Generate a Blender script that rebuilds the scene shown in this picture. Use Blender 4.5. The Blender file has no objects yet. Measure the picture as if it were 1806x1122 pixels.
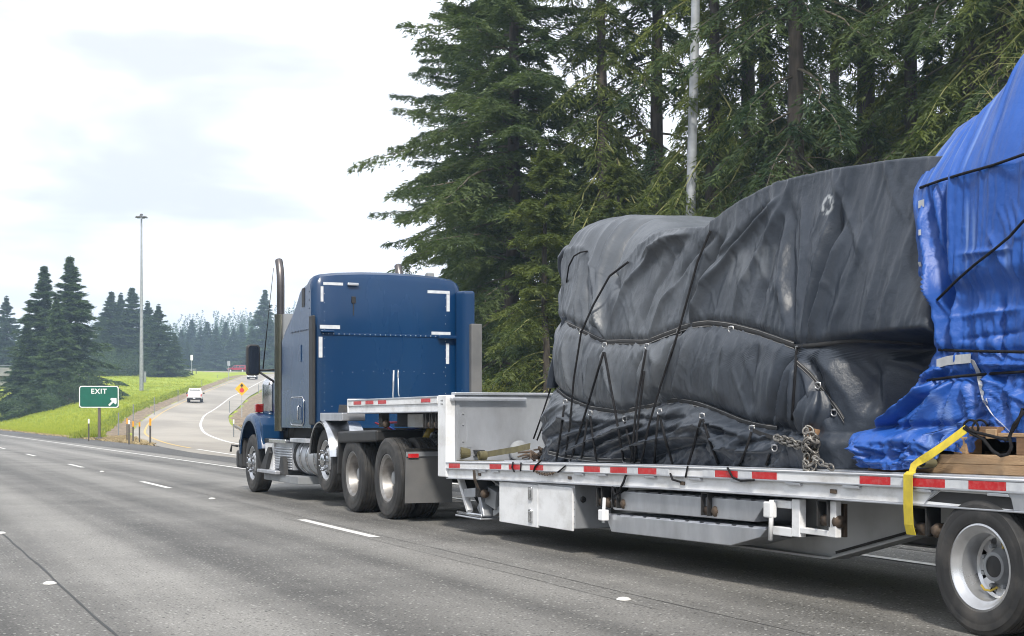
import bpy, bmesh, math, random
import numpy as np
from mathutils import Vector, Matrix
from mathutils.bvhtree import BVHTree
random.seed(7)
SC = bpy.context.scene
COL = SC.collection
# world axes: x = metres to the right of the camera across the road, y = metres along the road, z up
F, CX, HY, H = 2575.0, 903.0, 735.0, 1.344       # focal length and horizon of the photograph (pixels), eye height (m)
TH = math.atan(1132.0 / F)                        # the camera looks this far to the right of the road's direction
CT, ST = math.cos(TH), math.sin(TH)

# ------------------------------------------------------------------ camera, sky, sun, exposure
cam = bpy.data.cameras.new('camera'); camo = bpy.data.objects.new('camera', cam); COL.objects.link(camo)
camo.location = (0, 0, H); camo.rotation_euler = (math.radians(90), 0, -TH)
cam.sensor_width = 36; cam.lens = 36 * F / 1806; cam.shift_y = 174 / 1806
cam.clip_start = 0.05; cam.clip_end = 6000
SC.camera = camo
SUN_EL, SUN_AZ = math.radians(44), math.radians(-156)   # azimuth from the road's direction towards the right
w = bpy.data.worlds.new("World"); SC.world = w; w.use_nodes = True
nt = w.node_tree; nt.nodes.clear()
wo = nt.nodes.new('ShaderNodeOutputWorld'); bg = nt.nodes.new('ShaderNodeBackground')
sky = nt.nodes.new('ShaderNodeTexSky'); sky.sky_type = 'NISHITA'; sky.sun_disc = False
sky.sun_elevation = SUN_EL; sky.sun_rotation = SUN_AZ
bg.inputs[1].default_value = 0.115
tc = nt.nodes.new('ShaderNodeTexCoord'); mp = nt.nodes.new('ShaderNodeMapping')
mp.inputs['Scale'].default_value = (1.0, 1.0, 3.4)
mp.inputs['Location'].default_value = (3.1, 2.2, 0.9)
n1 = nt.nodes.new('ShaderNodeTexNoise'); n1.inputs['Scale'].default_value = 4.2; n1.inputs['Detail'].default_value = 4
n1.inputs['Roughness'].default_value = 0.55; n1.inputs['Distortion'].default_value = 0.25
r1 = nt.nodes.new('ShaderNodeValToRGB')
r1.color_ramp.interpolation = 'EASE'; r1.color_ramp.elements[0].position = 0.36; r1.color_ramp.elements[0].color = (0, 0, 0, 1)
r1.color_ramp.elements[1].position = 0.70; r1.color_ramp.elements[1].color = (1.0, 1.0, 1.0, 1)
mx = nt.nodes.new('ShaderNodeMix'); mx.data_type = 'RGBA'
mx.inputs[6].default_value = (10.6, 11.0, 11.8, 1)        # bright, even cloud
L = nt.links.new
L(tc.outputs['Generated'], mp.inputs[0]); L(mp.outputs[0], n1.inputs['Vector']); L(n1.outputs[0], r1.inputs[0])
mul = nt.nodes.new('ShaderNodeMix'); mul.data_type = 'RGBA'; mul.blend_type = 'MIX'; mul.inputs[0].default_value = 0.12
mul.inputs[6].default_value = (6.7, 6.85, 7.15, 1); L(sky.outputs[0], mul.inputs[7])
L(r1.outputs[0], mx.inputs[0]); L(mul.outputs[2], mx.inputs[7]); L(mx.outputs[2], bg.inputs[0]); L(bg.outputs[0], wo.inputs[0])
sl = bpy.data.lights.new('sun', 'SUN'); sl.energy = 3.4; sl.angle = math.radians(6); sl.color = (1.0, 0.94, 0.84)
so = bpy.data.objects.new('sun', sl); COL.objects.link(so)
sdir = Vector((math.sin(SUN_AZ) * math.cos(SUN_EL), math.cos(SUN_AZ) * math.cos(SUN_EL), math.sin(SUN_EL)))
so.rotation_euler = sdir.to_track_quat('Z', 'Y').to_euler(); so.location = (40, 40, 80)
SC.view_settings.view_transform = 'Standard'; SC.view_settings.look = 'None'
SC.view_settings.exposure = 0.42; SC.view_settings.gamma = 1.0; SC.view_settings.use_curve_mapping = False
SC.render.engine = 'CYCLES'
SC.cycles.max_bounces = 6; SC.cycles.diffuse_bounces = 3; SC.cycles.glossy_bounces = 3; SC.cycles.transparent_max_bounces = 12
SC.cycles.volume_bounces = 0
SC.cycles.filter_width = 1.05

# ------------------------------------------------------------------ survey: from a sighted pixel and a known plane to a point
def ray(px, py):
    u, v = (px - CX) / F, (HY - py) / F
    return Vector((ST + CT * u, CT - ST * u, v))
EYE = Vector((0, 0, H))
def at_x(px, py, d):
    r = ray(px, py); return EYE + r * (d / r.x)
def at_y(px, py, s):
    r = ray(px, py); return EYE + r * (s / r.y)
def at_z(px, py, z):
    r = ray(px, py); return EYE + r * ((z - H) / r.z)
def at_Z(px, py, Z):
    return EYE + ray(px, py) * Z
def sx(px, d=6.2):
    return at_x(px, HY, d).y
def sstep(a, b, t):
    t = np.clip((np.asarray(t, float) - a) / (b - a), 0, 1); return t * t * (3 - 2 * t)

# ------------------------------------------------------------------ materials
def rgb(c): return (c[0], c[1], c[2], 1)
MATS = {}
def mat(name, c1, c2=None, scale=6.0, rough=0.6, metal=0.0, bump=0.0, bscale=60.0, stretch=None, coat=0.0, spec=0.5,
        dirt=None, dscale=2.0, damount=0.5, rvar=0.12, trans=0.0, detail=5.0):
    m = bpy.data.materials.new(name); m.use_nodes = True; t = m.node_tree; p = t.nodes['Principled BSDF']
    p.inputs['Metallic'].default_value = metal; p.inputs['Roughness'].default_value = rough
    p.inputs['Specular IOR Level'].default_value = spec
    if coat: p.inputs['Coat Weight'].default_value = coat; p.inputs['Coat Roughness'].default_value = 0.06
    c = t.nodes.new('ShaderNodeTexCoord'); mpn = t.nodes.new('ShaderNodeMapping')
    t.links.new(c.outputs['Object'], mpn.inputs[0])
    if stretch: mpn.inputs['Scale'].default_value = stretch
    c2 = c2 or tuple(x * 0.8 for x in c1)
    n = t.nodes.new('ShaderNodeTexNoise'); n.inputs['Scale'].default_value = scale; n.inputs['Detail'].default_value = detail
    t.links.new(mpn.outputs[0], n.inputs['Vector'])
    cr = t.nodes.new('ShaderNodeValToRGB'); cr.color_ramp.elements[0].position = 0.35; cr.color_ramp.elements[1].position = 0.65
    cr.color_ramp.elements[0].color = rgb(c1); cr.color_ramp.elements[1].color = rgb(c2)
    t.links.new(n.outputs[0], cr.inputs[0]); out = cr.outputs[0]
    if dirt:
        dn = t.nodes.new('ShaderNodeTexNoise'); dn.inputs['Scale'].default_value = dscale; dn.inputs['Detail'].default_value = 8
        dn.inputs['Roughness'].default_value = 0.65
        t.links.new(mpn.outputs[0], dn.inputs['Vector'])
        dr = t.nodes.new('ShaderNodeValToRGB'); dr.color_ramp.elements[0].position = 0.45; dr.color_ramp.elements[1].position = 0.75
        dr.color_ramp.elements[1].color = (damount,) * 3 + (1,)
        t.links.new(dn.outputs[0], dr.inputs[0])
        mm = t.nodes.new('ShaderNodeMix'); mm.data_type = 'RGBA'; mm.inputs[7].default_value = rgb(dirt)
        t.links.new(dr.outputs[0], mm.inputs[0]); t.links.new(out, mm.inputs[6]); out = mm.outputs[2]
    t.links.new(out, p.inputs['Base Color'])
    if rvar:
        mr = t.nodes.new('ShaderNodeMapRange'); mr.inputs[3].default_value = max(0.02, rough - rvar); mr.inputs[4].default_value = min(1, rough + rvar)
        t.links.new(n.outputs[0], mr.inputs[0]); t.links.new(mr.outputs[0], p.inputs['Roughness'])
    if bump:
        bn = t.nodes.new('ShaderNodeTexNoise'); bn.inputs['Scale'].default_value = bscale; bn.inputs['Detail'].default_value = 4
        t.links.new(mpn.outputs[0], bn.inputs['Vector'])
        b = t.nodes.new('ShaderNodeBump'); b.inputs['Strength'].default_value = min(1, bump); b.inputs['Distance'].default_value = 0.02
        t.links.new(bn.outputs[0], b.inputs['Height']); t.links.new(b.outputs[0], p.inputs['Normal'])
    MATS[name] = m; return m

def leafmat(name, c1, c2, translucent=0.35, tint=(1.6, 1.7, 0.5)):
    m = bpy.data.materials.new(name); m.use_nodes = True; t = m.node_tree; p = t.nodes['Principled BSDF']
    o = t.nodes['Material Output']
    at = t.nodes.new('ShaderNodeAttribute'); at.attribute_name = 'tone'
    oi = t.nodes.new('ShaderNodeObjectInfo')
    cr = t.nodes.new('ShaderNodeValToRGB'); cr.color_ramp.elements[0].color = rgb(c1); cr.color_ramp.elements[1].color = rgb(c2)
    ad = t.nodes.new('ShaderNodeMath'); ad.operation = 'MULTIPLY_ADD'; ad.inputs[1].default_value = 0.25; 
    t.links.new(oi.outputs['Random'], ad.inputs[0]); t.links.new(at.outputs['Fac'], ad.inputs[2])
    t.links.new(ad.outputs[0], cr.inputs[0]); t.links.new(cr.outputs[0], p.inputs['Base Color'])
    p.inputs['Roughness'].default_value = 0.55; p.inputs['Specular IOR Level'].default_value = 0.3
    tr = t.nodes.new('ShaderNodeBsdfTranslucent'); mm = t.nodes.new('ShaderNodeMix'); mm.data_type = 'RGBA'; mm.blend_type = 'MULTIPLY'
    mm.inputs[0].default_value = 1; mm.inputs[7].default_value = rgb(tint)
    t.links.new(cr.outputs[0], mm.inputs[6]); t.links.new(mm.outputs[2], tr.inputs[0])
    ms = t.nodes.new('ShaderNodeMixShader'); ms.inputs[0].default_value = translucent
    t.links.new(p.outputs[0], ms.inputs[1]); t.links.new(tr.outputs[0], ms.inputs[2]); t.links.new(ms.outputs[0], o.inputs[0])
    MATS[name] = m; return m

def glassmat(name, c, rough=0.05):
    m = bpy.data.materials.new(name); m.use_nodes = True; p = m.node_tree.nodes['Principled BSDF']
    p.inputs['Base Color'].default_value = rgb(c); p.inputs['Roughness'].default_value = rough; p.inputs['Specular IOR Level'].default_value = 0.8
    MATS[name] = m; return m

# ------------------------------------------------------------------ mesh builder
class MB:
    def __init__(s): s.v = []; s.f = []; s.sm = []
    def add(s, verts, faces, smooth=False):
        o = len(s.v); s.v += [tuple(x) for x in verts]; s.f += [tuple(i + o for i in f) for f in faces]; s.sm += [smooth] * len(faces); return s
    def box(s, x0, x1, y0, y1, z0, z1):
        v = [(x, y, z) for z in (z0, z1) for y in (y0, y1) for x in (x0, x1)]
        return s.add(v, [(0, 2, 3, 1), (4, 5, 7, 6), (0, 1, 5, 4), (2, 6, 7, 3), (0, 4, 6, 2), (1, 3, 7, 5)])
    def hexa(s, b, t):      # four bottom points, four top points
        return s.add(list(b) + list(t), [(3, 2, 1, 0), (4, 5, 6, 7), (0, 1, 5, 4), (1, 2, 6, 5), (2, 3, 7, 6), (3, 0, 4, 7)])
    def prism_x(s, poly, x0, x1):     # poly of (y,z)
        n = len(poly); v = [(x0, y, z) for y, z in poly] + [(x1, y, z) for y, z in poly]
        f = [tuple(range(n)), tuple(range(2 * n - 1, n - 1, -1))] + [(i, i + n, (i + 1) % n + n, (i + 1) % n) for i in range(n)]
        return s.add(v, f)
    def prism_y(s, poly, y0, y1):     # poly of (x,z)
        n = len(poly); v = [(x, y0, z) for x, z in poly] + [(x, y1, z) for x, z in poly]
        f = [tuple(range(n - 1, -1, -1)), tuple(range(n, 2 * n))] + [(i, (i + 1) % n, (i + 1) % n + n, i + n) for i in range(n)]
        return s.add(v, f)
    def prism_z(s, poly, z0, z1):
        n = len(poly); v = [(x, y, z0) for x, y in poly] + [(x, y, z1) for x, y in poly]
        f = [tuple(range(n - 1, -1, -1)), tuple(range(n, 2 * n))] + [(i, (i + 1) % n, (i + 1) % n + n, i + n) for i in range(n)]
        return s.add(v, f)
    def tube(s, path, r, n=8, caps=True, closed=False):
        path = [Vector(p) for p in path]; m = len(path); rr = r if hasattr(r, '__len__') else [r] * m
        v = []; up = None
        for i, p in enumerate(path):
            if closed: t = path[(i + 1) % m] - path[i - 1]
            else: t = path[min(i + 1, m - 1)] - path[max(i - 1, 0)]
            t = t.normalized() if t.length > 1e-9 else Vector((0, 0, 1))
            if up is None: up = Vector((0, 0, 1)) if abs(t.z) < 0.9 else Vector((1, 0, 0))
            a = up - t * up.dot(t)
            if a.length < 1e-6: a = t.orthogonal()
            a.normalize(); b = t.cross(a); up = a
            for k in range(n):
                q = 2 * math.pi * k / n; v.append(p + a * (rr[i] * math.cos(q)) + b * (rr[i] * math.sin(q)))
        f = []
        for i in range(m if closed else m - 1):
            j = (i + 1) % m
            for k in range(n): f.append((i * n + k, i * n + (k + 1) % n, j * n + (k + 1) % n, j * n + k))
        if caps and not closed: f.append(tuple(range(n - 1, -1, -1))); f.append(tuple(range((m - 1) * n, m * n)))
        return s.add(v, f, True)
    def lathe_x(s, prof, c=(0, 0, 0), n=32, closed=False):    # prof of (x, r) round the x axis
        v = []; m = len(prof)
        for x, r in prof:
            for k in range(n):
                q = 2 * math.pi * k / n; v.append((c[0] + x, c[1] + r * math.cos(q), c[2] + r * math.sin(q)))
        f = [(i * n + k, i * n + (k + 1) % n, (i + 1) * n + (k + 1) % n, (i + 1) * n + k) for i in range(m - 1) for k in range(n)]
        return s.add(v, f, True)
    def lathe_z(s, prof, c=(0, 0, 0), n=24):                  # prof of (r, z)
        v = []; m = len(prof)
        for r, z in prof:
            for k in range(n):
                q = 2 * math.pi * k / n; v.append((c[0] + r * math.cos(q), c[1] + r * math.sin(q), c[2] + z))
        f = [(i * n + k, i * n + (k + 1) % n, (i + 1) * n + (k + 1) % n, (i + 1) * n + k) for i in range(m - 1) for k in range(n)]
        return s.add(v, f, True)
    def lathe_y(s, prof, c=(0, 0, 0), n=24):                  # prof of (y, r)
        v = []; m = len(prof)
        for y, r in prof:
            for k in range(n):
                q = 2 * math.pi * k / n; v.append((c[0] + r * math.sin(q), c[1] + y, c[2] + r * math.cos(q)))
        f = [(i * n + k, i * n + (k + 1) % n, (i + 1) * n + (k + 1) % n, (i + 1) * n + k) for i in range(m - 1) for k in range(n)]
        return s.add(v, f, True)
    def grid(s, P, smooth=True, wrap=False):                  # P array (m, n, 3)
        m, n = P.shape[:2]; v = P.reshape(-1, 3).tolist()
        f = [(i * n + j, i * n + (j + 1) % n, (i + 1) * n + (j + 1) % n, (i + 1) * n + j) for i in range(m - 1) for j in range(n if wrap else n - 1)]
        return s.add(v, f, smooth)
    def sheet(s, pts): return s.add(pts, [tuple(range(len(pts)))])
    def ribbon(s, path, wdir, width, thick=0.004):
        path = [Vector(p) for p in path]; n = len(path); v = []
        for i, p in enumerate(path):
            wd = Vector(wdir[i] if isinstance(wdir, list) else wdir).normalized()
            t = (path[min(i + 1, n - 1)] - path[max(i - 1, 0)]).normalized(); nn = t.cross(wd).normalized()
            a, b = p - wd * width / 2, p + wd * width / 2
            v += [a, b, b + nn * thick, a + nn * thick]
        f = []
        for i in range(n - 1):
            o = i * 4
            for k in range(4): f.append((o + k, o + (k + 1) % 4, o + 4 + (k + 1) % 4, o + 4 + k))
        f += [(3, 2, 1, 0), (4 * n - 4, 4 * n - 3, 4 * n - 2, 4 * n - 1)]
        return s.add(v, f)
    def bolt(s, c, r, axis='x', h=0.02, n=6):
        c = Vector(c); ax = {'x': Vector((-1, 0, 0)), 'y': Vector((0, -1, 0)), 'z': Vector((0, 0, 1))}[axis]
        return s.tube([c, c + ax * h], r, n)

def worldloc(o):
    v = Vector((0, 0, 0))
    while o: v += o.location; o = o.parent
    return v
def link(name, me, m, parent=None):
    o = bpy.data.objects.new(name, me); COL.objects.link(o)
    if m and not me.materials: me.materials.append(m)
    if parent: o.parent = parent
    return o
def obj(name, mb, m, parent=None, bevel=0.0, seg=2, autosmooth=False, kind=None, label=None):
    me = bpy.data.meshes.new(name); off = worldloc(parent) if parent else Vector((0, 0, 0))
    v = np.array([tuple(x) for x in mb.v], float) - np.array(off)
    me.from_pydata(v.tolist(), [], mb.f); me.update()
    me.polygons.foreach_set('use_smooth', mb.sm)
    o = link(name, me, m, parent)
    bm = bmesh.new(); bm.from_mesh(me); bmesh.ops.recalc_face_normals(bm, faces=bm.faces); bm.to_mesh(me); bm.free()
    if autosmooth: me.set_sharp_from_angle(angle=math.radians(38))
    if bevel:
        b = o.modifiers.new('bevel', 'BEVEL'); b.width = bevel; b.segments = seg; b.limit_method = 'ANGLE'; b.angle_limit = math.radians(40)
        b.harden_normals = False
    if kind: o['kind'] = kind
    if label: o['label'] = label
    return o
def thing(name, label, cat, loc=(0, 0, 0), group=None, rz=0):
    o = bpy.data.objects.new(name, None); COL.objects.link(o); o.location = loc; o.rotation_euler = (0, 0, rz)
    o.empty_display_size = 0.2
    tag(o, label, cat, group); return o
def tag(o, label, cat, group=None):
    o['label'] = label; o['category'] = cat
    if group: o['group'] = group
    return o
def copy_tree(o, parent=None):
    c = o.copy(); COL.objects.link(c)
    if parent: c.parent = parent
    for ch in list(o.children): copy_tree(ch, c)
    return c
def struct(name, mb, m, **k): return obj(name, mb, m, kind='structure', **k)
HAZE = 0.0006
# ------------------------------------------------------------------ the road
def asphalt(name, c1, c2, band=(0.75, 1.5), bandscale=(0.75, 0.012, 1), rough=0.68, chips=True):
    m = bpy.data.materials.new(name); m.use_nodes = True; t = m.node_tree; p = t.nodes['Principled BSDF']; K = t.links.new; N = t.nodes.new
    c = N('ShaderNodeTexCoord')
    fine = N('ShaderNodeTexNoise'); fine.inputs['Scale'].default_value = 55; fine.inputs['Detail'].default_value = 5; fine.inputs['Roughness'].default_value = 0.75
    K(c.outputs['Object'], fine.inputs['Vector'])
    fr = N('ShaderNodeValToRGB'); fr.color_ramp.elements[0].position = 0.34; fr.color_ramp.elements[1].position = 0.68
    fr.color_ramp.elements[0].color = rgb(c1); fr.color_ramp.elements[1].color = rgb(c2)
    K(fine.outputs[0], fr.inputs[0])
    mp = N('ShaderNodeMapping'); mp.inputs['Scale'].default_value = bandscale; K(c.outputs['Object'], mp.inputs[0])
    bn = N('ShaderNodeTexNoise'); bn.inputs['Scale'].default_value = 1.0; bn.inputs['Detail'].default_value = 3; K(mp.outputs[0], bn.inputs['Vector'])
    pn = N('ShaderNodeTexNoise'); pn.inputs['Scale'].default_value = 0.45; pn.inputs['Detail'].default_value = 6; pn.inputs['Roughness'].default_value = 0.6; K(c.outputs['Object'], pn.inputs['Vector'])
    av = N('ShaderNodeMath'); av.operation = 'MULTIPLY_ADD'; av.inputs[1].default_value = 0.75; 
    pm = N('ShaderNodeMath'); pm.operation = 'MULTIPLY'; pm.inputs[1].default_value = 0.25; K(pn.outputs[0], pm.inputs[0])
    K(bn.outputs[0], av.inputs[0]); K(pm.outputs[0], av.inputs[2])
    mr = N('ShaderNodeMapRange'); mr.inputs[1].default_value = 0.40; mr.inputs[2].default_value = 0.61; mr.inputs[3].default_value = band[0]; mr.inputs[4].default_value = band[1]
    K(av.outputs[0], mr.inputs[0])
    mu = N('ShaderNodeMix'); mu.data_type = 'RGBA'; mu.blend_type = 'MULTIPLY'; mu.inputs[0].default_value = 1
    K(fr.outputs[0], mu.inputs[6]); K(mr.outputs[0], mu.inputs[7]); out = mu.outputs[2]
    if chips:
        vo = N('ShaderNodeTexVoronoi'); vo.inputs['Scale'].default_value = 34; K(c.outputs['Object'], vo.inputs['Vector'])
        lt = N('ShaderNodeMath'); lt.operation = 'LESS_THAN'; lt.inputs[1].default_value = 0.34; K(vo.outputs['Distance'], lt.inputs[0])
        sp = N('ShaderNodeSeparateColor'); K(vo.outputs['Color'], sp.inputs[0])
        cc = N('ShaderNodeValToRGB'); e = cc.color_ramp.elements; e[0].color = (0.012, 0.012, 0.012, 1); e[1].color = (0.46, 0.45, 0.42, 1)
        e[0].position = 0.25; e[1].position = 0.97
        K(sp.outputs[0], cc.inputs[0])
        gt = N('ShaderNodeMath'); gt.operation = 'GREATER_THAN'; gt.inputs[1].default_value = 0.5; K(sp.outputs[1], gt.inputs[0])
        an = N('ShaderNodeMath'); an.operation = 'MULTIPLY'; K(lt.outputs[0], an.inputs[0]); K(gt.outputs[0], an.inputs[1])
        sc = N('ShaderNodeMath'); sc.operation = 'MULTIPLY'; sc.inputs[1].default_value = 0.85; K(an.outputs[0], sc.inputs[0])
        m2 = N('ShaderNodeMix'); m2.data_type = 'RGBA'; K(sc.outputs[0], m2.inputs[0]); K(out, m2.inputs[6]); K(cc.outputs[0], m2.inputs[7]); out = m2.outputs[2]
    K(out, p.inputs['Base Color'])
    p.inputs['Roughness'].default_value = rough; p.inputs['Specular IOR Level'].default_value = 0.35
    b = N('ShaderNodeBump'); b.inputs['Strength'].default_value = 0.5; b.inputs['Distance'].default_value = 0.012
    K(fine.outputs[0], b.inputs['Height']); K(b.outputs[0], p.inputs['Normal'])
    return m
M_ROAD = asphalt('worn_asphalt', (0.054, 0.052, 0.048), (0.180, 0.174, 0.163), band=(0.66, 2.2))
M_SHOULDER = asphalt('dark_asphalt', (0.05, 0.049, 0.047), (0.105, 0.103, 0.10), band=(0.8, 1.25), bandscale=(0.3, 0.06, 1))
M_RAMP = asphalt('pale_asphalt', (0.27, 0.245, 0.21), (0.36, 0.33, 0.285), band=(0.85, 1.15), bandscale=(0.2, 0.05, 1), chips=False)
M_PAINT = mat('road_paint', (0.74, 0.73, 0.70), (0.60, 0.59, 0.56), scale=30, rough=0.55, dirt=(0.22, 0.21, 0.2), dscale=9, damount=0.45)
M_YPAINT = mat('yellow_paint', (0.62, 0.42, 0.10), (0.52, 0.36, 0.12), scale=20, rough=0.6, dirt=(0.3, 0.27, 0.2), dscale=6, damount=0.6)
M_TAR = mat('crack_tar', (0.012, 0.012, 0.012), (0.025, 0.024, 0.022), rough=0.6)
M_KERB = mat('kerb_concrete', (0.13, 0.12, 0.11), (0.2, 0.19, 0.17), scale=4, rough=0.9, bump=0.3)

ZS = np.array([-200, 60, 100, 132, 167, 191, 235, 326, 440, 600, 1500.]); ZV = np.array([0, 0, .3, .75, 1.85, 2.95, 5.2, 10.6, 15, 17.5, 24])
_ss = np.arange(-200, 1500, 2.0); _zz = np.interp(_ss, ZS, ZV); _k = np.ones(15) / 15
_zz[7:-7] = np.convolve(_zz, _k, 'valid')
def zr(s): return np.interp(s, _ss, _zz)
YS = np.array([-60, 30, 49.5, 68.6, 90.3, 106.8, 132, 167, 191, 235, 326, 440]); YD = np.array([10.2, 10.6, 11.5, 12.9, 15.7, 18.0, 22.6, 30.3, 36.7, 49.2, 77.8, 120])
WS = np.array([-60, 40, 68.4, 79.6, 100, 125, 155, 218, 294, 326, 440]); WD = np.array([14.6, 14.8, 15.9, 17.6, 20.9, 25.8, 32.4, 49.7, 73.5, 84, 127])
def _sm(xs, ys):
    q = np.arange(-60, 440, 2.0); v = np.interp(q, xs, ys); k = np.ones(9) / 9; v[4:-4] = np.convolve(v, k, 'valid'); return q, v
_yq, _yv = _sm(YS, YD); _wq, _wv = _sm(WS, WD)
def yd(s): return np.interp(s, _yq, _yv)
def wdd(s): return np.interp(s, _wq, _wv)
def vnoise(x, y, seed=0):
    x = np.asarray(x, float); y = np.asarray(y, float); xi = np.floor(x).astype(int); yi = np.floor(y).astype(int); fx = x - xi; fy = y - yi
    def h(a, b):
        n = (a * 374761393 + b * 668265263 + seed * 974711) & 0x7fffffff; n = ((n ^ (n >> 13)) * 1274126177) & 0x7fffffff; return ((n ^ (n >> 16)) & 0xffff) / 65535.0
    fx = fx * fx * (3 - 2 * fx); fy = fy * fy * (3 - 2 * fy)
    return (h(xi, yi) * (1 - fx) + h(xi + 1, yi) * fx) * (1 - fy) + (h(xi, yi + 1) * (1 - fx) + h(xi + 1, yi + 1) * fx) * fy
def base_h(d, s):
    return zr(s) * sstep(12, 26, d)
def camZ(d, s): return s * CT + d * ST
def camX(d, s): return -s * ST + d * CT
def ground_h(d, s):
    d = np.asarray(d, float); s = np.asarray(s, float)
    z = base_h(d, s)
    near = 1 - sstep(130, 240, s)
    z = z + 2.3 * sstep(0, 9, d - wdd(s) - 3.6) * near * sstep(-40, 5, s + d)
    z = z + (vnoise(d / 7, s / 9, 3) - 0.5) * 0.5 * sstep(14, 22, d) * sstep(2, 8, np.maximum(d - wdd(s) - 3, yd(s) - 2.5 - d))
    X, Z = camX(d, s), camZ(d, s)
    z = z + 36 * np.exp(-((X + 70) / 190) ** 2 - ((Z - 930) / 190) ** 2)
    inside = (d > yd(s) - 1.1) & (d < wdd(s) + 2.7) & (s < 436)
    z = np.where(inside, base_h(d, s) - 0.14, z)
    z = np.where(d < 12.0, np.minimum(z, -0.09), z)
    return z
def gz(d, s): return float(ground_h(d, s))

mb = MB(); mb.sheet([(-34, -80, 0), (11.9, -80, 0), (11.9, 900, 0), (-34, 900, 0)]); struct('road', mb, M_ROAD)
mb = MB(); mb.sheet([(9.6, -80, .004), (11.9, -80, .004), (11.9, 900, .004), (9.6, 900, .004)]); struct('road_shoulder', mb, M_SHOULDER)
# exit ramp that leaves the road, climbs and bends right
ss = np.concatenate([np.arange(-60, 40, 10), np.arange(40, 240, 2.5), np.arange(240, 436, 6)])
P = []
for s in ss:
    a, b = max(yd(s) - 0.9, 10.9), wdd(s) + 2.6
    P.append([(d, s, float(base_h(d, s)) + .008) for d in np.linspace(a, b, 9)])
mb = MB(); mb.grid(np.array(P)); struct('exit_ramp', mb, M_RAMP)
def ramp_line(name, fn, off, wd, s0, s1, m, dz=.016):
    mb = MB(); P = []
    for s in np.arange(s0, s1, 2.5):
        c = fn(s) + off; P.append([(d, s, float(base_h(d, s)) + dz) for d in (c - wd / 2, c + wd / 2)])
    mb.grid(np.array(P), False); struct(name, mb, m)
ramp_line('ramp_line', yd, 0, .16, 62, 434, M_YPAINT); ramp_line('ramp_line', yd, 0, .16, -55, 62, M_PAINT)
ramp_line('ramp_line', wdd, 0, .2, -55, 434, M_PAINT)
P = []
mb = MB()
for s in np.arange(70, 118, 1.5):
    d = wdd(s) + 2.62; z = float(base_h(d, s)); P.append([(d, s, z - .1), (d + .02, s, z + .15), (d + .2, s, z + .16), (d + .24, s, z - .1)])
mb.grid(np.array(P), False); struct('kerb', mb, M_KERB)
mb = MB(); mb.sheet([(8.74, -60, .008), (8.86, -60, .008), (8.86, 800, .008), (8.74, 800, .008)]); struct('edge_line', mb, M_PAINT)
# broken lane line: 3 m dashes
D1 = CT * H / .239
def dash(s0, s1, d=D1, wd=.12):
    mb = MB(); mb.sheet([(d - wd / 2, s0, .004), (d + wd / 2, s0, .004), (d + wd / 2, s1, .004), (d - wd / 2, s1, .004)]); struct('lane_marking', mb, M_PAINT)
sd = [at_z(513, 915, 0).y, at_z(663, 948, 0).y]
for k in range(-1, 18): dash(sd[1] + 12.2 * k, sd[1] + 3.05 + 12.2 * k)
for k in range(0, 5): dash(150 + 12.2 * k, 153.05 + 12.2 * k, D1 - 3.66)
# longitudinal joint with its crack, and the paler overlay patch lines
def crack(pts, w0, w1=None):
    mb = MB(); P = []
    for i, p in enumerate(pts):
        wv = (w0 if w1 is None else w0 + (w1 - w0) * i / (len(pts) - 1)) * random.uniform(.7, 1.25)
        P.append([(p[0] - wv / 2, p[1], .003), (p[0] + wv / 2, p[1], .003)])
    mb.grid(np.array(P), False); struct('road_crack', mb, M_TAR)
a = at_z(0, 937, 0); b = at_z(206, 1122, 0)
dj = (a.x + b.x) / 2
pts = []
for s in np.arange(3.0, 60, .22):
    pts.append((dj + .04 * (vnoise(s * 1.3, 0.5, 5) - .5) + .05 * (vnoise(s * .3, 2.5, 6) - .5), s))
crack(pts, .022)
pts = [(D1 + .14 + .05 * (vnoise(s * .8, 1.5, 8) - .5), s) for s in np.arange(5, 90, .3)]; crack(pts, .008)
a = at_z(790, 985, 0); b = at_z(1180, 1040, 0)
pts = [(a.x + .03 * (vnoise(s * 2, 9.5, 8) - .5), s) for s in np.arange(b.y - 1, a.y + 6, .25)]; crack(pts, .006)

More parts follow.
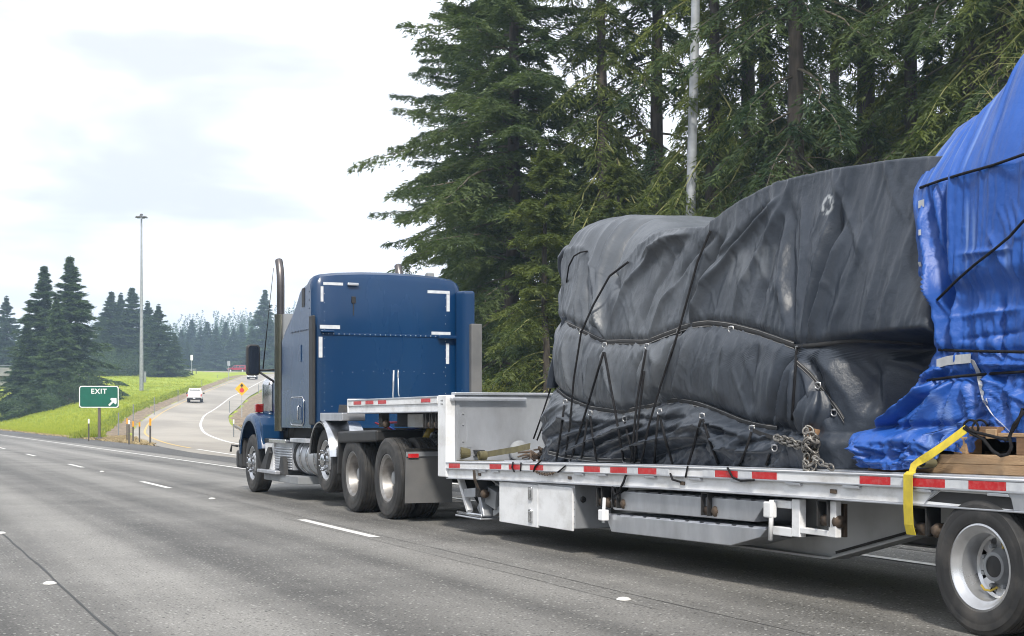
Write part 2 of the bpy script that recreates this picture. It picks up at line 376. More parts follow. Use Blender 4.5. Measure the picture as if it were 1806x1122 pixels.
# ------------------------------------------------------------------ ground with grass, bare dirt and straw beside the ramp
def ground_material():
    m = bpy.data.materials.new('grass_and_dirt'); m.use_nodes = True; t = m.node_tree; p = t.nodes['Principled BSDF']; K = t.links.new; N = t.nodes.new
    c = N('ShaderNodeTexCoord'); at = N('ShaderNodeAttribute'); at.attribute_name = 'dirt'
    def noise(s, d=6, r=.6, sc=None):
        n = N('ShaderNodeTexNoise'); n.inputs['Scale'].default_value = s; n.inputs['Detail'].default_value = d; n.inputs['Roughness'].default_value = r
        if sc:
            q = N('ShaderNodeMapping'); q.inputs['Scale'].default_value = sc; K(c.outputs['Object'], q.inputs[0]); K(q.outputs[0], n.inputs['Vector'])
        else: K(c.outputs['Object'], n.inputs['Vector'])
        return n.outputs[0]
    def ramp(f, cols):
        r = N('ShaderNodeValToRGB'); e = r.color_ramp.elements
        while len(e) < len(cols): e.new(.5)
        for i, (q, col) in enumerate(cols): e[i].position = q; e[i].color = rgb(col)
        K(f, r.inputs[0]); return r.outputs[0]
    g1 = ramp(noise(.12, 6), [(.3, (.25, .33, .04)), (.5, (.34, .41, .05)), (.7, (.40, .43, .07))])
    g2 = ramp(noise(1.6, 8, .7), [(.35, (.76, .79, .72)), (.65, (1.06, 1.06, 1.06))])
    mu = N('ShaderNodeMix'); mu.data_type = 'RGBA'; mu.blend_type = 'MULTIPLY'; mu.inputs[0].default_value = 1; K(g1, mu.inputs[6]); K(g2, mu.inputs[7])
    d1 = ramp(noise(2.2, 9, .72), [(.3, (.09, .068, .05)), (.48, (.22, .17, .13)), (.6, (.38, .31, .21)), (.75, (.52, .43, .26))])
    dn = noise(.7, 7, .7); ad = N('ShaderNodeMath'); ad.operation = 'MULTIPLY_ADD'; ad.inputs[1].default_value = 1.0
    sb = N('ShaderNodeMath'); sb.operation = 'SUBTRACT'; sb.inputs[1].default_value = .5; K(dn, sb.inputs[0])
    K(at.outputs['Fac'], ad.inputs[2]); K(sb.outputs[0], ad.inputs[0])
    st = N('ShaderNodeMapRange'); st.inputs[1].default_value = .38; st.inputs[2].default_value = .62; K(ad.outputs[0], st.inputs[0])
    mi = N('ShaderNodeMix'); mi.data_type = 'RGBA'; K(st.outputs[0], mi.inputs[0]); K(mu.outputs[2], mi.inputs[6]); K(d1, mi.inputs[7])
    # forest floor
    a2 = N('ShaderNodeAttribute'); a2.attribute_name = 'wood'
    fl = ramp(noise(1.1, 8, .7), [(.35, (.03, .03, .016)), (.6, (.075, .085, .03)), (.75, (.13, .14, .05))])
    m3 = N('ShaderNodeMix'); m3.data_type = 'RGBA'; K(a2.outputs['Fac'], m3.inputs[0]); K(mi.outputs[2], m3.inputs[6]); K(fl, m3.inputs[7])
    K(m3.outputs[2], p.inputs['Base Color']); p.inputs['Roughness'].default_value = .9; p.inputs['Specular IOR Level'].default_value = .15
    b = N('ShaderNodeBump'); b.inputs['Strength'].default_value = .7; b.inputs['Distance'].default_value = .25; K(noise(3, 8, .75), b.inputs['Height']); K(b.outputs[0], p.inputs['Normal'])
    return m
M_GROUND = ground_material()
sg = np.concatenate([np.linspace(-300, -60, 9)[:-1], np.arange(-60, 340, 2.5), np.arange(340, 640, 12), np.linspace(640, 3500, 40)])
dg = np.concatenate([[-3000, -1200, -600], np.linspace(-420, -34, 18), [-10, 5, 10, 11.9], np.arange(12.05, 60, .8), np.arange(60, 140, 2.2), np.linspace(145, 520, 50), [700, 1000, 1600, 3000]])
DD, SS = np.meshgrid(dg, sg); ZZ = ground_h(DD, SS)
mb = MB(); mb.grid(np.dstack([DD, SS, ZZ])); gro = struct('ground', mb, M_GROUND)
def dirtmask(d, s):
    left = yd(s) - 1.0 - d; right = d - wdd(s) - 2.8
    v = 1 - sstep(1.2, 3.2, left)
    v = np.where((left > 0), v, 0)
    gore = sstep(12, 15, left * 0 + (95 - s) * .8 + 5) * (d > 11) * (left > 0)       # bare nose of the gore
    v = np.maximum(v, np.where(left > 0, (1 - sstep(91, 98, s)) * 1.0, 0))
    v = np.maximum(v, (1 - sstep(12.3, 14.2, d)) * (d > 11) * .75)
    rr = np.where(right > 0, 1 - sstep(2.0 + 0 * s, 5.5 + 0 * s, right), 0)
    return np.clip(np.maximum(v, rr * 1.0), 0, 1)
def woodmask(d, s): return sstep(4.5, 9, d - wdd(s) - 3) * (1 - sstep(95, 125, s))
for nm, arr in (('dirt', dirtmask(DD, SS)), ('wood', woodmask(DD, SS))):
    at = gro.data.attributes.new(nm, 'FLOAT', 'POINT'); at.data.foreach_set('value', arr.reshape(-1).astype(np.float32))

# tufts of grass and weeds
def tone_attr(me, vals):
    a = me.attributes.new('tone', 'FLOAT', 'FACE'); a.data.foreach_set('value', np.asarray(vals, np.float32))
def tri_mesh(name, V, tone, m):       # V (n,3,3)
    n = len(V); me = bpy.data.meshes.new(name)
    me.vertices.add(n * 3); me.vertices.foreach_set('co', V.reshape(-1).astype(np.float32))
    me.loops.add(n * 3); me.loops.foreach_set('vertex_index', np.arange(n * 3, dtype=np.int32))
    me.polygons.add(n); me.polygons.foreach_set('loop_start', np.arange(0, n * 3, 3, dtype=np.int32))
    try: me.polygons.foreach_set('loop_total', np.full(n, 3, np.int32))
    except Exception: pass
    me.update(); me.validate(); tone_attr(me, tone); me.materials.append(m); return me
M_GRASS = leafmat('grass_blades', (0.20, 0.28, 0.03), (0.44, 0.45, 0.065), .45, (1.3, 1.3, .6))
M_WEED = leafmat('weed_leaves', (0.12, 0.18, 0.025), (0.36, 0.37, 0.06), .4, (1.3, 1.4, .5))
M_STRAW = leafmat('straw', (0.20, 0.15, 0.09), (0.55, 0.44, 0.24), .15, (1, 1, 1))
rg = np.random.default_rng(5)
def tufts(name, pts, hgt, wid, m, nb=5, lean=.5):
    n = len(pts); z = ground_h(pts[:, 0], pts[:, 1]); q = np.repeat(np.column_stack([pts, z]), nb, 0); k = len(q)
    q[:, :2] += rg.normal(0, wid * 2.2, (k, 2)); a = rg.uniform(0, 2 * np.pi, k); hh = hgt * rg.uniform(.5, 1.3, k)
    dx = np.column_stack([np.cos(a), np.sin(a), 0 * a]) * (wid * rg.uniform(.5, 1.2, k))[:, None]
    tip = q + np.column_stack([rg.normal(0, lean, k) * hh, rg.normal(0, lean, k) * hh, hh]); q[:, 2] -= .03
    V = np.stack([q - dx, q + dx, tip], 1); me = tri_mesh(name, V, np.repeat(rg.uniform(0, .8, n), nb), m)
    o = link(name, me, None); o['kind'] = 'stuff'; return o
def scatter(n, s0, s1, lo, hi):
    s = rg.uniform(s0, s1, n); t = rg.uniform(0, 1, n); a, b = lo(s), hi(s); ok = b > a; return np.column_stack([a + (b - a) * t, s])[ok]
tufts('grass', scatter(26000, 95, 330, lambda s: np.full_like(s, 12.3) + 0 * s, lambda s: np.minimum(yd(s) - 3.4, 62)), .20, .05, M_GRASS, 4)
tufts('weeds', np.vstack([scatter(1500, 93, 260, lambda s: yd(s) - 4.8, lambda s: yd(s) - 3.0), scatter(420, 91, 100, lambda s: 12.3 + 0 * s, lambda s: yd(s) - 3.0),
      scatter(2600, 84, 130, lambda s: wdd(s) + 5.6, lambda s: wdd(s) + 11)]), .30, .07, M_WEED, 6)
tufts('straw_litter', np.vstack([scatter(2600, 78, 98, lambda s: 12.2 + 0 * s, lambda s: yd(s) - 1.2), scatter(1800, 60, 170, lambda s: 11.75 + 0 * s, lambda s: 12.7 + 0 * s), scatter(2600, 62, 96, lambda s: 12.1 + 0 * s, lambda s: yd(s) - 1.0), scatter(1500, 70, 120, lambda s: wdd(s) + 2.9, lambda s: wdd(s) + 6)]), .10, .07, M_STRAW, 3, 1.6)

# ------------------------------------------------------------------ signs, posts, poles
M_STEEL = mat('galvanised_steel', (0.42, 0.44, 0.47), (0.34, 0.36, 0.39), scale=5, rough=0.5, metal=0.6, dirt=(0.2, 0.2, 0.2), damount=.3)
M_POLE = mat('weathered_pole', (0.27, 0.285, 0.29), (0.19, 0.205, 0.21), scale=3, rough=0.7, metal=0.2, dirt=(0.18, 0.19, 0.18), dscale=1.5, damount=.5)
M_MAST = mat('pale_mast', (0.30, 0.32, 0.35), (0.19, 0.205, 0.22), scale=2.5, rough=.6, dirt=(.12, .13, .12), dscale=2, damount=.6)
M_GREEN = mat('sign_green', (0.0, 0.115, 0.072), (0.0, 0.095, 0.06), scale=3, rough=0.4, dirt=(0.0, 0.09, 0.06), dscale=2, damount=.3)
M_SIGNW = mat('sign_white', (0.80, 0.81, 0.80), (0.74, 0.75, 0.74), scale=8, rough=0.4)
M_SIGNY = mat('sign_yellow', (0.75, 0.42, 0.02), (0.68, 0.38, 0.02), scale=4, rough=0.4)
M_SIGNR = mat('sign_red', (0.55, 0.03, 0.05), (0.5, 0.03, 0.04), rough=0.4)
M_SIGNB = mat('sign_black', (0.015, 0.015, 0.015), (0.02, 0.02, 0.02), rough=0.5)
M_DARKPOST = mat('dark_post', (0.06, 0.055, 0.05), (0.10, 0.09, 0.08), scale=9, rough=0.7)
M_WOODPOST = mat('sign_post_wood', (0.10, 0.085, 0.07), (0.14, 0.12, 0.10), scale=12, rough=0.85, stretch=(1, 1, .2))
M_ORANGE = mat('reflector_orange', (0.75, 0.36, 0.02), (0.68, 0.30, 0.02), rough=0.35)
M_GALV = mat('guardrail_steel', (0.25, 0.27, 0.28), (0.2, 0.21, 0.22), rough=0.6, metal=.4)
UP = Vector((0, 0, 1))
def rounded(w2, h2, r, n=5):
    P = []
    for cx, cz, a0 in ((w2 - r, h2 - r, 0), (-w2 + r, h2 - r, 90), (-w2 + r, -h2 + r, 180), (w2 - r, -h2 + r, 270)):
        for k in range(n + 1):
            a = math.radians(a0 + 90 * k / n); P.append((cx + r * math.cos(a), cz + r * math.sin(a)))
    return P
def text_mesh(body, size, depth):
    cu = bpy.data.curves.new('letters', 'FONT'); cu.body = body; cu.size = size; cu.extrude = depth; cu.align_x = 'CENTER'; cu.offset = size * .018
    cu.space_character = 1.12
    o = bpy.data.objects.new('letters', cu); COL.objects.link(o); dg_ = bpy.context.evaluated_depsgraph_get()
    me = bpy.data.meshes.new_from_object(o.evaluated_get(dg_)); bpy.data.objects.remove(o); return me
# exit sign, facing the traffic
Zs = 84.0; c0 = at_Z(174.5, 700, Zs); sw, sh = 68 * Zs / F, 38.3 * Zs / F
foot = gz(c0.x, c0.y)
sign = thing('exit_sign', 'green EXIT sign with white arrow on a dark post in the gore', 'road sign', (c0.x, c0.y, foot))
sign.rotation_euler = (0, 0, -TH * .75)
zc = c0.z - foot
def spart(name, mb, m, **k):
    me = obj(name, mb, m, None, **k); me.parent = sign; return me
spart('sign_border', MB().prism_y([(x, z + zc) for x, z in rounded(sw / 2, sh / 2, .14)], -.012, .012), M_SIGNW)
spart('backing_corner', MB().prism_y([(x, z + zc) for x, z in rounded(sw / 2, sh / 2, .01)], .014, .03), M_SIGNB)
panel = spart('sign_panel', MB().prism_y([(x, z + zc) for x, z in rounded(sw / 2 - .05, sh / 2 - .05, .11)], -.018, -.0125), M_GREEN)
tm = text_mesh('EXIT', .40, .004); lo = link('letters', tm, M_SIGNW, sign); lo.rotation_euler = (math.radians(90), 0, 0); lo.location = (0.0, -.0245, zc + sh / 2 - .44)
ac = (sw / 2 - .33, zc - sh / 2 + .34); ar = []
for a_, b_ in ((-.30, -.055), (.05, -.055), (.0, -.21), (.10, -.21), (.30, 0), (.10, .21), (.0, .21), (.05, .055), (-.30, .055)):
    q = math.radians(45); ar.append((ac[0] + a_ * math.cos(q) - b_ * math.sin(q), ac[1] + a_ * math.sin(q) + b_ * math.cos(q)))
mbb = MB(); n9 = len(ar)
mbb.prism_y([ar[0], ar[1], ar[7], ar[8]], -.028, -.02); mbb.prism_y([ar[2], ar[3], ar[4], ar[5], ar[6]], -.0281, -.0201)
spart('arrow', mbb, M_SIGNW)
spart('post', MB().box(-.075, .075, .034, .17, -.3, zc + sh / 2 - .1), M_WOODPOST, bevel=.01)
spart('post_base', MB().lathe_z([(0, .0), (.28, 0), (.24, .1), (.16, .16), (0, .17)], (0, .1, 0)), M_DARKPOST)
# yellow warning sign ahead
Zs = 150.; c0 = at_Z(426.5, 686, Zs); foot = gz(c0.x, c0.y); hw = 12 * Zs / F * 1.0
sign = thing('warning_sign', 'yellow diamond sign with red octagon and black arrow beside the ramp', 'road sign', (c0.x, c0.y, foot)); sign.rotation_euler = (0, 0, -TH * .6)
zc = c0.z - foot
spart('sign_panel', MB().prism_y([(0, zc - hw), (hw, zc), (0, zc + hw), (-hw, zc)], -.012, .012), M_SIGNY, bevel=.004)
spart('octagon', MB().prism_y([(.25 * math.cos(math.radians(22.5 + 45 * k)), zc - .14 + .25 * math.sin(math.radians(22.5 + 45 * k))) for k in range(8)], -.02, -.013), M_SIGNR)
spart('arrow', MB().prism_y([(-.2, zc + .26), (.2, zc + .26), (0, zc + .58)], -.02, -.013).prism_y([(-.06, zc + .13), (.06, zc + .13), (.06, zc + .255), (-.06, zc + .255)], -.02, -.013), M_SIGNB)
spart('post', MB().box(-.04, .04, .015, .09, -.2, zc + hw * .6), M_STEEL)
# slender marker posts round the nose of the gore
def marker(px, ytop, Zs, m, wid, label, top=None, group=None, toph=.3):
    p = at_Z(px, ytop, Zs); g = gz(p.x, p.y); h = p.z - g
    t = thing('marker_post', label, 'marker post', (p.x, p.y, g), group)
    o = obj('post', MB().box(-wid / 2, wid / 2, -.02, .02, -.15, h - (toph if top else 0)), m); o.parent = t
    if top: o = obj('reflector', MB().box(-wid / 2 - .004, wid / 2 + .004, -.024, .024, h - toph, h), top); o.parent = t
    return t
G1 = 'marker posts round the ramp nose'
marker(156.5, 739, 80, M_DARKPOST, .075, 'dark marker post with pale top just left of the EXIT sign post', M_SIGNW, G1, .25)
marker(224, 738, 78, M_DARKPOST, .06, 'thin dark post, leftmost of the cluster right of the EXIT sign', M_ORANGE, G1, .3)
marker(227.5, 741, 70.5, M_DARKPOST, .07, 'nearest dark post of the cluster, with a pale tip', M_SIGNW, G1, .2)
marker(234.7, 743, 74, M_DARKPOST, .07, 'dark post with orange top, middle of the cluster right of the EXIT sign', M_ORANGE, G1, .28)
marker(246, 744.5, 72, M_DARKPOST, .07, 'dark post with short orange top, second from the ramp', M_ORANGE, G1, .22)
marker(265, 738, 70.5, M_DARKPOST, .085, 'tallest dark post with orange top beside the ramp line', M_ORANGE, G1, .35)
marker(412, 740, 88, M_GALV, .07, 'grey marker post with white tip behind the kerb', M_SIGNW, G1, .25)
for i, (px, yy, Z_) in enumerate([(209, 728, 100), (235, 713, 120), (272, 700, 155), (314, 687, 195), (356, 671, 260), (405, 707, 165), (456, 678, 235), (384, 661, 310)]):
    marker(px, yy, Z_, M_GALV, .08, ['thin grey post on the grass edge, nearest right of the EXIT sign', 'thin grey post on the grass edge above the dark post cluster', 'thin grey post on the grass edge left of the white pickup', 'thin grey post on the grass edge just behind the white pickup', 'thin grey post on the grass edge ahead of the white pickup', 'thin grey post on the right edge of the ramp below the yellow diamond sign', 'thin grey post on the right edge of the ramp near the truck mirror', 'thin grey post at the far end of the grass edge by the red pickup'][i], None, 'delineator posts along the ramp')
# high-mast lamp on the grass
Zs = 240.; c0 = at_Z(249.5, 697, Zs); g = gz(c0.x, c0.y); hh = (697 - 378) * Zs / F + c0.z - g
t = thing('high_mast_lamp', 'very tall grey lamp mast with a ring of lamps on the grass slope', 'street lamp', (c0.x, c0.y, g))
def tpart(name, mb, m, **k):
    o = obj(name, mb, m, None, **k); o.parent = t; return o
tpart('pole', MB().lathe_z([(.36, -.4), (.35, .2), (.13, hh - .3), (0, hh - .25)], n=16), M_POLE)
tpart('cabinet', MB().box(.32, .72, -.25, .25, 1.4, 3.2), M_GALV, bevel=.02)
tpart('lamp_ring', MB().tube([(.55 * math.cos(a * math.pi / 8), .55 * math.sin(a * math.pi / 8), hh - .45) for a in range(16)], .06, 6, closed=True).box(-.55, .55, -.04, .04, hh - .5, hh - .42).box(-.04, .04, -.55, .55, hh - .5, hh - .42), M_DARKPOST)
l0 = tpart('lamp', MB().lathe_z([(0, .18), (.16, .16), (.3, 0), (.3, -.1), (0, -.14)], (.72, 0, hh - .5), 12), M_DARKPOST)
for k in range(1, 6):
    c = l0.copy(); COL.objects.link(c); c.parent = t; c.rotation_euler = (0, 0, k * math.pi / 3)
tpart('cap', MB().lathe_z([(0, .3), (.22, .25), (.25, 0), (0, -.02)], (0, 0, hh - .2), 12), M_DARKPOST)
# second mast between the firs
Zs = 48.5; c0 = at_Z(1210, 372, Zs); g = gz(c0.x, c0.y)
t = thing('lamp_mast', 'pale grey steel mast rising between the fir trees', 'street lamp', (c0.x, c0.y, g)); t.rotation_euler = (0, .024, -TH)
tpart('pole', MB().lathe_z([(.185, -.4), (.18, .3), (.105, 26), (0, 26.05)], n=20), M_MAST)
tpart('base_plate', MB().box(-.3, .3, -.3, .3, -.02, .05), M_GALV)
tpart('lamp_head', MB().box(-.9, .9, -.15, .15, 26.05, 26.2), M_DARKPOST, bevel=.03)
# small signs far up the ramp, and the guardrail behind the grass
p = at_Z(338, 631, 330); g = gz(p.x, p.y)
t = thing('small_sign', 'small pale green sign on a post at the top of the grass', 'road sign', (p.x, p.y, g), None)
tpart('sign_panel', MB().box(-.28, .28, -.02, .02, p.z - g - .6, p.z - g + .6), M_SIGNW); tpart('post', MB().box(-.06, .06, .022, .1, -.5, p.z - g), M_STEEL)
p = at_Z(403.5, 642, 300); g = gz(p.x, p.y)
t = thing('small_sign', 'small grey sign on a post left of the red pickup', 'road sign', (p.x, p.y, g), None)
tpart('sign_panel', MB().box(-.3, .3, -.02, .02, p.z - g - .4, p.z - g + .6), M_STEEL); tpart('post', MB().box(-.05, .05, .022, .1, -.5, p.z - g), M_STEEL)
a, b = at_Z(186, 656, 318), at_Z(346, 655, 340)
ga, gb = gz(a.x, a.y), gz(b.x, b.y)
t = thing('guardrail', 'long grey guardrail along the top of the grass slope', 'guardrail', (0, 0, 0))
mb = MB()
n = 24; top = []
for i in range(n + 1):
    q = a.lerp(b, i / n); top.append((q.x, q.y, gz(q.x, q.y)))
mb.ribbon([(x, y, z + .95) for x, y, z in top], (0, 0, 1), .42, .06); tpart('rail', mb, M_GALV)
for i in range(0, n + 1, 1):
    x, y, z = top[i]; tpart('post', MB().box(x - .08, x + .08, y - .08, y + .08, z - .3, z + 1.1), M_DARKPOST)
# overpass at the far left
M_CONC = mat('bridge_concrete', (0.30, 0.30, 0.29), (0.22, 0.22, 0.215), scale=.6, rough=0.9, dirt=(.1, .1, .1), damount=.5)
t = thing('overpass', 'grey concrete overpass behind the tall spruces at the left', 'bridge', (0, 0, 0))
s0 = 262.; zt_ = 1.344 + 84 * 252 / F; zb_ = 1.344 + 60 * 252 / F
tpart('deck', MB().box(-60, 34, s0 - .3, s0 + 11, zb_ + 1.0, zt_ - .75), M_CONC, bevel=.05)
tpart('girder', MB().box(-60, 34, s0 + .5, s0 + 10.2, zb_ - .6, zb_ + .99), M_CONC, bevel=.05)
tpart('parapet', MB().box(-60, 34, s0 - .55, s0 - .31, zt_ - 1.3, zt_ + .1), M_CONC, bevel=.03)
tpart('rail', MB().tube([(-60, s0 - .42, zt_ + .45), (34, s0 - .42, zt_ + .45)], .08, 6), M_GALV)
for x in (-14, 13): tpart('pier', MB().box(x - .8, x + .8, s0 + 3, s0 + 7.5, -.3, zb_ - .61), M_CONC, bevel=.05)
tpart('abutment', MB().hexa([(24, s0 - 1, -1), (36, s0 - 1, -1), (36, s0 + 12, -1), (24, s0 + 12, -1)], [(31, s0 - 1, zb_ - .65), (36, s0 - 1, zb_ - .65), (36, s0 + 12, zb_ - .65), (31, s0 + 12, zb_ - .65)]), M_CONC)
# raised white pavement markers
M_DOT = mat('marker_ceramic', (0.78, 0.77, 0.74), (0.66, 0.65, 0.62), scale=30, rough=.4, dirt=(.25, .24, .22), dscale=25, damount=.5)
dm = None
for (px, py, lab) in ((88, 1030, 'white raised pavement marker beside the crack at lower left'), (1100, 1058, 'white raised pavement marker in the lane beside the trailer'), (2, 941, 'white raised pavement marker cut by the left edge of view'),
                 (374, 880, 'white raised pavement marker between the lane dashes ahead of the truck'), (180, 832, 'far white raised pavement marker between two lane dashes')):
    p = at_z(px, py, 0)
    if dm is None:
        o = obj('pavement_marker', MB().lathe_z([(.056, 0), (.054, .006), (.035, .016), (0, .02)], n=20), M_DOT); dm = o.data
    else: o = link('pavement_marker', dm, None)
    o.location = (p.x, p.y, .002); tag(o, lab, 'pavement marker', 'raised pavement markers')
# ------------------------------------------------------------------ the semi truck
M_BLUE = mat('truck_blue_paint', (0.001, 0.026, 0.086), (0.0015, 0.032, 0.10), scale=.9, rough=0.27, coat=.15, spec=.42, dirt=(0.016, 0.043, 0.083), dscale=1.4, damount=.45, stretch=(1, 1, .35), rvar=.08)
M_CHROME = mat('polished_metal', (0.62, 0.63, 0.65), (0.52, 0.53, 0.55), scale=6, rough=.16, metal=1.0, dirt=(.25, .24, .22), dscale=3, damount=.35, rvar=.06)
M_ALU = mat('brushed_aluminium', (0.58, 0.60, 0.64), (0.48, 0.50, 0.54), scale=5, rough=.40, metal=.7, dirt=(.26, .26, .27), dscale=2.2, damount=.5, stretch=(1, 1, .5))
M_ALUW = mat('painted_aluminium_white', (0.80, 0.81, 0.83), (0.70, 0.71, 0.73), scale=4, rough=.42, dirt=(.30, .28, .25), dscale=3.5, damount=.62, stretch=(1, .6, 1))
M_GREY = mat('grey_steel_paint', (0.27, 0.285, 0.30), (0.22, 0.23, 0.245), scale=3, rough=.6, dirt=(.14, .135, .13), dscale=2, damount=.6)
M_BLACK = mat('black_plastic', (0.014, 0.014, 0.015), (0.024, 0.024, 0.025), scale=6, rough=.55)
M_DARK = mat('greasy_black_steel', (0.016, 0.015, 0.014), (0.035, 0.032, 0.028), scale=7, rough=.6, metal=.3)
M_RUST = mat('rusty_steel', (0.06, 0.045, 0.035), (0.12, 0.085, 0.06), scale=18, rough=.75, metal=.3)
M_TYRE = mat('tyre_rubber', (0.017, 0.017, 0.018), (0.030, 0.030, 0.031), scale=5, rough=.72, dirt=(.11, .10, .09), dscale=4, damount=.6)
M_RIM = mat('steel_rim', (0.34, 0.33, 0.32), (0.26, 0.25, 0.245), scale=6, rough=.45, metal=.55, dirt=(.10, .085, .07), dscale=5, damount=.7)
M_RIMB = mat('bright_rim', (0.60, 0.61, 0.63), (0.52, 0.53, 0.55), scale=4, rough=.3, metal=.75, dirt=(.24, .23, .22), dscale=4, damount=.35)
M_TAPEW = mat('reflective_white', (0.60, 0.62, 0.65), (0.48, 0.50, 0.54), scale=14, rough=.35)
M_TAPER = mat('reflective_red', (0.52, 0.012, 0.018), (0.45, 0.012, 0.016), scale=9, rough=.35, dirt=(.7, .65, .6), dscale=26, damount=.16)
M_FLAP = mat('rubber_flap', (0.095, 0.097, 0.10), (0.13, 0.13, 0.132), scale=3, rough=.7, dirt=(.14, .135, .13), dscale=4, damount=.5)
M_LENS = mat('red_lens', (0.50, 0.015, 0.01), (0.4, 0.012, 0.01), rough=.15)
M_AMBER = mat('amber_lens', (0.62, 0.2, 0.01), (0.5, .16, .01), rough=.2)
M_MIRG = glassmat('mirror_glass', (0.015, 0.02, 0.03), .03); M_GLASS = glassmat('window_glass', (0.015, 0.018, 0.02), .04)
M_SHIELD = mat('heat_shield', (0.26, 0.255, 0.21), (0.18, 0.178, 0.145), scale=9, rough=.2, metal=1.0, dirt=(.2, .19, .15), dscale=7, damount=.5)
M_STACK = mat('heat_stained_pipe', (0.10, 0.095, 0.10), (0.17, 0.155, 0.15), scale=4, rough=.32, metal=.9, stretch=(1, 1, .4))
M_HOSER = mat('red_hose', (.5, .02, .05), (.42, .02, .04), rough=.45); M_HOSEB = mat('blue_hose', (.02, .06, .35), rough=.45); M_YEL = mat('yellow_paint_metal', (.5, .36, .06), rough=.5)

truck = thing('semi_truck', 'blue long nose semi truck with tall sleeper, seen from behind', 'truck', (7.5, 21.5, 0))
def tp(name, mb, m, parent=None, **k): return obj(name, mb, m, parent or truck, **k)

# wheels: the tyre carries its rim; the outer face points to -x
def tyre_prof(R, r, w, n=0):
    a = w / 2
    return [(-a * .80, r), (-a * .93, r + .012), (-a * .985, r + (R - r) * .25), (-a, r + (R - r) * .5), (-a * .985, r + (R - r) * .53), (-a * .99, r + (R - r) * .56), (-a * .965, r + (R - r) * .78), (-a * .93, r + (R - r) * .80), (-a * .90, R - .022), (-a * .80, R - .004),
            (-a * .55, R), (-a * .54, R - .012), (-a * .48, R - .012), (-a * .47, R), (-a * .2, R), (-a * .19, R - .012), (-a * .12, R - .012), (-a * .11, R), (a * .11, R), (a * .12, R - .012), (a * .19, R - .012), (a * .2, R), (a * .47, R), (a * .48, R - .012), (a * .54, R - .012), (a * .55, R),
            (a * .80, R - .004), (a * .90, R - .022), (a * .965, r + (R - r) * .78), (a, r + (R - r) * .5), (a * .93, r + .012), (a * .80, r)]
def disc_holes(mb, x_in, r0, r1, nh, hr, hc, dx=0.0, nseg=10, rings=10):
    """annular disc with round hand holes"""
    N = nh * nseg; V = []; idx = {}
    for i in range(rings + 1):
        r = r0 + (r1 - r0) * i / rings
        for k in range(N):
            q = 2 * math.pi * k / N; V.append((x_in + dx * (i / rings), r * math.cos(q), r * math.sin(q)))
    Fc = []
    for i in range(rings):
        for k in range(N):
            r = r0 + (r1 - r0) * (i + .5) / rings; q = 2 * math.pi * ((k + .5) / N); qc = 2 * math.pi * (math.floor(k / nseg) + .5) / nh
            if math.hypot(r - hc, hc * (q - qc)) < hr: continue
            Fc.append((i * N + k, i * N + (k + 1) % N, (i + 1) * N + (k + 1) % N, (i + 1) * N + k))
    mb.add(V, Fc, True)
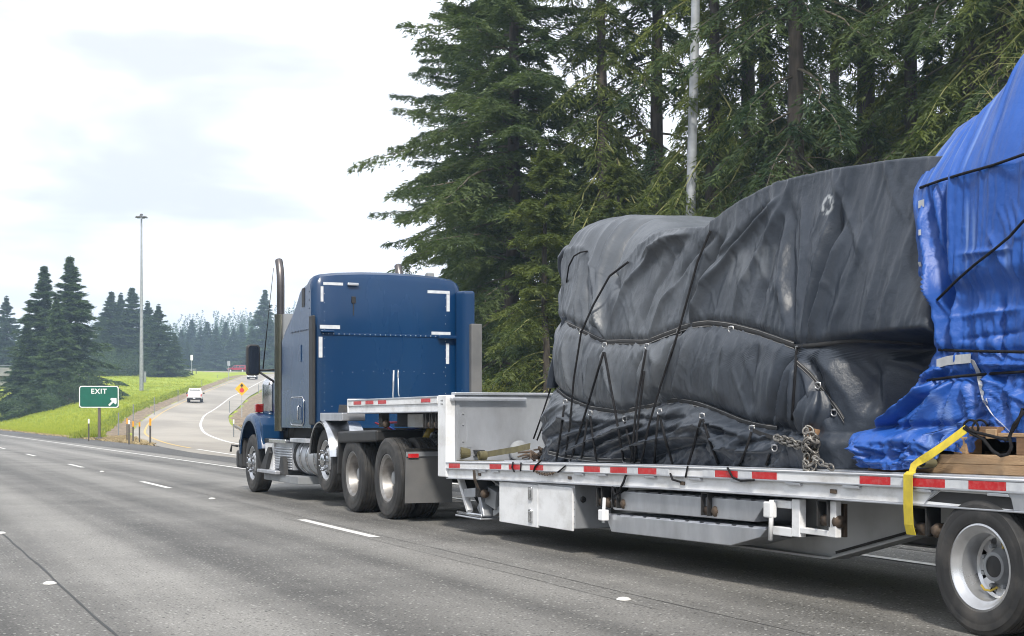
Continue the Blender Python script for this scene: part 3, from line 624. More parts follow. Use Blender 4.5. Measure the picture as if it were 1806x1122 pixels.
def make_wheel(kind, R, r, w, parent, loc):
    wob = bpy.data.objects.new('wheel', None); COL.objects.link(wob); wob.parent = parent; wob.location = Vector(loc) - worldloc(parent)
    def wp(name, mb, m):
        o = obj(name, mb, m, None, autosmooth=True); o.parent = wob; return o
    wp('tyre', MB().lathe_x(tyre_prof(R, r, w), n=72), M_TYRE)
    a = w / 2
    if kind == 'front':
        mb = MB(); mb.lathe_x([(-a * .72, r), (-a * .84, r + .006), (-a * .86, r - .012), (-a * .74, r - .03), (-a * .55, r - .05), (-a * .62, r - .075)], n=60)
        disc_holes(mb, -a * .86, r * .42, r - .07, 10, .033, r * .69, .055); mb.lathe_x([(a * .6, r * .9), (a * .6, 0)], n=24); wp('rim', mb, M_RIMB)
        mb = MB(); mb.lathe_x([(-a * .86, r * .45), (-a * .95, r * .40), (-a * 1.02, r * .34), (-a * 1.25, r * .33), (-a * 1.36, r * .26), (-a * 1.4, r * .1), (-a * 1.41, 0)], n=32); wp('hub', mb, M_CHROME)
        mb = MB()
        for k in range(10):
            q = 2 * math.pi * k / 10; c = (-a * .88, r * .50 * math.cos(q), r * .50 * math.sin(q)); mb.tube([c, (c[0] - .055, c[1], c[2]), (c[0] - .07, c[1], c[2])], [.019, .019, .006], 8)
        n = wp('lug_nut', mb, M_CHROME); n['kind'] = 'stuff'
    elif kind == 'drive':
        mb = MB(); mb.lathe_x([(-a * .72, r), (-a * .86, r + .008), (-a * .88, r - .008), (-a * .80, r - .022), (-a * .70, r - .045), (-a * .3, r - .06), (a * .5, r - .08), (a * .62, r * .68), (a * .62, r * .38)], n=60); wp('rim', mb, M_RIM)
        mb = MB(); mb.lathe_x([(a * .62, r * .5), (a * .55, r * .42), (a * .1, r * .33), (-a * .1, r * .31), (-a * .25, r * .26), (-a * .27, 0)], n=28); wp('hub', mb, M_GREY)
        mb = MB()
        for k in range(10):
            q = 2 * math.pi * k / 10; c = (a * .6, r * .58 * math.cos(q), r * .58 * math.sin(q)); mb.tube([c, (c[0] - .05, c[1], c[2])], .018, 6)
        n = wp('lug_nut', mb, M_RUST); n['kind'] = 'stuff'
    else:      # trailer: bright deep dish with hand holes
        mb = MB(); mb.lathe_x([(-a * .72, r), (-a * .88, r + .008), (-a * .91, r - .004), (-a * .84, r - .016), (-a * .62, r - .03), (-a * .5, r - .052), (-a * .3, r - .056), (a * .38, r - .062), (a * .5, r - .08)], n=72)
        disc_holes(mb, a * .52, r * .40, r - .078, 8, .027, r * .62, -.006); wp('rim', mb, M_RIMB)
        mb = MB(); mb.lathe_x([(a * .5, r * .46), (a * .42, r * .42), (a * .2, r * .36), (a * .0, r * .345), (-a * .02, r * .27)], n=32); mb.lathe_x([(-a * .02, r * .27), (a * .02, r * .255)], n=32); wp('hub', mb, M_GREY)
        wp('hub_window', MB().lathe_x([(a * .03, r * .255), (-.0, r * .2), (-.004, 0)], n=24), M_BLACK)
        mb = MB()
        for k in range(8):
            q = 2 * math.pi * k / 8 + .39; c = (a * .5, r * .50 * math.cos(q), r * .50 * math.sin(q)); mb.tube([c, (c[0] - .04, c[1], c[2])], .014, 6)
        n = wp('lug_nut', mb, M_GREY); n['kind'] = 'stuff'
        for sg in (1, -1):
            mb = MB(); mb.tube([(a * .42, -.02 * sg, .13 * sg), (a * .2, -.05 * sg, .155 * sg), (a * .05, -.085 * sg, .15 * sg), (-a * .1, -.095 * sg, .12 * sg)], .0075, 6); wp('valve_hose', mb, M_YEL)
    return wob
def mirror_wheel(wob, x):
    """the same wheel on the far side of the vehicle, facing outwards"""
    c = copy_tree(wob, wob.parent); c.location = (x - worldloc(wob.parent).x, wob.location.y, wob.location.z); c.rotation_euler = (0, 0, math.pi); return c
S_F, S_P, S_1, S_2 = 25.67, 21.15, 19.72, 18.22
wf = make_wheel('front', .515, .300, .29, truck, (6.36, S_F, .515)); mirror_wheel(wf, 8.64)
wp_ = make_wheel('front', .485, .300, .28, truck, (6.37, S_P, .69)); mirror_wheel(wp_, 8.63)
for s in (S_1, S_2):
    wd = make_wheel('drive', .535, .315, .28, truck, (6.34, s, .535)); c = copy_tree(wd, truck); c.location.x += .33
    mirror_wheel(wd, 8.66); mirror_wheel(wd, 8.33)
# chassis
mb = MB()
for x in (7.08, 7.83): mb.box(x, x + .09, 17.2, 27.0, .72, .98)
for s in (17.25, 19.0, 20.5, 22.5, 24.3, 26.8): mb.box(7.171, 7.829, s, s + .12, .76, .94)
tp('frame_rail', mb, M_DARK)
for s, z in ((S_1, .535), (S_2, .535), (S_P, .69), (S_F, .515)):
    mb = MB(); mb.tube([(6.6, s, z), (8.4, s, z)], .075, 10)
    if s in (S_1, S_2): mb.lathe_x([(-.25, .08), (-.14, .2), (0, .24), (.14, .2), (.25, .08)], (7.5, s, z), 20)
    tp('axle', mb, M_DARK)
# sleeper: lofted across its width, roof crowned
zb = 1.165
side = [at_x(570, 487, 6.3), at_x(552, 493, 6.3), at_x(533, 506, 6.3), at_x(522, 531, 6.3), at_x(513, 555, 6.3)]
S_R = 22.0
prof = [(S_R, zb), (S_R, 1.9), (S_R, 2.7), (S_R, 3.42), (S_R + .05, 3.53), (S_R + .16, 3.575)] + [(max(p.y, S_R + .25), p.z + .04) for p in side[1:]] + [(23.75, 2.82), (23.95, 2.60), (23.97, zb)]
cy_, cz_ = 22.95, 2.2
def loft_x(prof, xs, insets, lifts, c, zlift=2.6):
    P = []
    for x, ins, lf in zip(xs, insets, lifts):
        row = []
        for y, z in prof:
            yy = y - math.copysign(min(ins, abs(y - c[0])), y - c[0]); zz = z - (ins if z > c[1] + .4 else 0) + (lf * max(0, min(1, (z - zlift) / .8)))
            row.append((x, yy, zz))
        P.append(row)
    return P
xs = [6.29, 6.31, 6.36, 6.44, 6.7, 7.1, 7.54, 7.98, 8.38, 8.64, 8.72, 8.77, 8.79]
P = loft_x(prof, xs, [.10, .055, .02, .0, 0, 0, 0, 0, 0, 0, .02, .055, .10], [-.03, -.02, -.01, 0, .035, .06, .07, .06, .035, 0, -.01, -.02, -.03], (cy_, cz_))
mb = MB(); mb.grid(np.array(P), True, wrap=True); mb.sheet(P[0][::-1]); mb.sheet(P[-1])
sleeper = tp('sleeper', mb, M_BLUE, autosmooth=True)
def on_rear(px, py, dy=-.006): p = at_y(px, py, S_R); return p
def rear_patch(name, x0, y0, x1, y1, m, t=.004, parent=None, off=.0, **k):
    a, b = at_y(x0, y0, S_R), at_y(x1, y1, S_R); return tp(name, MB().box(a.x, b.x, S_R - off - t, S_R - off - .0005, min(a.z, b.z), max(a.z, b.z)), m, parent or truck, **k)
for r_ in ((570, 497.5, 605, 503.7), (565.5, 505, 570.3, 532), (564, 573, 599.6, 580.5), (562, 594, 568.6, 630.7), (754, 512, 793, 518.5), (787.5, 519.2, 793, 549.5), (761, 585, 794.4, 591), (786.5, 606, 792, 642)):
    rear_patch('reflective_tape', *r_, M_TAPEW, t=.003)
rear_patch('work_lamp', 612, 499, 631, 504.5, M_ALU, t=.06, bevel=.01)
rear_patch('vent', 619.5, 523, 627, 535, M_BLACK, t=.02, bevel=.006); rear_patch('lamp_cord', 622.5, 535, 624, 556, M_BLACK, t=.01)
rear_patch('grab_handle', 565, 582.5, 588, 587, M_BLUE, t=.06, bevel=.012); rear_patch('grab_handle', 771, 592, 806, 598.5, M_BLUE, t=.10, bevel=.012)
# seam with rivets, and panel joints
a, b = at_y(563, 585.5, S_R), at_y(800, 597, S_R); zs_ = (a.z + b.z) / 2
seam = tp('rear_seam', MB().box(a.x + .02, b.x - .02, S_R - .012, S_R - .001, zs_ - .02, zs_ + .02), M_BLUE, bevel=.005)
mb = MB()
for x in np.arange(a.x + .06, b.x - .03, .085): mb.bolt((x, S_R - .012, zs_), .0085, 'y', .006, 6)
for z in (1.5, 2.05):
    for x in np.arange(6.6, 8.6, .17): mb.bolt((x, S_R - .0005, z + .02 * math.sin(x * 9)), .0055, 'y', .004, 6)
for x in (6.48, 8.5):
    for z in np.arange(1.3, 3.3, .14): mb.bolt((x, S_R - .0005, z), .006, 'y', .004, 6)
rv = tp('rivets', mb, M_ALU); rv['kind'] = 'stuff'
# left side details of the sleeper
def side_patch(name, x0, y0, x1, y1, m, t=.012, d=6.29, **k):
    a, b = at_x(x0, y0, d), at_x(x1, y1, d); s0, s1 = sorted((a.y, b.y)); return tp(name, MB().box(d - t, d - .0005, s0, s1, min(a.z, b.z), max(a.z, b.z)), m, **k)
hd = at_x(514, 703, 6.29); hd2 = at_x(536, 748, 6.29)
cxs, czs = (hd.y + hd2.y) / 2, (hd.z + hd2.z) / 2; hw_, hh_ = abs(hd.y - hd2.y) / 2, abs(hd.z - hd2.z) / 2
mb = MB(); mb.prism_x([(cxs + y, czs + z) for y, z in rounded(hw_, hh_, .08)], 6.268, 6.2895); hatch = tp('luggage_door', mb, M_BLUE, bevel=.006)
mb = MB(); ring_ = rounded(hw_ + .018, hh_ + .018, .095, 6); mb.tube([(6.283, cxs + y, czs + z) for y, z in ring_], .012, 6, closed=True); tp('door_trim', mb, M_CHROME, hatch)
mb = MB(); mb.tube([(6.245, cxs - hw_ * .55, czs - .14), (6.235, cxs - hw_ * .55, czs - .10), (6.235, cxs - hw_ * .55, czs + .06), (6.265, cxs - hw_ * .55, czs + .09)], .014, 6); tp('handle', mb, M_CHROME, hatch)
side_patch('side_window', 533, 509, 537.5, 541, M_BLACK, .008); side_patch('side_vent', 529, 609, 531.5, 639, M_BLUE, .01)
a = at_x(513, 587, 6.29); a2 = at_x(551, 583, 6.29); mb = MB(); mb.box(6.28, 6.2895, a2.y, a.y, a.z - .012, a.z + .012); tp('side_seam', mb, M_BLUE, bevel=.003)
mb = MB()
for s in np.arange(a2.y + .04, a.y, .09): mb.bolt((6.28, s, a.z), .009, 'x', .005, 6)
for z in np.arange(2.65, 3.4, .13): mb.bolt((6.289, a2.y + .18, z), .009, 'x', .005, 6)
rv = tp('rivets', mb, M_DARK); rv['kind'] = 'stuff'
e0, e1 = at_x(556, 556, 6.3), at_x(552, 753, 6.3)
tp('side_extender', MB().box(6.255, 6.30, S_R - .13, S_R + .10, 1.22, e0.z), M_BLACK, bevel=.015)
# right hand fairing and rubber extender
f0, f1 = at_y(803, 508, S_R - .0), at_y(826, 640, S_R)
mb = MB(); mb.prism_z([(f0.x, S_R + .02), (f0.x - .02, S_R - .10), (f0.x + .05, S_R - .24), (f1.x, S_R - .30), (f1.x + .03, S_R + .02)], 1.24, f0.z - .06); tp('side_extender', mb, M_BLUE, bevel=.045, seg=4)
g0, g1 = at_y(827, 572, S_R - .2), at_y(844, 700, S_R - .2)
tp('side_extender', MB().box(g0.x - .02, g1.x, S_R - .36, S_R - .14, .9, g0.z), M_FLAP, bevel=.015)
# day cab, windscreen, hood (mostly hidden from this side, but there)
def body(name, rows, m, **k):
    mb = MB(); P = [[(x, s, z) for x, z in r] for s, r in rows]; mb.grid(np.array(P), True, wrap=True); mb.sheet(P[0][::-1]); mb.sheet(P[-1]); return tp(name, mb, m, autosmooth=True, **k)
def sect(x0, x1, z0, z1, r=.12, tum=.0):
    return [(x0, z0), (x0, z0 + (z1 - z0) * .5), (x0 + tum, z1 - r), (x0 + tum + r * .3, z1 - r * .3), (x0 + tum + r, z1), ((x0 + x1) / 2, z1 + .03), (x1 - tum - r, z1), (x1 - tum - r * .3, z1 - r * .3), (x1 - tum, z1 - r), (x1, z0 + (z1 - z0) * .5), (x1, z0)]
body('cab', [(23.98, sect(6.5, 8.5, 1.15, 2.72, .14, .03)), (24.6, sect(6.5, 8.5, 1.15, 2.72, .14, .05)), (24.95, sect(6.5, 8.5, 1.15, 2.68, .14, .06)), (25.25, sect(6.52, 8.48, 1.15, 2.2, .1, .04)), (25.35, sect(6.52, 8.48, 1.15, 1.95, .08, .0))], M_BLUE)
tp('windscreen', MB().hexa([(6.68, 25.0, 2.62), (8.32, 25.0, 2.62), (8.3, 24.97, 2.63), (6.7, 24.97, 2.63)], [(6.62, 25.33, 2.06), (8.38, 25.33, 2.06), (8.38, 25.28, 2.03), (6.62, 25.28, 2.03)]), M_GLASS)
dr = tp('door', MB().box(6.478, 6.499, 24.2, 25.2, 1.2, 1.98), M_BLUE, bevel=.01); tp('handle', MB().box(6.45, 6.478, 24.28, 24.42, 1.78, 1.81), M_CHROME, dr)
tp('window', MB().hexa([(6.49, 24.25, 2.0), (6.49, 25.15, 2.0), (6.52, 25.15, 2.0), (6.52, 24.25, 2.0)], [(6.52, 24.25, 2.55), (6.52, 24.95, 2.55), (6.55, 24.95, 2.55), (6.55, 24.25, 2.55)]), M_GLASS)
body('hood', [(25.36, sect(6.62, 8.38, 1.05, 1.98, .18, .05)), (26.3, sect(6.72, 8.28, 1.0, 1.9, .2, .06)), (27.2, sect(6.82, 8.18, .9, 1.78, .22, .06)), (27.42, sect(6.86, 8.14, .85, 1.72, .22, .06))], M_BLUE)
tp('grille', MB().box(7.0, 8.0, 27.42, 27.5, .8, 1.68), M_CHROME, bevel=.03)
tp('bumper', MB().box(6.34, 8.66, 27.2, 27.42, .38, .72), M_BLACK, bevel=.05, seg=3)
bk = at_x(425.5, 806, 6.2)
# front fenders: arched skins over the front wheels
def fender(x0, x1, yc, zc, rad, a0, a1, m, name='fender', lip=.05, n=22, thick=.02, taper=0):
    P = []; 
    for i in range(n + 1):
        q = math.radians(a0 + (a1 - a0) * i / n); c, s_ = math.cos(q), math.sin(q); ro = rad * (1 + taper * max(0, -c))
        row = []
        for x, dr in ((x0, -lip), (x0 - .004, -lip * .3), (x0 + .012, -.006), (x0 + .05, 0.018), ((x0 + x1) / 2, .03), (x1, .0), (x1, -thick), ((x0 + x1) / 2, .03 - thick), (x0 + .05, .018 - thick * 1.2), (x0 + .02, -lip)):
            row.append((x, yc + (ro + dr) * c, zc + (ro + dr) * s_))
        P.append(row)
    mb = MB(); mb.grid(np.array(P), True, wrap=True); mb.sheet(P[0]); mb.sheet(P[-1][::-1]); return tp(name, mb, m, autosmooth=True)
for x0, x1 in ((6.17, 6.75),):
    fender(x0, x1, S_F, .60, .79, 166, 6, M_BLUE, lip=.12)
c_ = fender(6.17, 6.75, S_F, .60, .79, 166, 6, M_BLUE, lip=.12); c_.scale = (-1, 1, 1); c_.location.x = 0.0
tp('fender_skirt', MB().prism_x([(24.90, .80), (24.94, 1.2), (25.12, 1.34), (25.0, .80)], 6.22, 6.7), M_BLUE, bevel=.02)
tp('bumper_end', MB().box(6.2, 6.36, 26.30, 26.62, .40, .95), M_BLACK, bevel=.05)
tp('tow_hook', MB().tube([(6.2, 26.6, .80), (6.08, 26.62, .82), (6.06, 26.62, .70)], .02, 6), M_BLACK)
q = at_x(456, 720, 6.34); tp('marker_lamp', MB().box(6.28, 6.41, q.y - .07, q.y + .07, q.z - .075, q.z + .075), M_LENS, bevel=.02)
tp('lamp_stalk', MB().box(6.325, 6.365, q.y - .02, q.y + .02, q.z - .14, q.z - .074), M_BLACK)
q = at_x(479, 700, 6.55); mb = MB(); mb.lathe_z([(0, .33), (.1, .32), (.155, .26), (.165, .2), (.165, -.25), (.14, -.32), (0, -.33)], (6.55, q.y, q.z), 24); tp('air_cleaner', mb, M_CHROME)
# exhaust stacks with heat shields
def stack(x, sg):
    st = at_x(498, 555, 6.45); y0 = st.y; zt = at_x(498, 462, 6.45).z
    mb = MB(); mb.tube([(x, y0, 1.2), (x, y0, zt - .42), (x, y0 + .01, zt - .26), (x, y0 + .045, zt - .12), (x, y0 + .10, zt - .01), (x, y0 + .13, zt + .03)], .066, 16, caps=False)
    mb.tube([(x, y0 + .128, zt + .025), (x, y0 + .09, zt - .03)], .055, 12); o = tp('exhaust_stack', mb, M_STACK)
    zs = at_x(494, 556, 6.45).z; z0 = at_x(488, 760, 6.45).z
    P = []
    for z in np.linspace(z0, zs, 12): P.append([(x + .105 * math.cos(q), y0 + .105 * math.sin(q), z) for q in np.linspace(0, 2 * math.pi, 21)[:-1]])
    mb = MB(); mb.grid(np.array(P), True, wrap=True); mb.sheet(P[0][::-1]); tp('heat_shield', mb, M_SHIELD, o)
    mb = MB()
    for z in np.arange(z0 + .1, zs - .1, .075): mb.bolt((x + .06 * sg, y0 - .086, z), .012, 'y', .005, 6)
    v = tp('vent_hole', mb, M_TAPEW, o); v['kind'] = 'stuff'
    tp('muffler', MB().lathe_z([(0, z0 - .15), (.08, z0 - .15), (.13, z0 - .1), (.13, zs - .35), (0, zs - .3)], (x + .24 * sg, y0 - .05, 0), 18), M_DARK)
    tp('stack_bracket', MB().box(min(x, x + .3 * sg), max(x, x + .3 * sg), y0 - .24, y0 - .12, 1.22, zs + .0), M_GREY)
stack(6.42, 1); stack(8.58, -1)
# mirrors
def mirror(x, sg):
    p = at_x(447.5, 635, 6.08); w2, h2 = .115, .27
    mb = MB(); mb.prism_y([(x + a, p.z + b) for a, b in rounded(w2, h2, .07)], p.y, p.y + .13); o = tp('mirror', mb, M_CHROME if False else M_BLACK, bevel=.02)
    tp('mirror_glass', MB().prism_y([(x + a, p.z + b) for a, b in rounded(w2 - .022, h2 - .03, .05)], p.y - .004, p.y - .0005), M_MIRG, o)
    tp('mirror_arm', MB().tube([(x + .08 * sg, p.y + .05, p.z - .18), (x + .45 * sg, p.y + .0, p.z - .16)], .016, 6), M_BLACK); tp('mirror_arm', MB().tube([(x + .1 * sg, p.y + .05, p.z - .2), (x + .48 * sg, p.y, p.z - .45)], .02, 6), M_BLACK)
mirror(6.08, 1); mirror(8.92, -1)
a, b = at_x(464, 650, 6.3), at_x(482.5, 473, 6.3)
mb = MB(); mb.tube([a, a.lerp(b, .5) + Vector((0, .015, 0)), b], [.012, .007, .005], 6); tp('antenna', mb, M_BLACK)
mb = MB(); mb.tube([(8.25, 23.3, 3.50), (8.25, 23.3, 3.58), (8.25, 23.16, 3.66)], [.05, .06, .085], 12); tp('roof_horn', mb, M_CHROME)
q = at_y(757, 484, 22.6); tp('roof_vent', MB().prism_x([(22.5, 3.56), (22.8, 3.56), (22.62, q.z + .03), (22.5, q.z + .02)], q.x - .06, q.x + .06), M_GREY, bevel=.02)
# tank, steps, boxes along the left
def tank(x, y0, y1):
    mb = MB(); mb.lathe_y([(y0, 0), (y0, .26), (y0 + .03, .30), (y0 + .05, .31), (y1 - .05, .31), (y1 - .03, .30), (y1, .26), (y1, 0)], (x, 0, .70), 36); o = tp('fuel_tank', mb, M_ALU, autosmooth=True)
    for y in (y0 + .25, (y0 + y1) / 2, y1 - .3): tp('tank_strap', MB().lathe_y([(y - .035, .312), (y - .035, .322), (y + .035, .322), (y + .035, .312)], (x, 0, .70), 36), M_CHROME, o); tp('strap_rubber', MB().lathe_y([(y + .036, .311), (y + .036, .318), (y + .06, .318), (y + .06, .311)], (x, 0, .70), 36), M_BLACK, o)
    return o
tank(6.62, 21.72, 23.1); tank(8.38, 21.72, 23.1)
mb = MB(); mb.lathe_y([(23.1, .28), (23.15, .315), (23.3, .32), (23.45, .30), (23.45, 0)], (6.62, 0, .70), 30); tp('hose_reel', mb, M_BLACK)
# step box with corrugated face, step plate and skirts
y0, y1 = sx(511, 6.25), sx(481, 6.25); zt, zm = at_x(496, 778, 6.25).z, at_x(496, 828, 6.25).z
poly = [(y0, zm)] ; 
mb = MB(); mb.box(6.30, 6.7, y0, y1, zm, zt); tp('tool_box', mb, M_ALU, bevel=.01)
mb = MB()
n = 9
for k in range(n):
    z = zm + (zt - zm - .1) * (k + .5) / n; mb.box(6.272, 6.2995, y0 + .02, y1 - .02, z - .014, z + .014)
o = tp('corrugated_face', mb, M_ALU, bevel=.008)
tp('step_tread', MB().box(6.18, 6.5, y0, y1, zt - .03, zt + .03), M_CHROME, bevel=.008)
a, b = sx(494, 6.2), sx(461, 6.2); z0 = at_x(478, 831, 6.2).z
tp('step_plate', MB().box(6.12, 6.62, a, b, z0 - .035, z0 + .02), M_ALU, bevel=.008)
tp('step_skirt', MB().box(6.22, 6.6, sx(526, 6.22), b - .1, z0 - .16, z0 - .036), M_GREY, bevel=.008)
tp('step_bracket', MB().prism_x([(a - .28, z0 - .04), (a + .12, z0 - .04), (a - .02, zm + .22), (a - .16, zm + .22)], 6.2, 6.268), M_BLACK)
tp('step_bracket', MB().prism_x([(b - .28, z0 + .02), (b + .1, z0 + .02), (b - .45, z0 + .40), (b - .52, z0 + .30)], 6.2, 6.268), M_BLACK)
tp('side_panel', MB().prism_x([(y1 + .01, zm - .05), (y1 + .55, zm - .05), (y1 + .62, zt - .05), (y1 + .01, zt - .02)], 6.27, 6.35), M_ALUW, bevel=.006)
tp('side_rail', MB().box(6.26, 6.4, y1 + .02, y1 + .62, zt - .04, zt + .03), M_BLACK, bevel=.01)
tp('cab_skirt', MB().box(6.6, 8.4, 22.05, 25.2, .98, 1.16), M_DARK)
tp('cab_step_top', MB().box(6.24, 6.62, sx(540, 6.25), sx(512, 6.25), zt - .01, zt + .06), M_ALU, bevel=.008)
# lift axle fender with bracket and lamp
fender(6.15, 6.72, S_P, .72, .56, 176, 6, M_CHROME, lip=.03, thick=.012)
c_ = fender(6.15, 6.72, S_P, .72, .56, 176, 6, M_CHROME, lip=.03, thick=.012); c_.scale = (-1, 1, 1); c_.location.x = 0.0
a, b = at_x(570, 757, 6.25), at_x(609, 745, 6.25)
tp('lamp_bracket', MB().box(6.2, 6.55, b.y, a.y, 1.285, 1.40), M_ALU, bevel=.008)
tp('work_lamp', MB().hexa([(6.25, b.y + .02, 1.402), (6.5, b.y + .02, 1.402), (6.5, b.y + .36, 1.402), (6.25, b.y + .36, 1.402)], [(6.28, b.y + .12, 1.50), (6.47, b.y + .12, 1.50), (6.47, b.y + .42, 1.52), (6.28, b.y + .42, 1.52)]), M_DARK, bevel=.01)
# drive fender and front flap, mud flaps, deck plate, fifth wheel, hoses
ya, yb = sx(672, 6.25), sx(605, 6.25); z0 = at_x(620, 768, 6.2).z
tp('quarter_fender', MB().hexa([(6.18, ya, z0 - .07), (6.86, ya, z0 - .07), (6.86, yb, z0 - .12), (6.18, yb, z0 - .12)], [(6.18, ya, z0 + .09), (6.86, ya, z0 + .09), (6.86, yb, z0 + .05), (6.18, yb, z0 + .05)]), M_BLACK, bevel=.03, seg=3)
tp('quarter_fender', MB().hexa([(6.18, yb + .03, .52), (6.86, yb + .03, .52), (6.86, yb + .07, .52), (6.18, yb + .07, .52)], [(6.18, yb - .06, z0 + .04), (6.86, yb - .06, z0 + .04), (6.86, yb + .02, z0 + .05), (6.18, yb + .02, z0 + .05)]), M_BLACK, bevel=.01)
YF = 17.42
for x0, x1 in ((6.2, 6.82), (8.18, 8.8)):
    fl = tp('mud_flap', MB().hexa([(x0 - .02, YF - .01, .25), (x1, YF - .01, .25), (x1, YF + .005, .25), (x0 - .02, YF + .005, .25)], [(x0, YF + .01, .90), (x1, YF + .01, .90), (x1, YF + .02, .90), (x0, YF + .02, .90)]), M_FLAP)
    tp('flap_weight', MB().box(x0, x1, YF - .012, YF + .004, .84, .90), M_ALU, fl); tp('reflector', MB().box(x0 + .02, x0 + .16, YF - .018, YF - .0125, .825, .875), M_TAPER, fl)
tp('flap_hanger', MB().box(6.2, 8.8, YF + .022, YF + .07, .88, .94), M_DARK, bevel=.008)
tp('rear_deck_plate', MB().box(7.0, 8.0, 20.4, 21.95, .985, 1.02), M_ALU)
mb = MB(); mb.prism_z([(7.05, 18.2), (7.95, 18.2), (7.95, 19.3), (7.75, 19.45), (7.25, 19.45), (7.05, 19.3)], 1.12, 1.17); mb.box(7.15, 7.85, 18.6, 19.1, .98, 1.12); tp('fifth_wheel', mb, M_DARK, bevel=.01)
p0 = at_x(671, 742, 6.9); p1 = at_x(690, 748, 6.9)
mb = MB(); mb.tube([(6.95, 20.9, 1.25), (6.9, 20.0, 1.15), (6.88, p0.y, p0.z), (6.9, p1.y, p1.z + .02), (7.0, p1.y - .3, p1.z + .03), (7.1, 17.9, 1.3)], .016, 6); tp('air_hose', mb, M_HOSER)
mb = MB(); mb.tube([(7.05, 20.9, 1.25), (7.0, 20.0, 1.12), (6.95, 18.9, 1.20), (7.15, 17.9, 1.3)], .016, 6); tp('air_hose', mb, M_HOSEB)
mb = MB(); mb.tube([(6.8, 18.4, 1.0), (6.9, 18.35, 1.22)], .05, 10); tp('grease_can', mb, M_YEL)
mb = MB()
rr_ = random.Random(4)
for k in range(14): mb.tube([(6.75 + rr_.uniform(0, .8), 18.0 + rr_.uniform(0, .9), .98), (6.75 + rr_.uniform(0, .8), 18.0 + rr_.uniform(0, .9), 1.12)], rr_.uniform(.012, .03), 6)
o = tp('fittings', mb, M_ALU); o['kind'] = 'stuff'
mb = MB()
for y in (S_1, S_2):
    mb.lathe_z([(0, .3), (.12, .28), (.15, .2), (.15, .05), (0, 0)], (7.0, y + .35, .6), 14); mb.lathe_z([(0, .3), (.12, .28), (.15, .2), (.15, .05), (0, 0)], (8.0, y + .35, .6), 14)
tp('air_spring', mb, M_BLACK)
mb = MB(); mb.box(7.1, 7.9, 22.1, 24.8, .5, .72); mb.box(6.9, 8.1, 20.3, 21.6, .5, .7); tp('gearbox', mb, M_DARK, bevel=.03)
# ------------------------------------------------------------------ the step deck trailer
trailer = thing('flatbed_trailer', 'silver and white step deck flatbed trailer with red and white reflective strips', 'trailer', (7.5, 9.0, 0))
def rp(name, mb, m, parent=None, **k): return obj(name, mb, m, parent or trailer, **k)
XL, XR = 6.2, 8.8
_q = [at_x(px, py, XL) for px, py in ((1806, 845.6), (1560, 836), (1300, 827.7), (1040, 820.3), (781, 814.5))]
_ry = np.array([2.0] + [p.y for p in _q]); _rz = np.array([_q[0].z + .015] + [p.z for p in _q])
_pc = np.polyfit(_ry, _rz, 2)
def rz_(s): return float(np.polyval(_pc, s))         # top of the side rail: the deck is cambered
SF = sx(787, XL)                                     # rear face of the upper step
SB = 3.2                                             # rear end, outside the view
ys = np.linspace(SB, SF - .002, 30)
def rail_strip(name, x0, x1, dz0, dz1, m, ys=ys, bevel=.004, parent=None):
    P = []
    for y in ys:
        z = rz_(y); P.append([(x0, y, z + dz0), (x1, y, z + dz0), (x1, y, z + dz1), (x0, y, z + dz1)])
    mb = MB(); mb.grid(np.array(P), False, wrap=True); mb.sheet(P[0]); mb.sheet(P[-1][::-1]); return rp(name, mb, m, parent, bevel=bevel)
for sg in (0, 1):
    X = (lambda a: a) if sg == 0 else (lambda a: 15.0 - a)
    def xs2(a, b): return (min(X(a), X(b)), max(X(a), X(b)))
    r = rail_strip('side_rail', *xs2(6.20, 6.30), -.085, 0.0, M_ALUW)
    rail_strip('rail_lip', *xs2(6.193, 6.1995), -.014, -.002, M_ALU, parent=r, bevel=.002); rail_strip('rail_lip', *xs2(6.193, 6.1995), -.083, -.072, M_ALU, parent=r, bevel=.002)
    rail_strip('lower_channel', *xs2(6.225, 6.33), -.185, -.0855, M_ALUW); rail_strip('channel_flange', *xs2(6.20, 6.36), -.197, -.1855, M_ALU, bevel=.003)
# deck of long aluminium planks
npl = 13; wpl = (8.695 - 6.305) / npl
for k in range(npl):
    x0 = 6.305 + k * wpl; rail_strip('deck_plank', x0 + .003, x0 + wpl - .003, -.03, .012, M_ALU, ys=np.linspace(SB, SF - .01, 12), bevel=.003)
# reflective strips on the side rail
for x0, x1 in ((792, 811), (864, 884), (898, 919), (935, 958), (1030, 1058), (1077, 1106), (1126, 1158), (1262, 1301), (1327, 1370), (1517, 1571), (1607, 1667), (1709, 1775)):
    a, b = sx(x1, XL), sx(x0, XL); yy = np.linspace(a, b, 3); rail_strip('reflective_strip', 6.1955, 6.1995, -.070, -.017, M_TAPER, ys=yy, bevel=0)
for x0, x1 in ((1302, 1326), (1571.5, 1606.5), (1667.5, 1708.5), (1240, 1261), (1158.5, 1180), (1106.5, 1125.5), (1775.5, 1830)):
    a, b = sx(x1, XL), sx(x0, XL); yy = np.linspace(a, b, 3); rail_strip('reflective_strip', 6.1957, 6.1995, -.070, -.017, M_TAPEW, ys=yy, bevel=0)
# stake pockets and little marker lamps under the rail
for px in (850, 872, 1020, 1060, 1145, 1225, 1300, 1398, 1500, 1625, 1760):
    y = sx(px, XL); z = rz_(y); rp('stake_pocket', MB().box(6.196, 6.2245, y - .09, y + .09, z - .105, z - .0855), M_ALU, bevel=.003)
for px in (846, 1005, 1204, 1470):
    y = sx(px, 6.22); z = rz_(y); rp('marker_lamp', MB().box(6.212, 6.2245, y - .035, y + .035, z - .15, z - .12), M_RUST, bevel=.004)
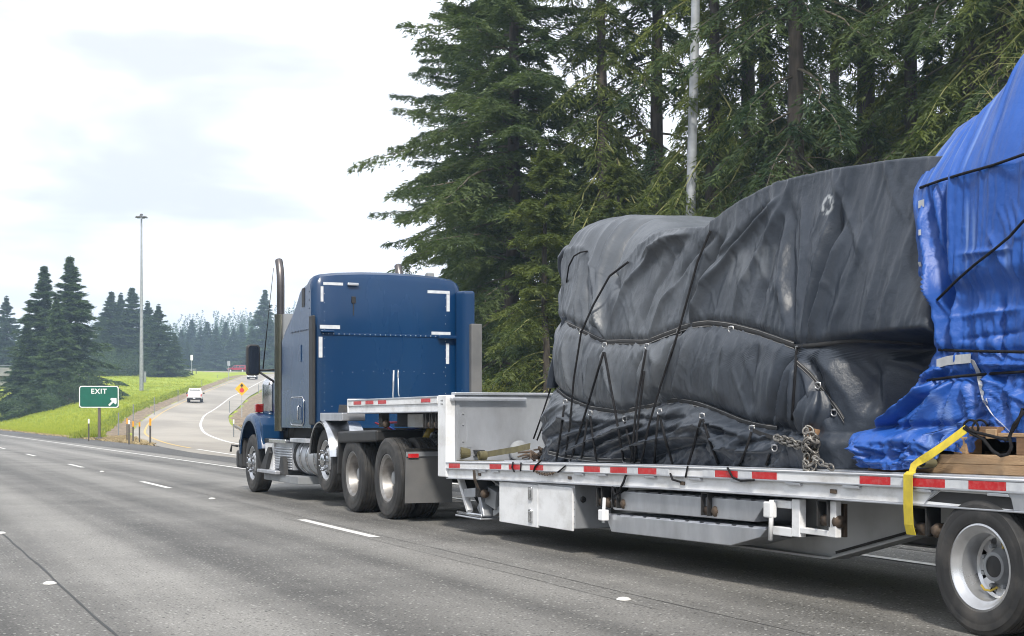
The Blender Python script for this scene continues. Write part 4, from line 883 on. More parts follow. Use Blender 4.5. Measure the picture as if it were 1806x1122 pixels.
# cross members and the two fish bellied main beams
mb = MB()
for y in np.arange(SB + .4, SF - .3, .6): z = rz_(y); mb.box(6.34, 8.66, y, y + .06, z - .17, z - .032)
rp('cross_members', mb, M_DARK)['kind'] = 'stuff'
XB = 6.80
M_BEAM = mat('pale_grey_beam', (0.50, 0.51, 0.52), (0.42, 0.43, 0.44), scale=2, rough=.55, dirt=(.2, .19, .18), dscale=1.6, damount=.5)
low = [at_x(px, py, XB) for px, py in ((1475, 985), (1260, 962), (1640, 940))]
yA, zA = low[0].y, low[0].z
yB_ = low[2].y; zB_ = low[2].z
for x in (XB, 15 - XB):
    o = rp('main_beam', MB().prism_x([(SF, rz_(SF) - .19), (SF, .62), (SF - 1.6, low[1].z), (yA, zA), (yB_, zB_), (yB_ - .6, zB_ + .10), (SB + .2, .68), (SB + .2, rz_(SB) - .19)], x, x + .03), M_BEAM)
    fl_ = [(SF, .62), (SF - 1.6, low[1].z), (yA, zA), (yB_, zB_), (yB_ - .6, zB_ + .10), (SB + .2, .68)]
    mb = MB(); mb.ribbon([(x + .015, y, z - .006) for y, z in fl_], (1, 0, 0), .17, .016); rp('beam_flange', mb, M_BEAM, o)
    rp('beam_weld', MB().ribbon([(x - .0045, y, z + .045) for y, z in fl_[2:5]], (0, .3, 1), .02, .003), M_DARK, o)
# upper step: rail, post, bulkhead, front and underside
YN = sx(614, XL)
zt0 = at_x(775, 699, XL).z; zt1 = at_x(614, 706, XL).z
def nz(y): return zt0 + (zt1 - zt0) * (y - SF) / (YN - SF)
yn = np.linspace(sx(771, XL), YN, 8)
def neck_strip(name, x0, x1, dz0, dz1, m, ys=yn, parent=None, bevel=.004):
    P = [[(x0, y, nz(y) + dz0), (x1, y, nz(y) + dz0), (x1, y, nz(y) + dz1), (x0, y, nz(y) + dz1)] for y in ys]
    mb = MB(); mb.grid(np.array(P), False, wrap=True); mb.sheet(P[0]); mb.sheet(P[-1][::-1]); return rp(name, mb, m, parent, bevel=bevel)
for f_ in (lambda a: a, lambda a: 15 - a):
    g = lambda a, b: (min(f_(a), f_(b)), max(f_(a), f_(b)))
    neck_strip('neck_rail', *g(6.20, 6.30), -.085, 0, M_ALUW); neck_strip('neck_channel', *g(6.215, 6.32), -.175, -.0855, M_ALUW); neck_strip('channel_flange', *g(6.195, 6.36), -.19, -.1755, M_ALU)
    neck_strip('rail_lip', *g(6.193, 6.1995), -.014, 0.004, M_ALU)
for x0, x1 in ((624, 637), (645, 658.5), (667, 681), (743, 759)):
    neck_strip('reflective_strip', 6.1955, 6.1995, -.066, -.02, M_TAPER, ys=np.linspace(sx(x1, XL), sx(x0, XL), 2), bevel=0)
npl = 13
for k in range(npl):
    x0 = 6.305 + k * wpl; neck_strip('deck_plank', x0 + .003, x0 + wpl - .003, -.03, .012, M_ALU, ys=np.array([SF + .05, YN - .05]), bevel=.003)
rp('neck_front', MB().box(6.2, 8.8, YN + .001, YN + .06, nz(YN) - .19, nz(YN) + .02), M_ALUW, bevel=.01)
pz0 = at_x(779, 841, XL).z
for x in (6.196, 8.684): rp('corner_post', MB().box(x, x + .12, SF + .001, sx(772.4, XL), pz0, nz(SF) + .012), M_ALUW, bevel=.012)
bz = rz_(SF)
bulk = rp('bulkhead', MB().box(6.317, 8.683, SF + .02, SF + .05, bz - .02, nz(SF) + .0), M_ALU)
rp('bulkhead_cap', MB().box(6.30, 8.70, SF - .02, SF + .10, nz(SF) + .0135, nz(SF) + .045), M_ALU, bulk, bevel=.008)
a, b = at_y(793, 700, SF), at_y(926, 706, SF)
rp('rub_bar', MB().box(a.x, b.x, SF - .06, SF + .019, a.z - .045, a.z - .005), M_ALU, bulk, bevel=.012)
rp('edge_angle', MB().box(6.3175, 6.37, SF - .004, SF + .019, bz, nz(SF) - .05), M_ALU, bulk, bevel=.003)
mb = MB(); mb.box(6.47, 6.53, SF + .012, SF + .0198, .98, 1.32); rp('wear_strip', mb, M_ALU, bulk)
mb = MB()
for z in (.95, 1.05, 1.25, 1.38): mb.bolt((6.42, SF + .02, z), .014, 'y', .008, 6)
for dz in (-.05, -.09):
    for yy in (.06, .10): mb.bolt((6.196, SF + .05 + yy, nz(SF) + dz), .011, 'x', .006, 6)
rp('bolts', mb, M_GREY, bulk)['kind'] = 'stuff'
dcn = at_y(912, 792, SF); mb = MB(); mb.lathe_y([(SF - .10, 0), (SF - .10, .115), (SF - .07, .125), (SF - .02, .12), (SF - .02, 0)], (dcn.x, 0, dcn.z - .02), 28); rp('round_cover', mb, M_GREY, bulk)
for x in (6.9, 8.05): rp('neck_beam', MB().box(x, x + .05, SF + .06, YN - .1, 1.24, nz(SF) - .17), M_DARK)
mb = MB()
for y in np.arange(SF + .3, YN - .1, .55): mb.box(6.33, 8.67, y, y + .06, nz(y) - .165, nz(y) - .035)
rp('cross_members', mb, M_DARK)['kind'] = 'stuff'
rp('kingpin_plate', MB().box(6.9, 8.1, 17.9, 19.9, 1.20, 1.238), M_DARK); rp('kingpin', MB().lathe_z([(.03, 1.0), (.045, 1.02), (.045, 1.2)], (7.5, 18.8, 0), 12), M_DARK)
rp('neck_box', MB().box(6.62, 6.9, sx(742, 6.6), sx(716, 6.6), 1.20, 1.38), M_ALUW, bevel=.01)
# winches: bracket of two plates, drum and ratchet head
def winch(px, y_, wide=.17, z=None, x=6.22):
    y = sx(px, x); z = (rz_(y) - .20) if z is None else z
    o = bpy.data.objects.new('winch', None); COL.objects.link(o); o.parent = trailer; o.location = Vector((x, y, z)) - trailer.location
    def wq(name, mb, m, **k): q = obj(name, mb, m, None, **k); q.parent = o; return q
    wq('bracket', MB().box(.0, .12, -wide / 2, -wide / 2 + .012, -.19, 0).box(.0, .12, wide / 2 - .1, wide / 2 - .088, -.19, 0).box(.0, .12, -wide / 2, wide / 2 - .088, -.012, 0.002), M_BLACK, bevel=.003)
    wq('drum', MB().lathe_y([(-wide / 2 + .013, 0), (-wide / 2 + .013, .042), (wide / 2 - .101, .042), (wide / 2 - .101, 0)], (.06, 0, -.15), 16), M_RUST)
    wq('ratchet_head', MB().lathe_y([(-wide / 2 - .09, 0), (-wide / 2 - .09, .022), (-wide / 2 - .075, .028), (-wide / 2 - .075, .045), (-wide / 2 - .04, .05), (-wide / 2 - .02, .038), (-wide / 2 - .0, .03)], (.06, 0, -.15), 18), M_RUST)
    return o
winch(838, 0); winch(1052, 0, .2); winch(1079, 0, .2); winch(1237, 0, .2); winch(1443, 0, .22); winch(1612, 0, .24)
zz_ = nz(SF) - .192
for px in (668, 746, 757, 767): winch(px, 0, .18, z=zz_)
# landing gear
LX = 6.32
def lx(px, py, d=LX): p = at_x(px, py, d); return p
mb = MB()
def bar(a, b, w_, x0, x1):
    a, b = np.array(a), np.array(b); t = (b - a) / np.linalg.norm(b - a); n = np.array([-t[1], t[0]]) * w_ / 2
    mb.prism_x([tuple(a - n), tuple(b - n), tuple(b + n), tuple(a + n)], x0, x1)
def yz(px, py, d=LX): p = at_x(px, py, d); return (p.y, p.z)
bar(yz(807, 843), yz(824, 902), .055, LX, LX + .07)
o = rp('landing_leg', mb, M_ALUW, bevel=.006)
mb = MB(); bar(yz(846, 866), yz(854, 912), .075, LX - .02, LX + .10); bar(yz(820, 870), yz(848, 868), .10, LX - .01, LX + .08); rp('landing_leg', mb, M_ALU, bevel=.006)
mb = MB(); bar(yz(832, 902), yz(840, 880), .11, LX + .08, LX + .2); bar(yz(853, 872), yz(871, 884), .20, LX + .02, LX + .16); bar(yz(862, 906), yz(884, 890), .07, LX + .05, LX + .15); rp('landing_brace', mb, M_GREY, bevel=.006)
a, b = at_x(811, 905, LX), at_x(856, 908, LX)
rp('sand_shoe', MB().box(LX - .06, LX + .5, b.y, a.y, a.z - .03, a.z - .012), M_ALU, bevel=.006)
rp('shoe_pin', MB().tube([(LX - .03, a.y - .03, a.z + .015), (LX - .03, b.y + .02, a.z + .015)], .022, 8), M_CHROME)
rp('shoe_side', MB().box(LX + .45, LX + .5, b.y, a.y, a.z - .012, .7), M_GREY)
c_ = rp('landing_leg', MB().box(8.55, 8.68, b.y, b.y + .12, .2, .7), M_GREY, bevel=.006)
rp('landing_cross', MB().tube([(6.6, b.y + .1, .62), (8.6, b.y + .1, .62)], .04, 8), M_DARK)
# aluminium tool box
p0, p1, p2 = at_x(882, 852, 6.24), at_x(1012, 858, 6.24), at_x(882, 921, 6.24)
tbz0, tbz1 = at_x(882, 921, 6.24).z, at_x(948, 855, 6.24).z; tz2 = at_x(1012, 933, 6.24).z
yb0, yb1 = p1.y, p0.y; xb = at_y(1078, 933, yb0).x
box = rp('tool_box', MB().prism_x([(yb0, tz2), (yb1, tbz0), (yb1, tbz1), (yb0, tbz1 + .03)], 6.25, min(xb, 6.9)), M_ALU, bevel=.006)
ym = sx(950.5, 6.24)
for (a, b, z0, z1) in ((ym + .004, yb1 - .004, tbz0 + .008, tbz1 - .004), (yb0 + .008, ym - .006, (tbz0 + tz2) / 2 + .004, tbz1 + .006)):
    rp('door', MB().box(6.228, 6.2495, a, b, z0, z1), M_ALUW, box, bevel=.005)
for py in (870, 910):
    q = at_x(936.5, py, 6.228); rp('latch', MB().prism_x([(q.y + y, q.z + z) for y, z in rounded(.045, .07, .02)], 6.212, 6.2275).box(6.200, 6.2119, q.y - .015, q.y + .015, q.z - .05, q.z + .045), M_CHROME, box, bevel=.003)
rp('plug', MB().lathe_y([(yb0 - .012, 0), (yb0 - .012, .03), (yb0 - .0005, .032)], (6.34, 0, tbz1 - .11), 12), M_BLACK, box)
mb = MB()
for z in np.arange(tz2 + .05, tbz1, .07): mb.bolt((6.2495, yb0 + .004, z), .006, 'x', .004, 5)
rp('rivets', mb, M_GREY, box)['kind'] = 'stuff'
# two stowed loading ramps and their rack
def ramp_(pts, x0=6.26, name='loading_ramp'):
    P = [at_x(px, py, x0) for px, py in pts]; o = rp(name, MB().prism_x([(p.y, p.z) for p in P], x0, x0 + .36), M_ALU, bevel=.006); return o, P
o, P = ramp_([(1100, 867), (1352, 885), (1329, 920.5), (1082, 899), (1076, 882)])
o2, P2 = ramp_([(1067, 907), (1352, 933), (1340, 948), (1288, 962.5), (1078, 938)])
for (oo, PP) in ((o, P), (o2, P2)):
    a, b = PP[0], PP[1]; mb = MB(); n = 11
    for k in range(n):
        q0 = a.lerp(b, (k + .12) / n); q1 = a.lerp(b, (k + .88) / n); mb.hexa([(6.27, q1.y, q1.z), (6.61, q1.y, q1.z), (6.61, q0.y, q0.z), (6.27, q0.y, q0.z)], [(6.28, q1.y + .01, q1.z + .010), (6.6, q1.y + .01, q1.z + .010), (6.6, q0.y - .01, q0.z + .010), (6.28, q0.y - .01, q0.z + .010)])
    rp('traction_rungs', mb, M_ALU, oo)['kind'] = 'stuff'
rk = 6.24
def rbox(name, x0, y0, x1, y1, m, d0=rk, th=.06, **k):
    a, b = at_x(x0, y0, d0), at_x(x1, y1, d0); return rp(name, MB().box(d0, d0 + th, min(a.y, b.y), max(a.y, b.y), min(a.z, b.z), max(a.z, b.z)), m, **k)
rack = rbox('ramp_rack', 1396, 880, 1410, 948, M_ALUW, bevel=.006)
for nm, c in (('rack_bar', (1363, 881, 1395.6, 898)), ('rack_bar', (1363, 928, 1395.6, 947.5)), ('rack_post', (1461, 883, 1474, 949)), ('rack_bar', (1410.4, 930, 1460.6, 947))): rbox(nm, *c, M_ALUW, d0=rk + .004, th=.05, bevel=.006)
rbox('rack_plate', 1475, 888, 1489, 948, M_RUST, d0=rk + .09, th=.03, bevel=.004)
a, b = at_x(1361, 882, 6.2), at_x(1359, 953, 6.2); rp('rack_pin', MB().tube([a, b], .018, 8), M_ALUW); a = at_x(1356, 899, 6.2); rp('rack_lug', MB().box(6.18, 6.24, a.y - .05, a.y + .05, a.z - .06, a.z + .06), M_ALUW, bevel=.01)
a, b = at_x(1066, 878, 6.2), at_x(1064, 922, 6.2); rp('rack_pin', MB().tube([a, b], .016, 8), M_ALUW); rp('rack_lug', MB().box(6.17, 6.24, b.y - .04, b.y + .05, b.z + .02, b.z + .12), M_ALUW, bevel=.008)
rp('ramp_shelf', MB().box(6.45, 6.9, P[1].y, P[0].y, P2[2].z + .0, P2[2].z + .03), M_DARK)
# running gear
S_T = 7.03
wt = make_wheel('trailer', .421, .262, .245, trailer, (6.325, S_T, .421)); c = copy_tree(wt, trailer); c.location.x += .29
mirror_wheel(wt, 8.675); mirror_wheel(wt, 8.385)
for yy in (S_T - 1.25, S_T - 2.5):
    c = copy_tree(wt, trailer); c.location.y += yy - S_T; d_ = copy_tree(wt, trailer); d_.location.y += yy - S_T; d_.location.x += .29
    for x in (8.675, 8.385): e = copy_tree(wt, trailer); e.location = (x - 7.5, c.location.y, c.location.z); e.rotation_euler = (0, 0, math.pi)
for yy in (S_T, S_T - 1.25, S_T - 2.5): rp('axle', MB().tube([(6.5, yy, .421), (8.5, yy, .421)], .07, 10), M_DARK)
# wheel arch cut into the channel: rubber liner in front of the first wheel, bracket behind
a, b = at_x(1632, 884, 6.21), at_x(1655, 863, 6.21)
mb = MB(); yy0 = sx(1790, 6.21)
mb.hexa([(6.215, a.y, a.z), (6.7, a.y, a.z), (6.7, a.y + .02, a.z - .02), (6.215, a.y + .02, a.z - .02)], [(6.215, b.y, rz_(b.y) - .09), (6.7, b.y, rz_(b.y) - .09), (6.7, b.y + .05, rz_(b.y) - .09), (6.215, b.y + .05, rz_(b.y) - .09)]); rp('arch_plate', mb, M_ALU, bevel=.004)
rp('arch_liner', MB().hexa([(6.2245, yy0, rz_(yy0) - .18), (6.72, yy0, rz_(yy0) - .18), (6.72, a.y - .002, a.z), (6.2245, a.y - .002, a.z)], [(6.2245, yy0, rz_(yy0) - .10), (6.72, yy0, rz_(yy0) - .10), (6.72, b.y - .003, rz_(b.y) - .095), (6.2245, b.y - .003, rz_(b.y) - .095)]), M_BLACK)
pts = [(1765, 866), (1782, 880), (1787, 902), (1806, 905), (1830, 892), (1850, 868)]
rp('arch_bracket', MB().prism_x([(at_x(px, py, 6.205).y, at_x(px, py, 6.205).z) for px, py in pts], 6.205, 6.26), M_ALU, bevel=.01)
rp('rear_bumper', MB().box(6.3, 8.7, SB - .1, SB, .45, .6), M_GREY, bevel=.01)
# hose stand on the upper step
a, b = at_x(693, 702, 6.32), at_x(694.5, 653, 6.32)
mb = MB(); mb.tube([a, b], .012, 8); mb.tube([b + Vector((.05, -.03, -.02)), b + Vector((.05, -.04, -.3)), a + Vector((.06, -.08, .02))], .008, 6); o = rp('hose_stand', mb, M_ALU)
rp('snap_hook', MB().tube([(b.x + .05, b.y - .03 + .02 * math.cos(k * math.pi / 5), b.z - .05 + .055 * math.sin(k * math.pi / 5)) for k in range(10)], .006, 5, closed=True), M_CHROME, o)
# ------------------------------------------------------------------ the covered loads
def tarp_material(name, c1, c2, patch, rough, rip):
    m = bpy.data.materials.new(name); m.use_nodes = True; t = m.node_tree; p = t.nodes['Principled BSDF']; K = t.links.new; N = t.nodes.new
    c = N('ShaderNodeTexCoord')
    def noise(s, d=6, r=.6, sc=None):
        n = N('ShaderNodeTexNoise'); n.inputs['Scale'].default_value = s; n.inputs['Detail'].default_value = d; n.inputs['Roughness'].default_value = r
        if sc: q = N('ShaderNodeMapping'); q.inputs['Scale'].default_value = sc; K(c.outputs['Object'], q.inputs[0]); K(q.outputs[0], n.inputs['Vector'])
        else: K(c.outputs['Object'], n.inputs['Vector'])
        return n.outputs[0]
    cr = N('ShaderNodeValToRGB'); e = cr.color_ramp.elements; e[0].position = .35; e[1].position = .66; e[0].color = rgb(c1); e[1].color = rgb(c2); K(noise(1.3, 9, .68), cr.inputs[0])
    dr = N('ShaderNodeValToRGB'); e = dr.color_ramp.elements; e[0].position = .55; e[1].position = .85; e[1].color = (.2, .2, .2, 1); K(noise(2.0, 9, .65, (1, 1, .7)), dr.inputs[0])
    mi = N('ShaderNodeMix'); mi.data_type = 'RGBA'; mi.inputs[7].default_value = rgb(patch); K(dr.outputs[0], mi.inputs[0]); K(cr.outputs[0], mi.inputs[6])
    at = N('ShaderNodeAttribute'); at.attribute_name = 'worn_and_sheen'; m2 = N('ShaderNodeMix'); m2.data_type = 'RGBA'; m2.inputs[7].default_value = rgb(rip); K(at.outputs['Fac'], m2.inputs[0]); K(mi.outputs[2], m2.inputs[6])
    K(m2.outputs[2], p.inputs['Base Color'])
    mr = N('ShaderNodeMapRange'); mr.inputs[3].default_value = rough - .10; mr.inputs[4].default_value = rough + .14; K(noise(3.5, 6), mr.inputs[0]); K(mr.outputs[0], p.inputs['Roughness'])
    p.inputs['Specular IOR Level'].default_value = .42
    b = N('ShaderNodeBump'); b.inputs['Strength'].default_value = .38; b.inputs['Distance'].default_value = .02; K(noise(11, 8, .68), b.inputs['Height']); K(b.outputs[0], p.inputs['Normal'])
    return m
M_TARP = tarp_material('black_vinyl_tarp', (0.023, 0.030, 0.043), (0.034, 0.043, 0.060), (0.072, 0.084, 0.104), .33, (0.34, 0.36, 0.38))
M_TARPB = tarp_material('blue_poly_tarp', (0.016, 0.075, 0.32), (0.024, 0.10, 0.40), (0.06, 0.16, 0.45), .36, (.28, .40, .68))
M_WEB = mat('black_webbing', (0.016, 0.016, 0.017), (0.026, 0.026, 0.028), scale=40, rough=.7)
M_STITCH = mat('pale_stitching', (0.30, 0.30, 0.30), (0.22, 0.22, 0.22), rough=.8)
M_CORD = mat('rubber_cord', (0.010, 0.010, 0.012), (0.02, 0.02, 0.022), scale=20, rough=.85, spec=.15)
M_RING = mat('steel_ring', (0.55, 0.55, 0.56), (0.45, 0.45, 0.46), rough=.3, metal=.9)
M_CHAIN = mat('chain_steel', (0.16, 0.15, 0.14), (0.26, 0.25, 0.235), scale=20, rough=.5, metal=.7)
M_WOOD = mat('pale_lumber', (0.42, 0.28, 0.16), (0.33, 0.21, 0.115), scale=5, rough=.8, stretch=(6, .8, 6), bump=.3, bscale=30, dirt=(.2, .13, .08), dscale=2, damount=.5)
M_WOODD = mat('weathered_timber', (0.24, 0.14, 0.075), (0.17, 0.10, 0.055), scale=5, rough=.85, stretch=(6, .8, 6), bump=.3)
M_YSTRAP = mat('yellow_strap', (0.60, 0.47, 0.03), (0.52, 0.41, 0.03), scale=25, rough=.65, dirt=(.25, .2, .06), dscale=6, damount=.35)
M_OLIVE = mat('olive_strap', (0.12, 0.105, 0.05), (0.085, 0.075, 0.038), scale=14, rough=.8)
M_DUCT = mat('silver_tape', (0.55, 0.56, 0.58), (0.45, 0.46, 0.48), scale=9, rough=.35, metal=.3)

def catmull(pts, n):
    """smooth resampling of (k,2) control points to n points"""
    P = np.asarray(pts, float); k = len(P); t = np.linspace(0, k - 1, n); i = np.clip(t.astype(int), 0, k - 2); f = (t - i)[:, None]
    p0 = P[np.maximum(i - 1, 0)]; p1 = P[i]; p2 = P[i + 1]; p3 = P[np.minimum(i + 2, k - 1)]
    return .5 * ((2 * p1) + (-p0 + p2) * f + (2 * p0 - 5 * p1 + 4 * p2 - p3) * f ** 2 + (-p0 + 3 * p1 - 3 * p2 + p3) * f ** 3)
def pts_sz(pts, d): return np.array([[at_x(px, py, d).y, at_x(px, py, d).z] for px, py in pts])
def fold(Sg, Zg, pts, w, amp, d, power=2.0, fade=.25, skew=0.0):
    """ridge (amp > 0) or valley of cloth along a line on the load's side"""
    Q = pts_sz(pts, d); out = np.zeros_like(Sg); L_ = 0; seg = np.linalg.norm(np.diff(Q, axis=0), axis=1); tot = seg.sum(); best = np.full(Sg.shape, 1e9); bt = np.zeros_like(Sg); bs = np.zeros_like(Sg)
    for i in range(len(Q) - 1):
        a, b = Q[i], Q[i + 1]; e = (b - a); l2 = (e ** 2).sum(); t = np.clip(((Sg - a[0]) * e[0] + (Zg - a[1]) * e[1]) / l2, 0, 1)
        dx, dz = Sg - a[0] - t * e[0], Zg - a[1] - t * e[1]; dd = np.hypot(dx, dz); c = (e[0] * dz - e[1] * dx) / math.sqrt(l2)
        m = dd < best; best = np.where(m, dd, best); bt = np.where(m, (L_ + t * seg[i]) / tot, bt); bs = np.where(m, c, bs); L_ += seg[i]
    ends = sstep(0, fade, bt) * sstep(0, fade, 1 - bt) * .85 + .15
    x = best / w
    return amp * ends * (np.exp(-np.abs(x) ** power) + skew * np.tanh(bs / w) * np.exp(-(x / 2.2) ** 2))
def ridged(x, y, seed):
    v = 0; a = 1; 
    for o in range(4):
        n = vnoise(x * 2 ** o, y * 2 ** o, seed + o); v = v + a * (1 - np.abs(2 * n - 1)); a *= .5
    return v / 1.875

# ---- grey black tarp over machinery, front load
DS = 6.42
sil = pts_sz([(988, 520), (994, 462), (1002, 445), (1014, 437), (1034, 438), (1050, 466), (1072, 494), (1092, 478), (1108, 461), (1135, 434), (1162, 414), (1185, 408), (1215, 405), (1250, 403), (1268, 388), (1285, 374), (1315, 354), (1350, 335), (1382, 322), (1450, 305), (1560, 287), (1655, 277)], 6.62)
hum = pts_sz([(1000, 470), (1035, 436), (1046, 420), (1060, 406), (1090, 393), (1120, 384), (1150, 380), (1180, 381), (1205, 385), (1250, 402), (1285, 410)], 7.25)
sil = sil[np.argsort(sil[:, 0])]; hum = hum[np.argsort(hum[:, 0])]
def top_l(s): return np.interp(s, sil[:, 0], sil[:, 1])
def top_h(s): return np.maximum(np.interp(s, hum[:, 0], hum[:, 1], left=0, right=0), top_l(s) + .03)
fr = np.array([pts_sz([p], dd)[0] for p, dd in (((964, 812), 6.50), ((966, 770), 6.52), ((971, 730), 6.54), ((983, 692), 6.58), ((989, 640), 6.6), ((993, 572), 6.66), ((995, 520), 6.74), ((997, 470), 6.82), ((999, 445), 6.86))])
fr = fr[np.argsort(fr[:, 1])]
NS, NV = 420, 260
a_ = np.linspace(0, 1, NS)
hb = np.linspace(0, 1, 150)
S_END_LOW, S_END_TOP = sx(1528, 6.5), sx(1662, 6.6)
rows = []
Sg = np.zeros((NS, 150)); Zg = np.zeros((NS, 150))
zmaxf = fr[-1, 1]
for i, a in enumerate(a_):
    s_top = fr[-1, 0] + (S_END_TOP - fr[-1, 0]) * a
    zb_ = rz_(s_top) + .008; zt = top_l(s_top)
    # front and rear edges lean: position along the load depends on height
    z = zb_ + (zt - zb_) * hb
    sf = np.interp(z, fr[:, 1], fr[:, 0]); hh = (z - zb_) / (3.2 - zb_)
    se = S_END_LOW + (S_END_TOP - S_END_LOW) * sstep(.34, .44, hh)
    Sg[i] = sf + (se - sf) * a; Zg[i] = z
belt1 = pts_sz([(985, 563), (993, 568), (1025, 583), (1066, 604), (1100, 603), (1141, 604), (1170, 592), (1198, 582), (1220, 574), (1250, 570), (1290, 575), (1340, 588), (1400, 610), (1440, 612), (1480, 604), (1520, 601), (1640, 606)], DS)[::-1]
belt2 = pts_sz([(975, 682), (983, 688), (1000, 703), (1040, 720), (1100, 728), (1120, 722), (1165, 714), (1190, 706), (1230, 712), (1270, 727), (1310, 744), (1340, 752), (1375, 757), (1420, 765)], DS)[::-1]
belt3 = pts_sz([(960, 799), (1000, 806), (1050, 811), (1135, 813), (1200, 818)], DS)[::-1]
zb1 = np.interp(Sg, belt1[:, 0], belt1[:, 1]); zb2 = np.interp(Sg, belt2[:, 0], belt2[:, 1])
zdeck = np.array([[rz_(s) for s in np.linspace(Sg.min(), Sg.max(), 50)]]).ravel(); zd = np.interp(Sg, np.linspace(Sg.min(), Sg.max(), 50), zdeck)
Hh = (Zg - zd)
out = np.zeros_like(Sg)            # metres outwards (towards -x)
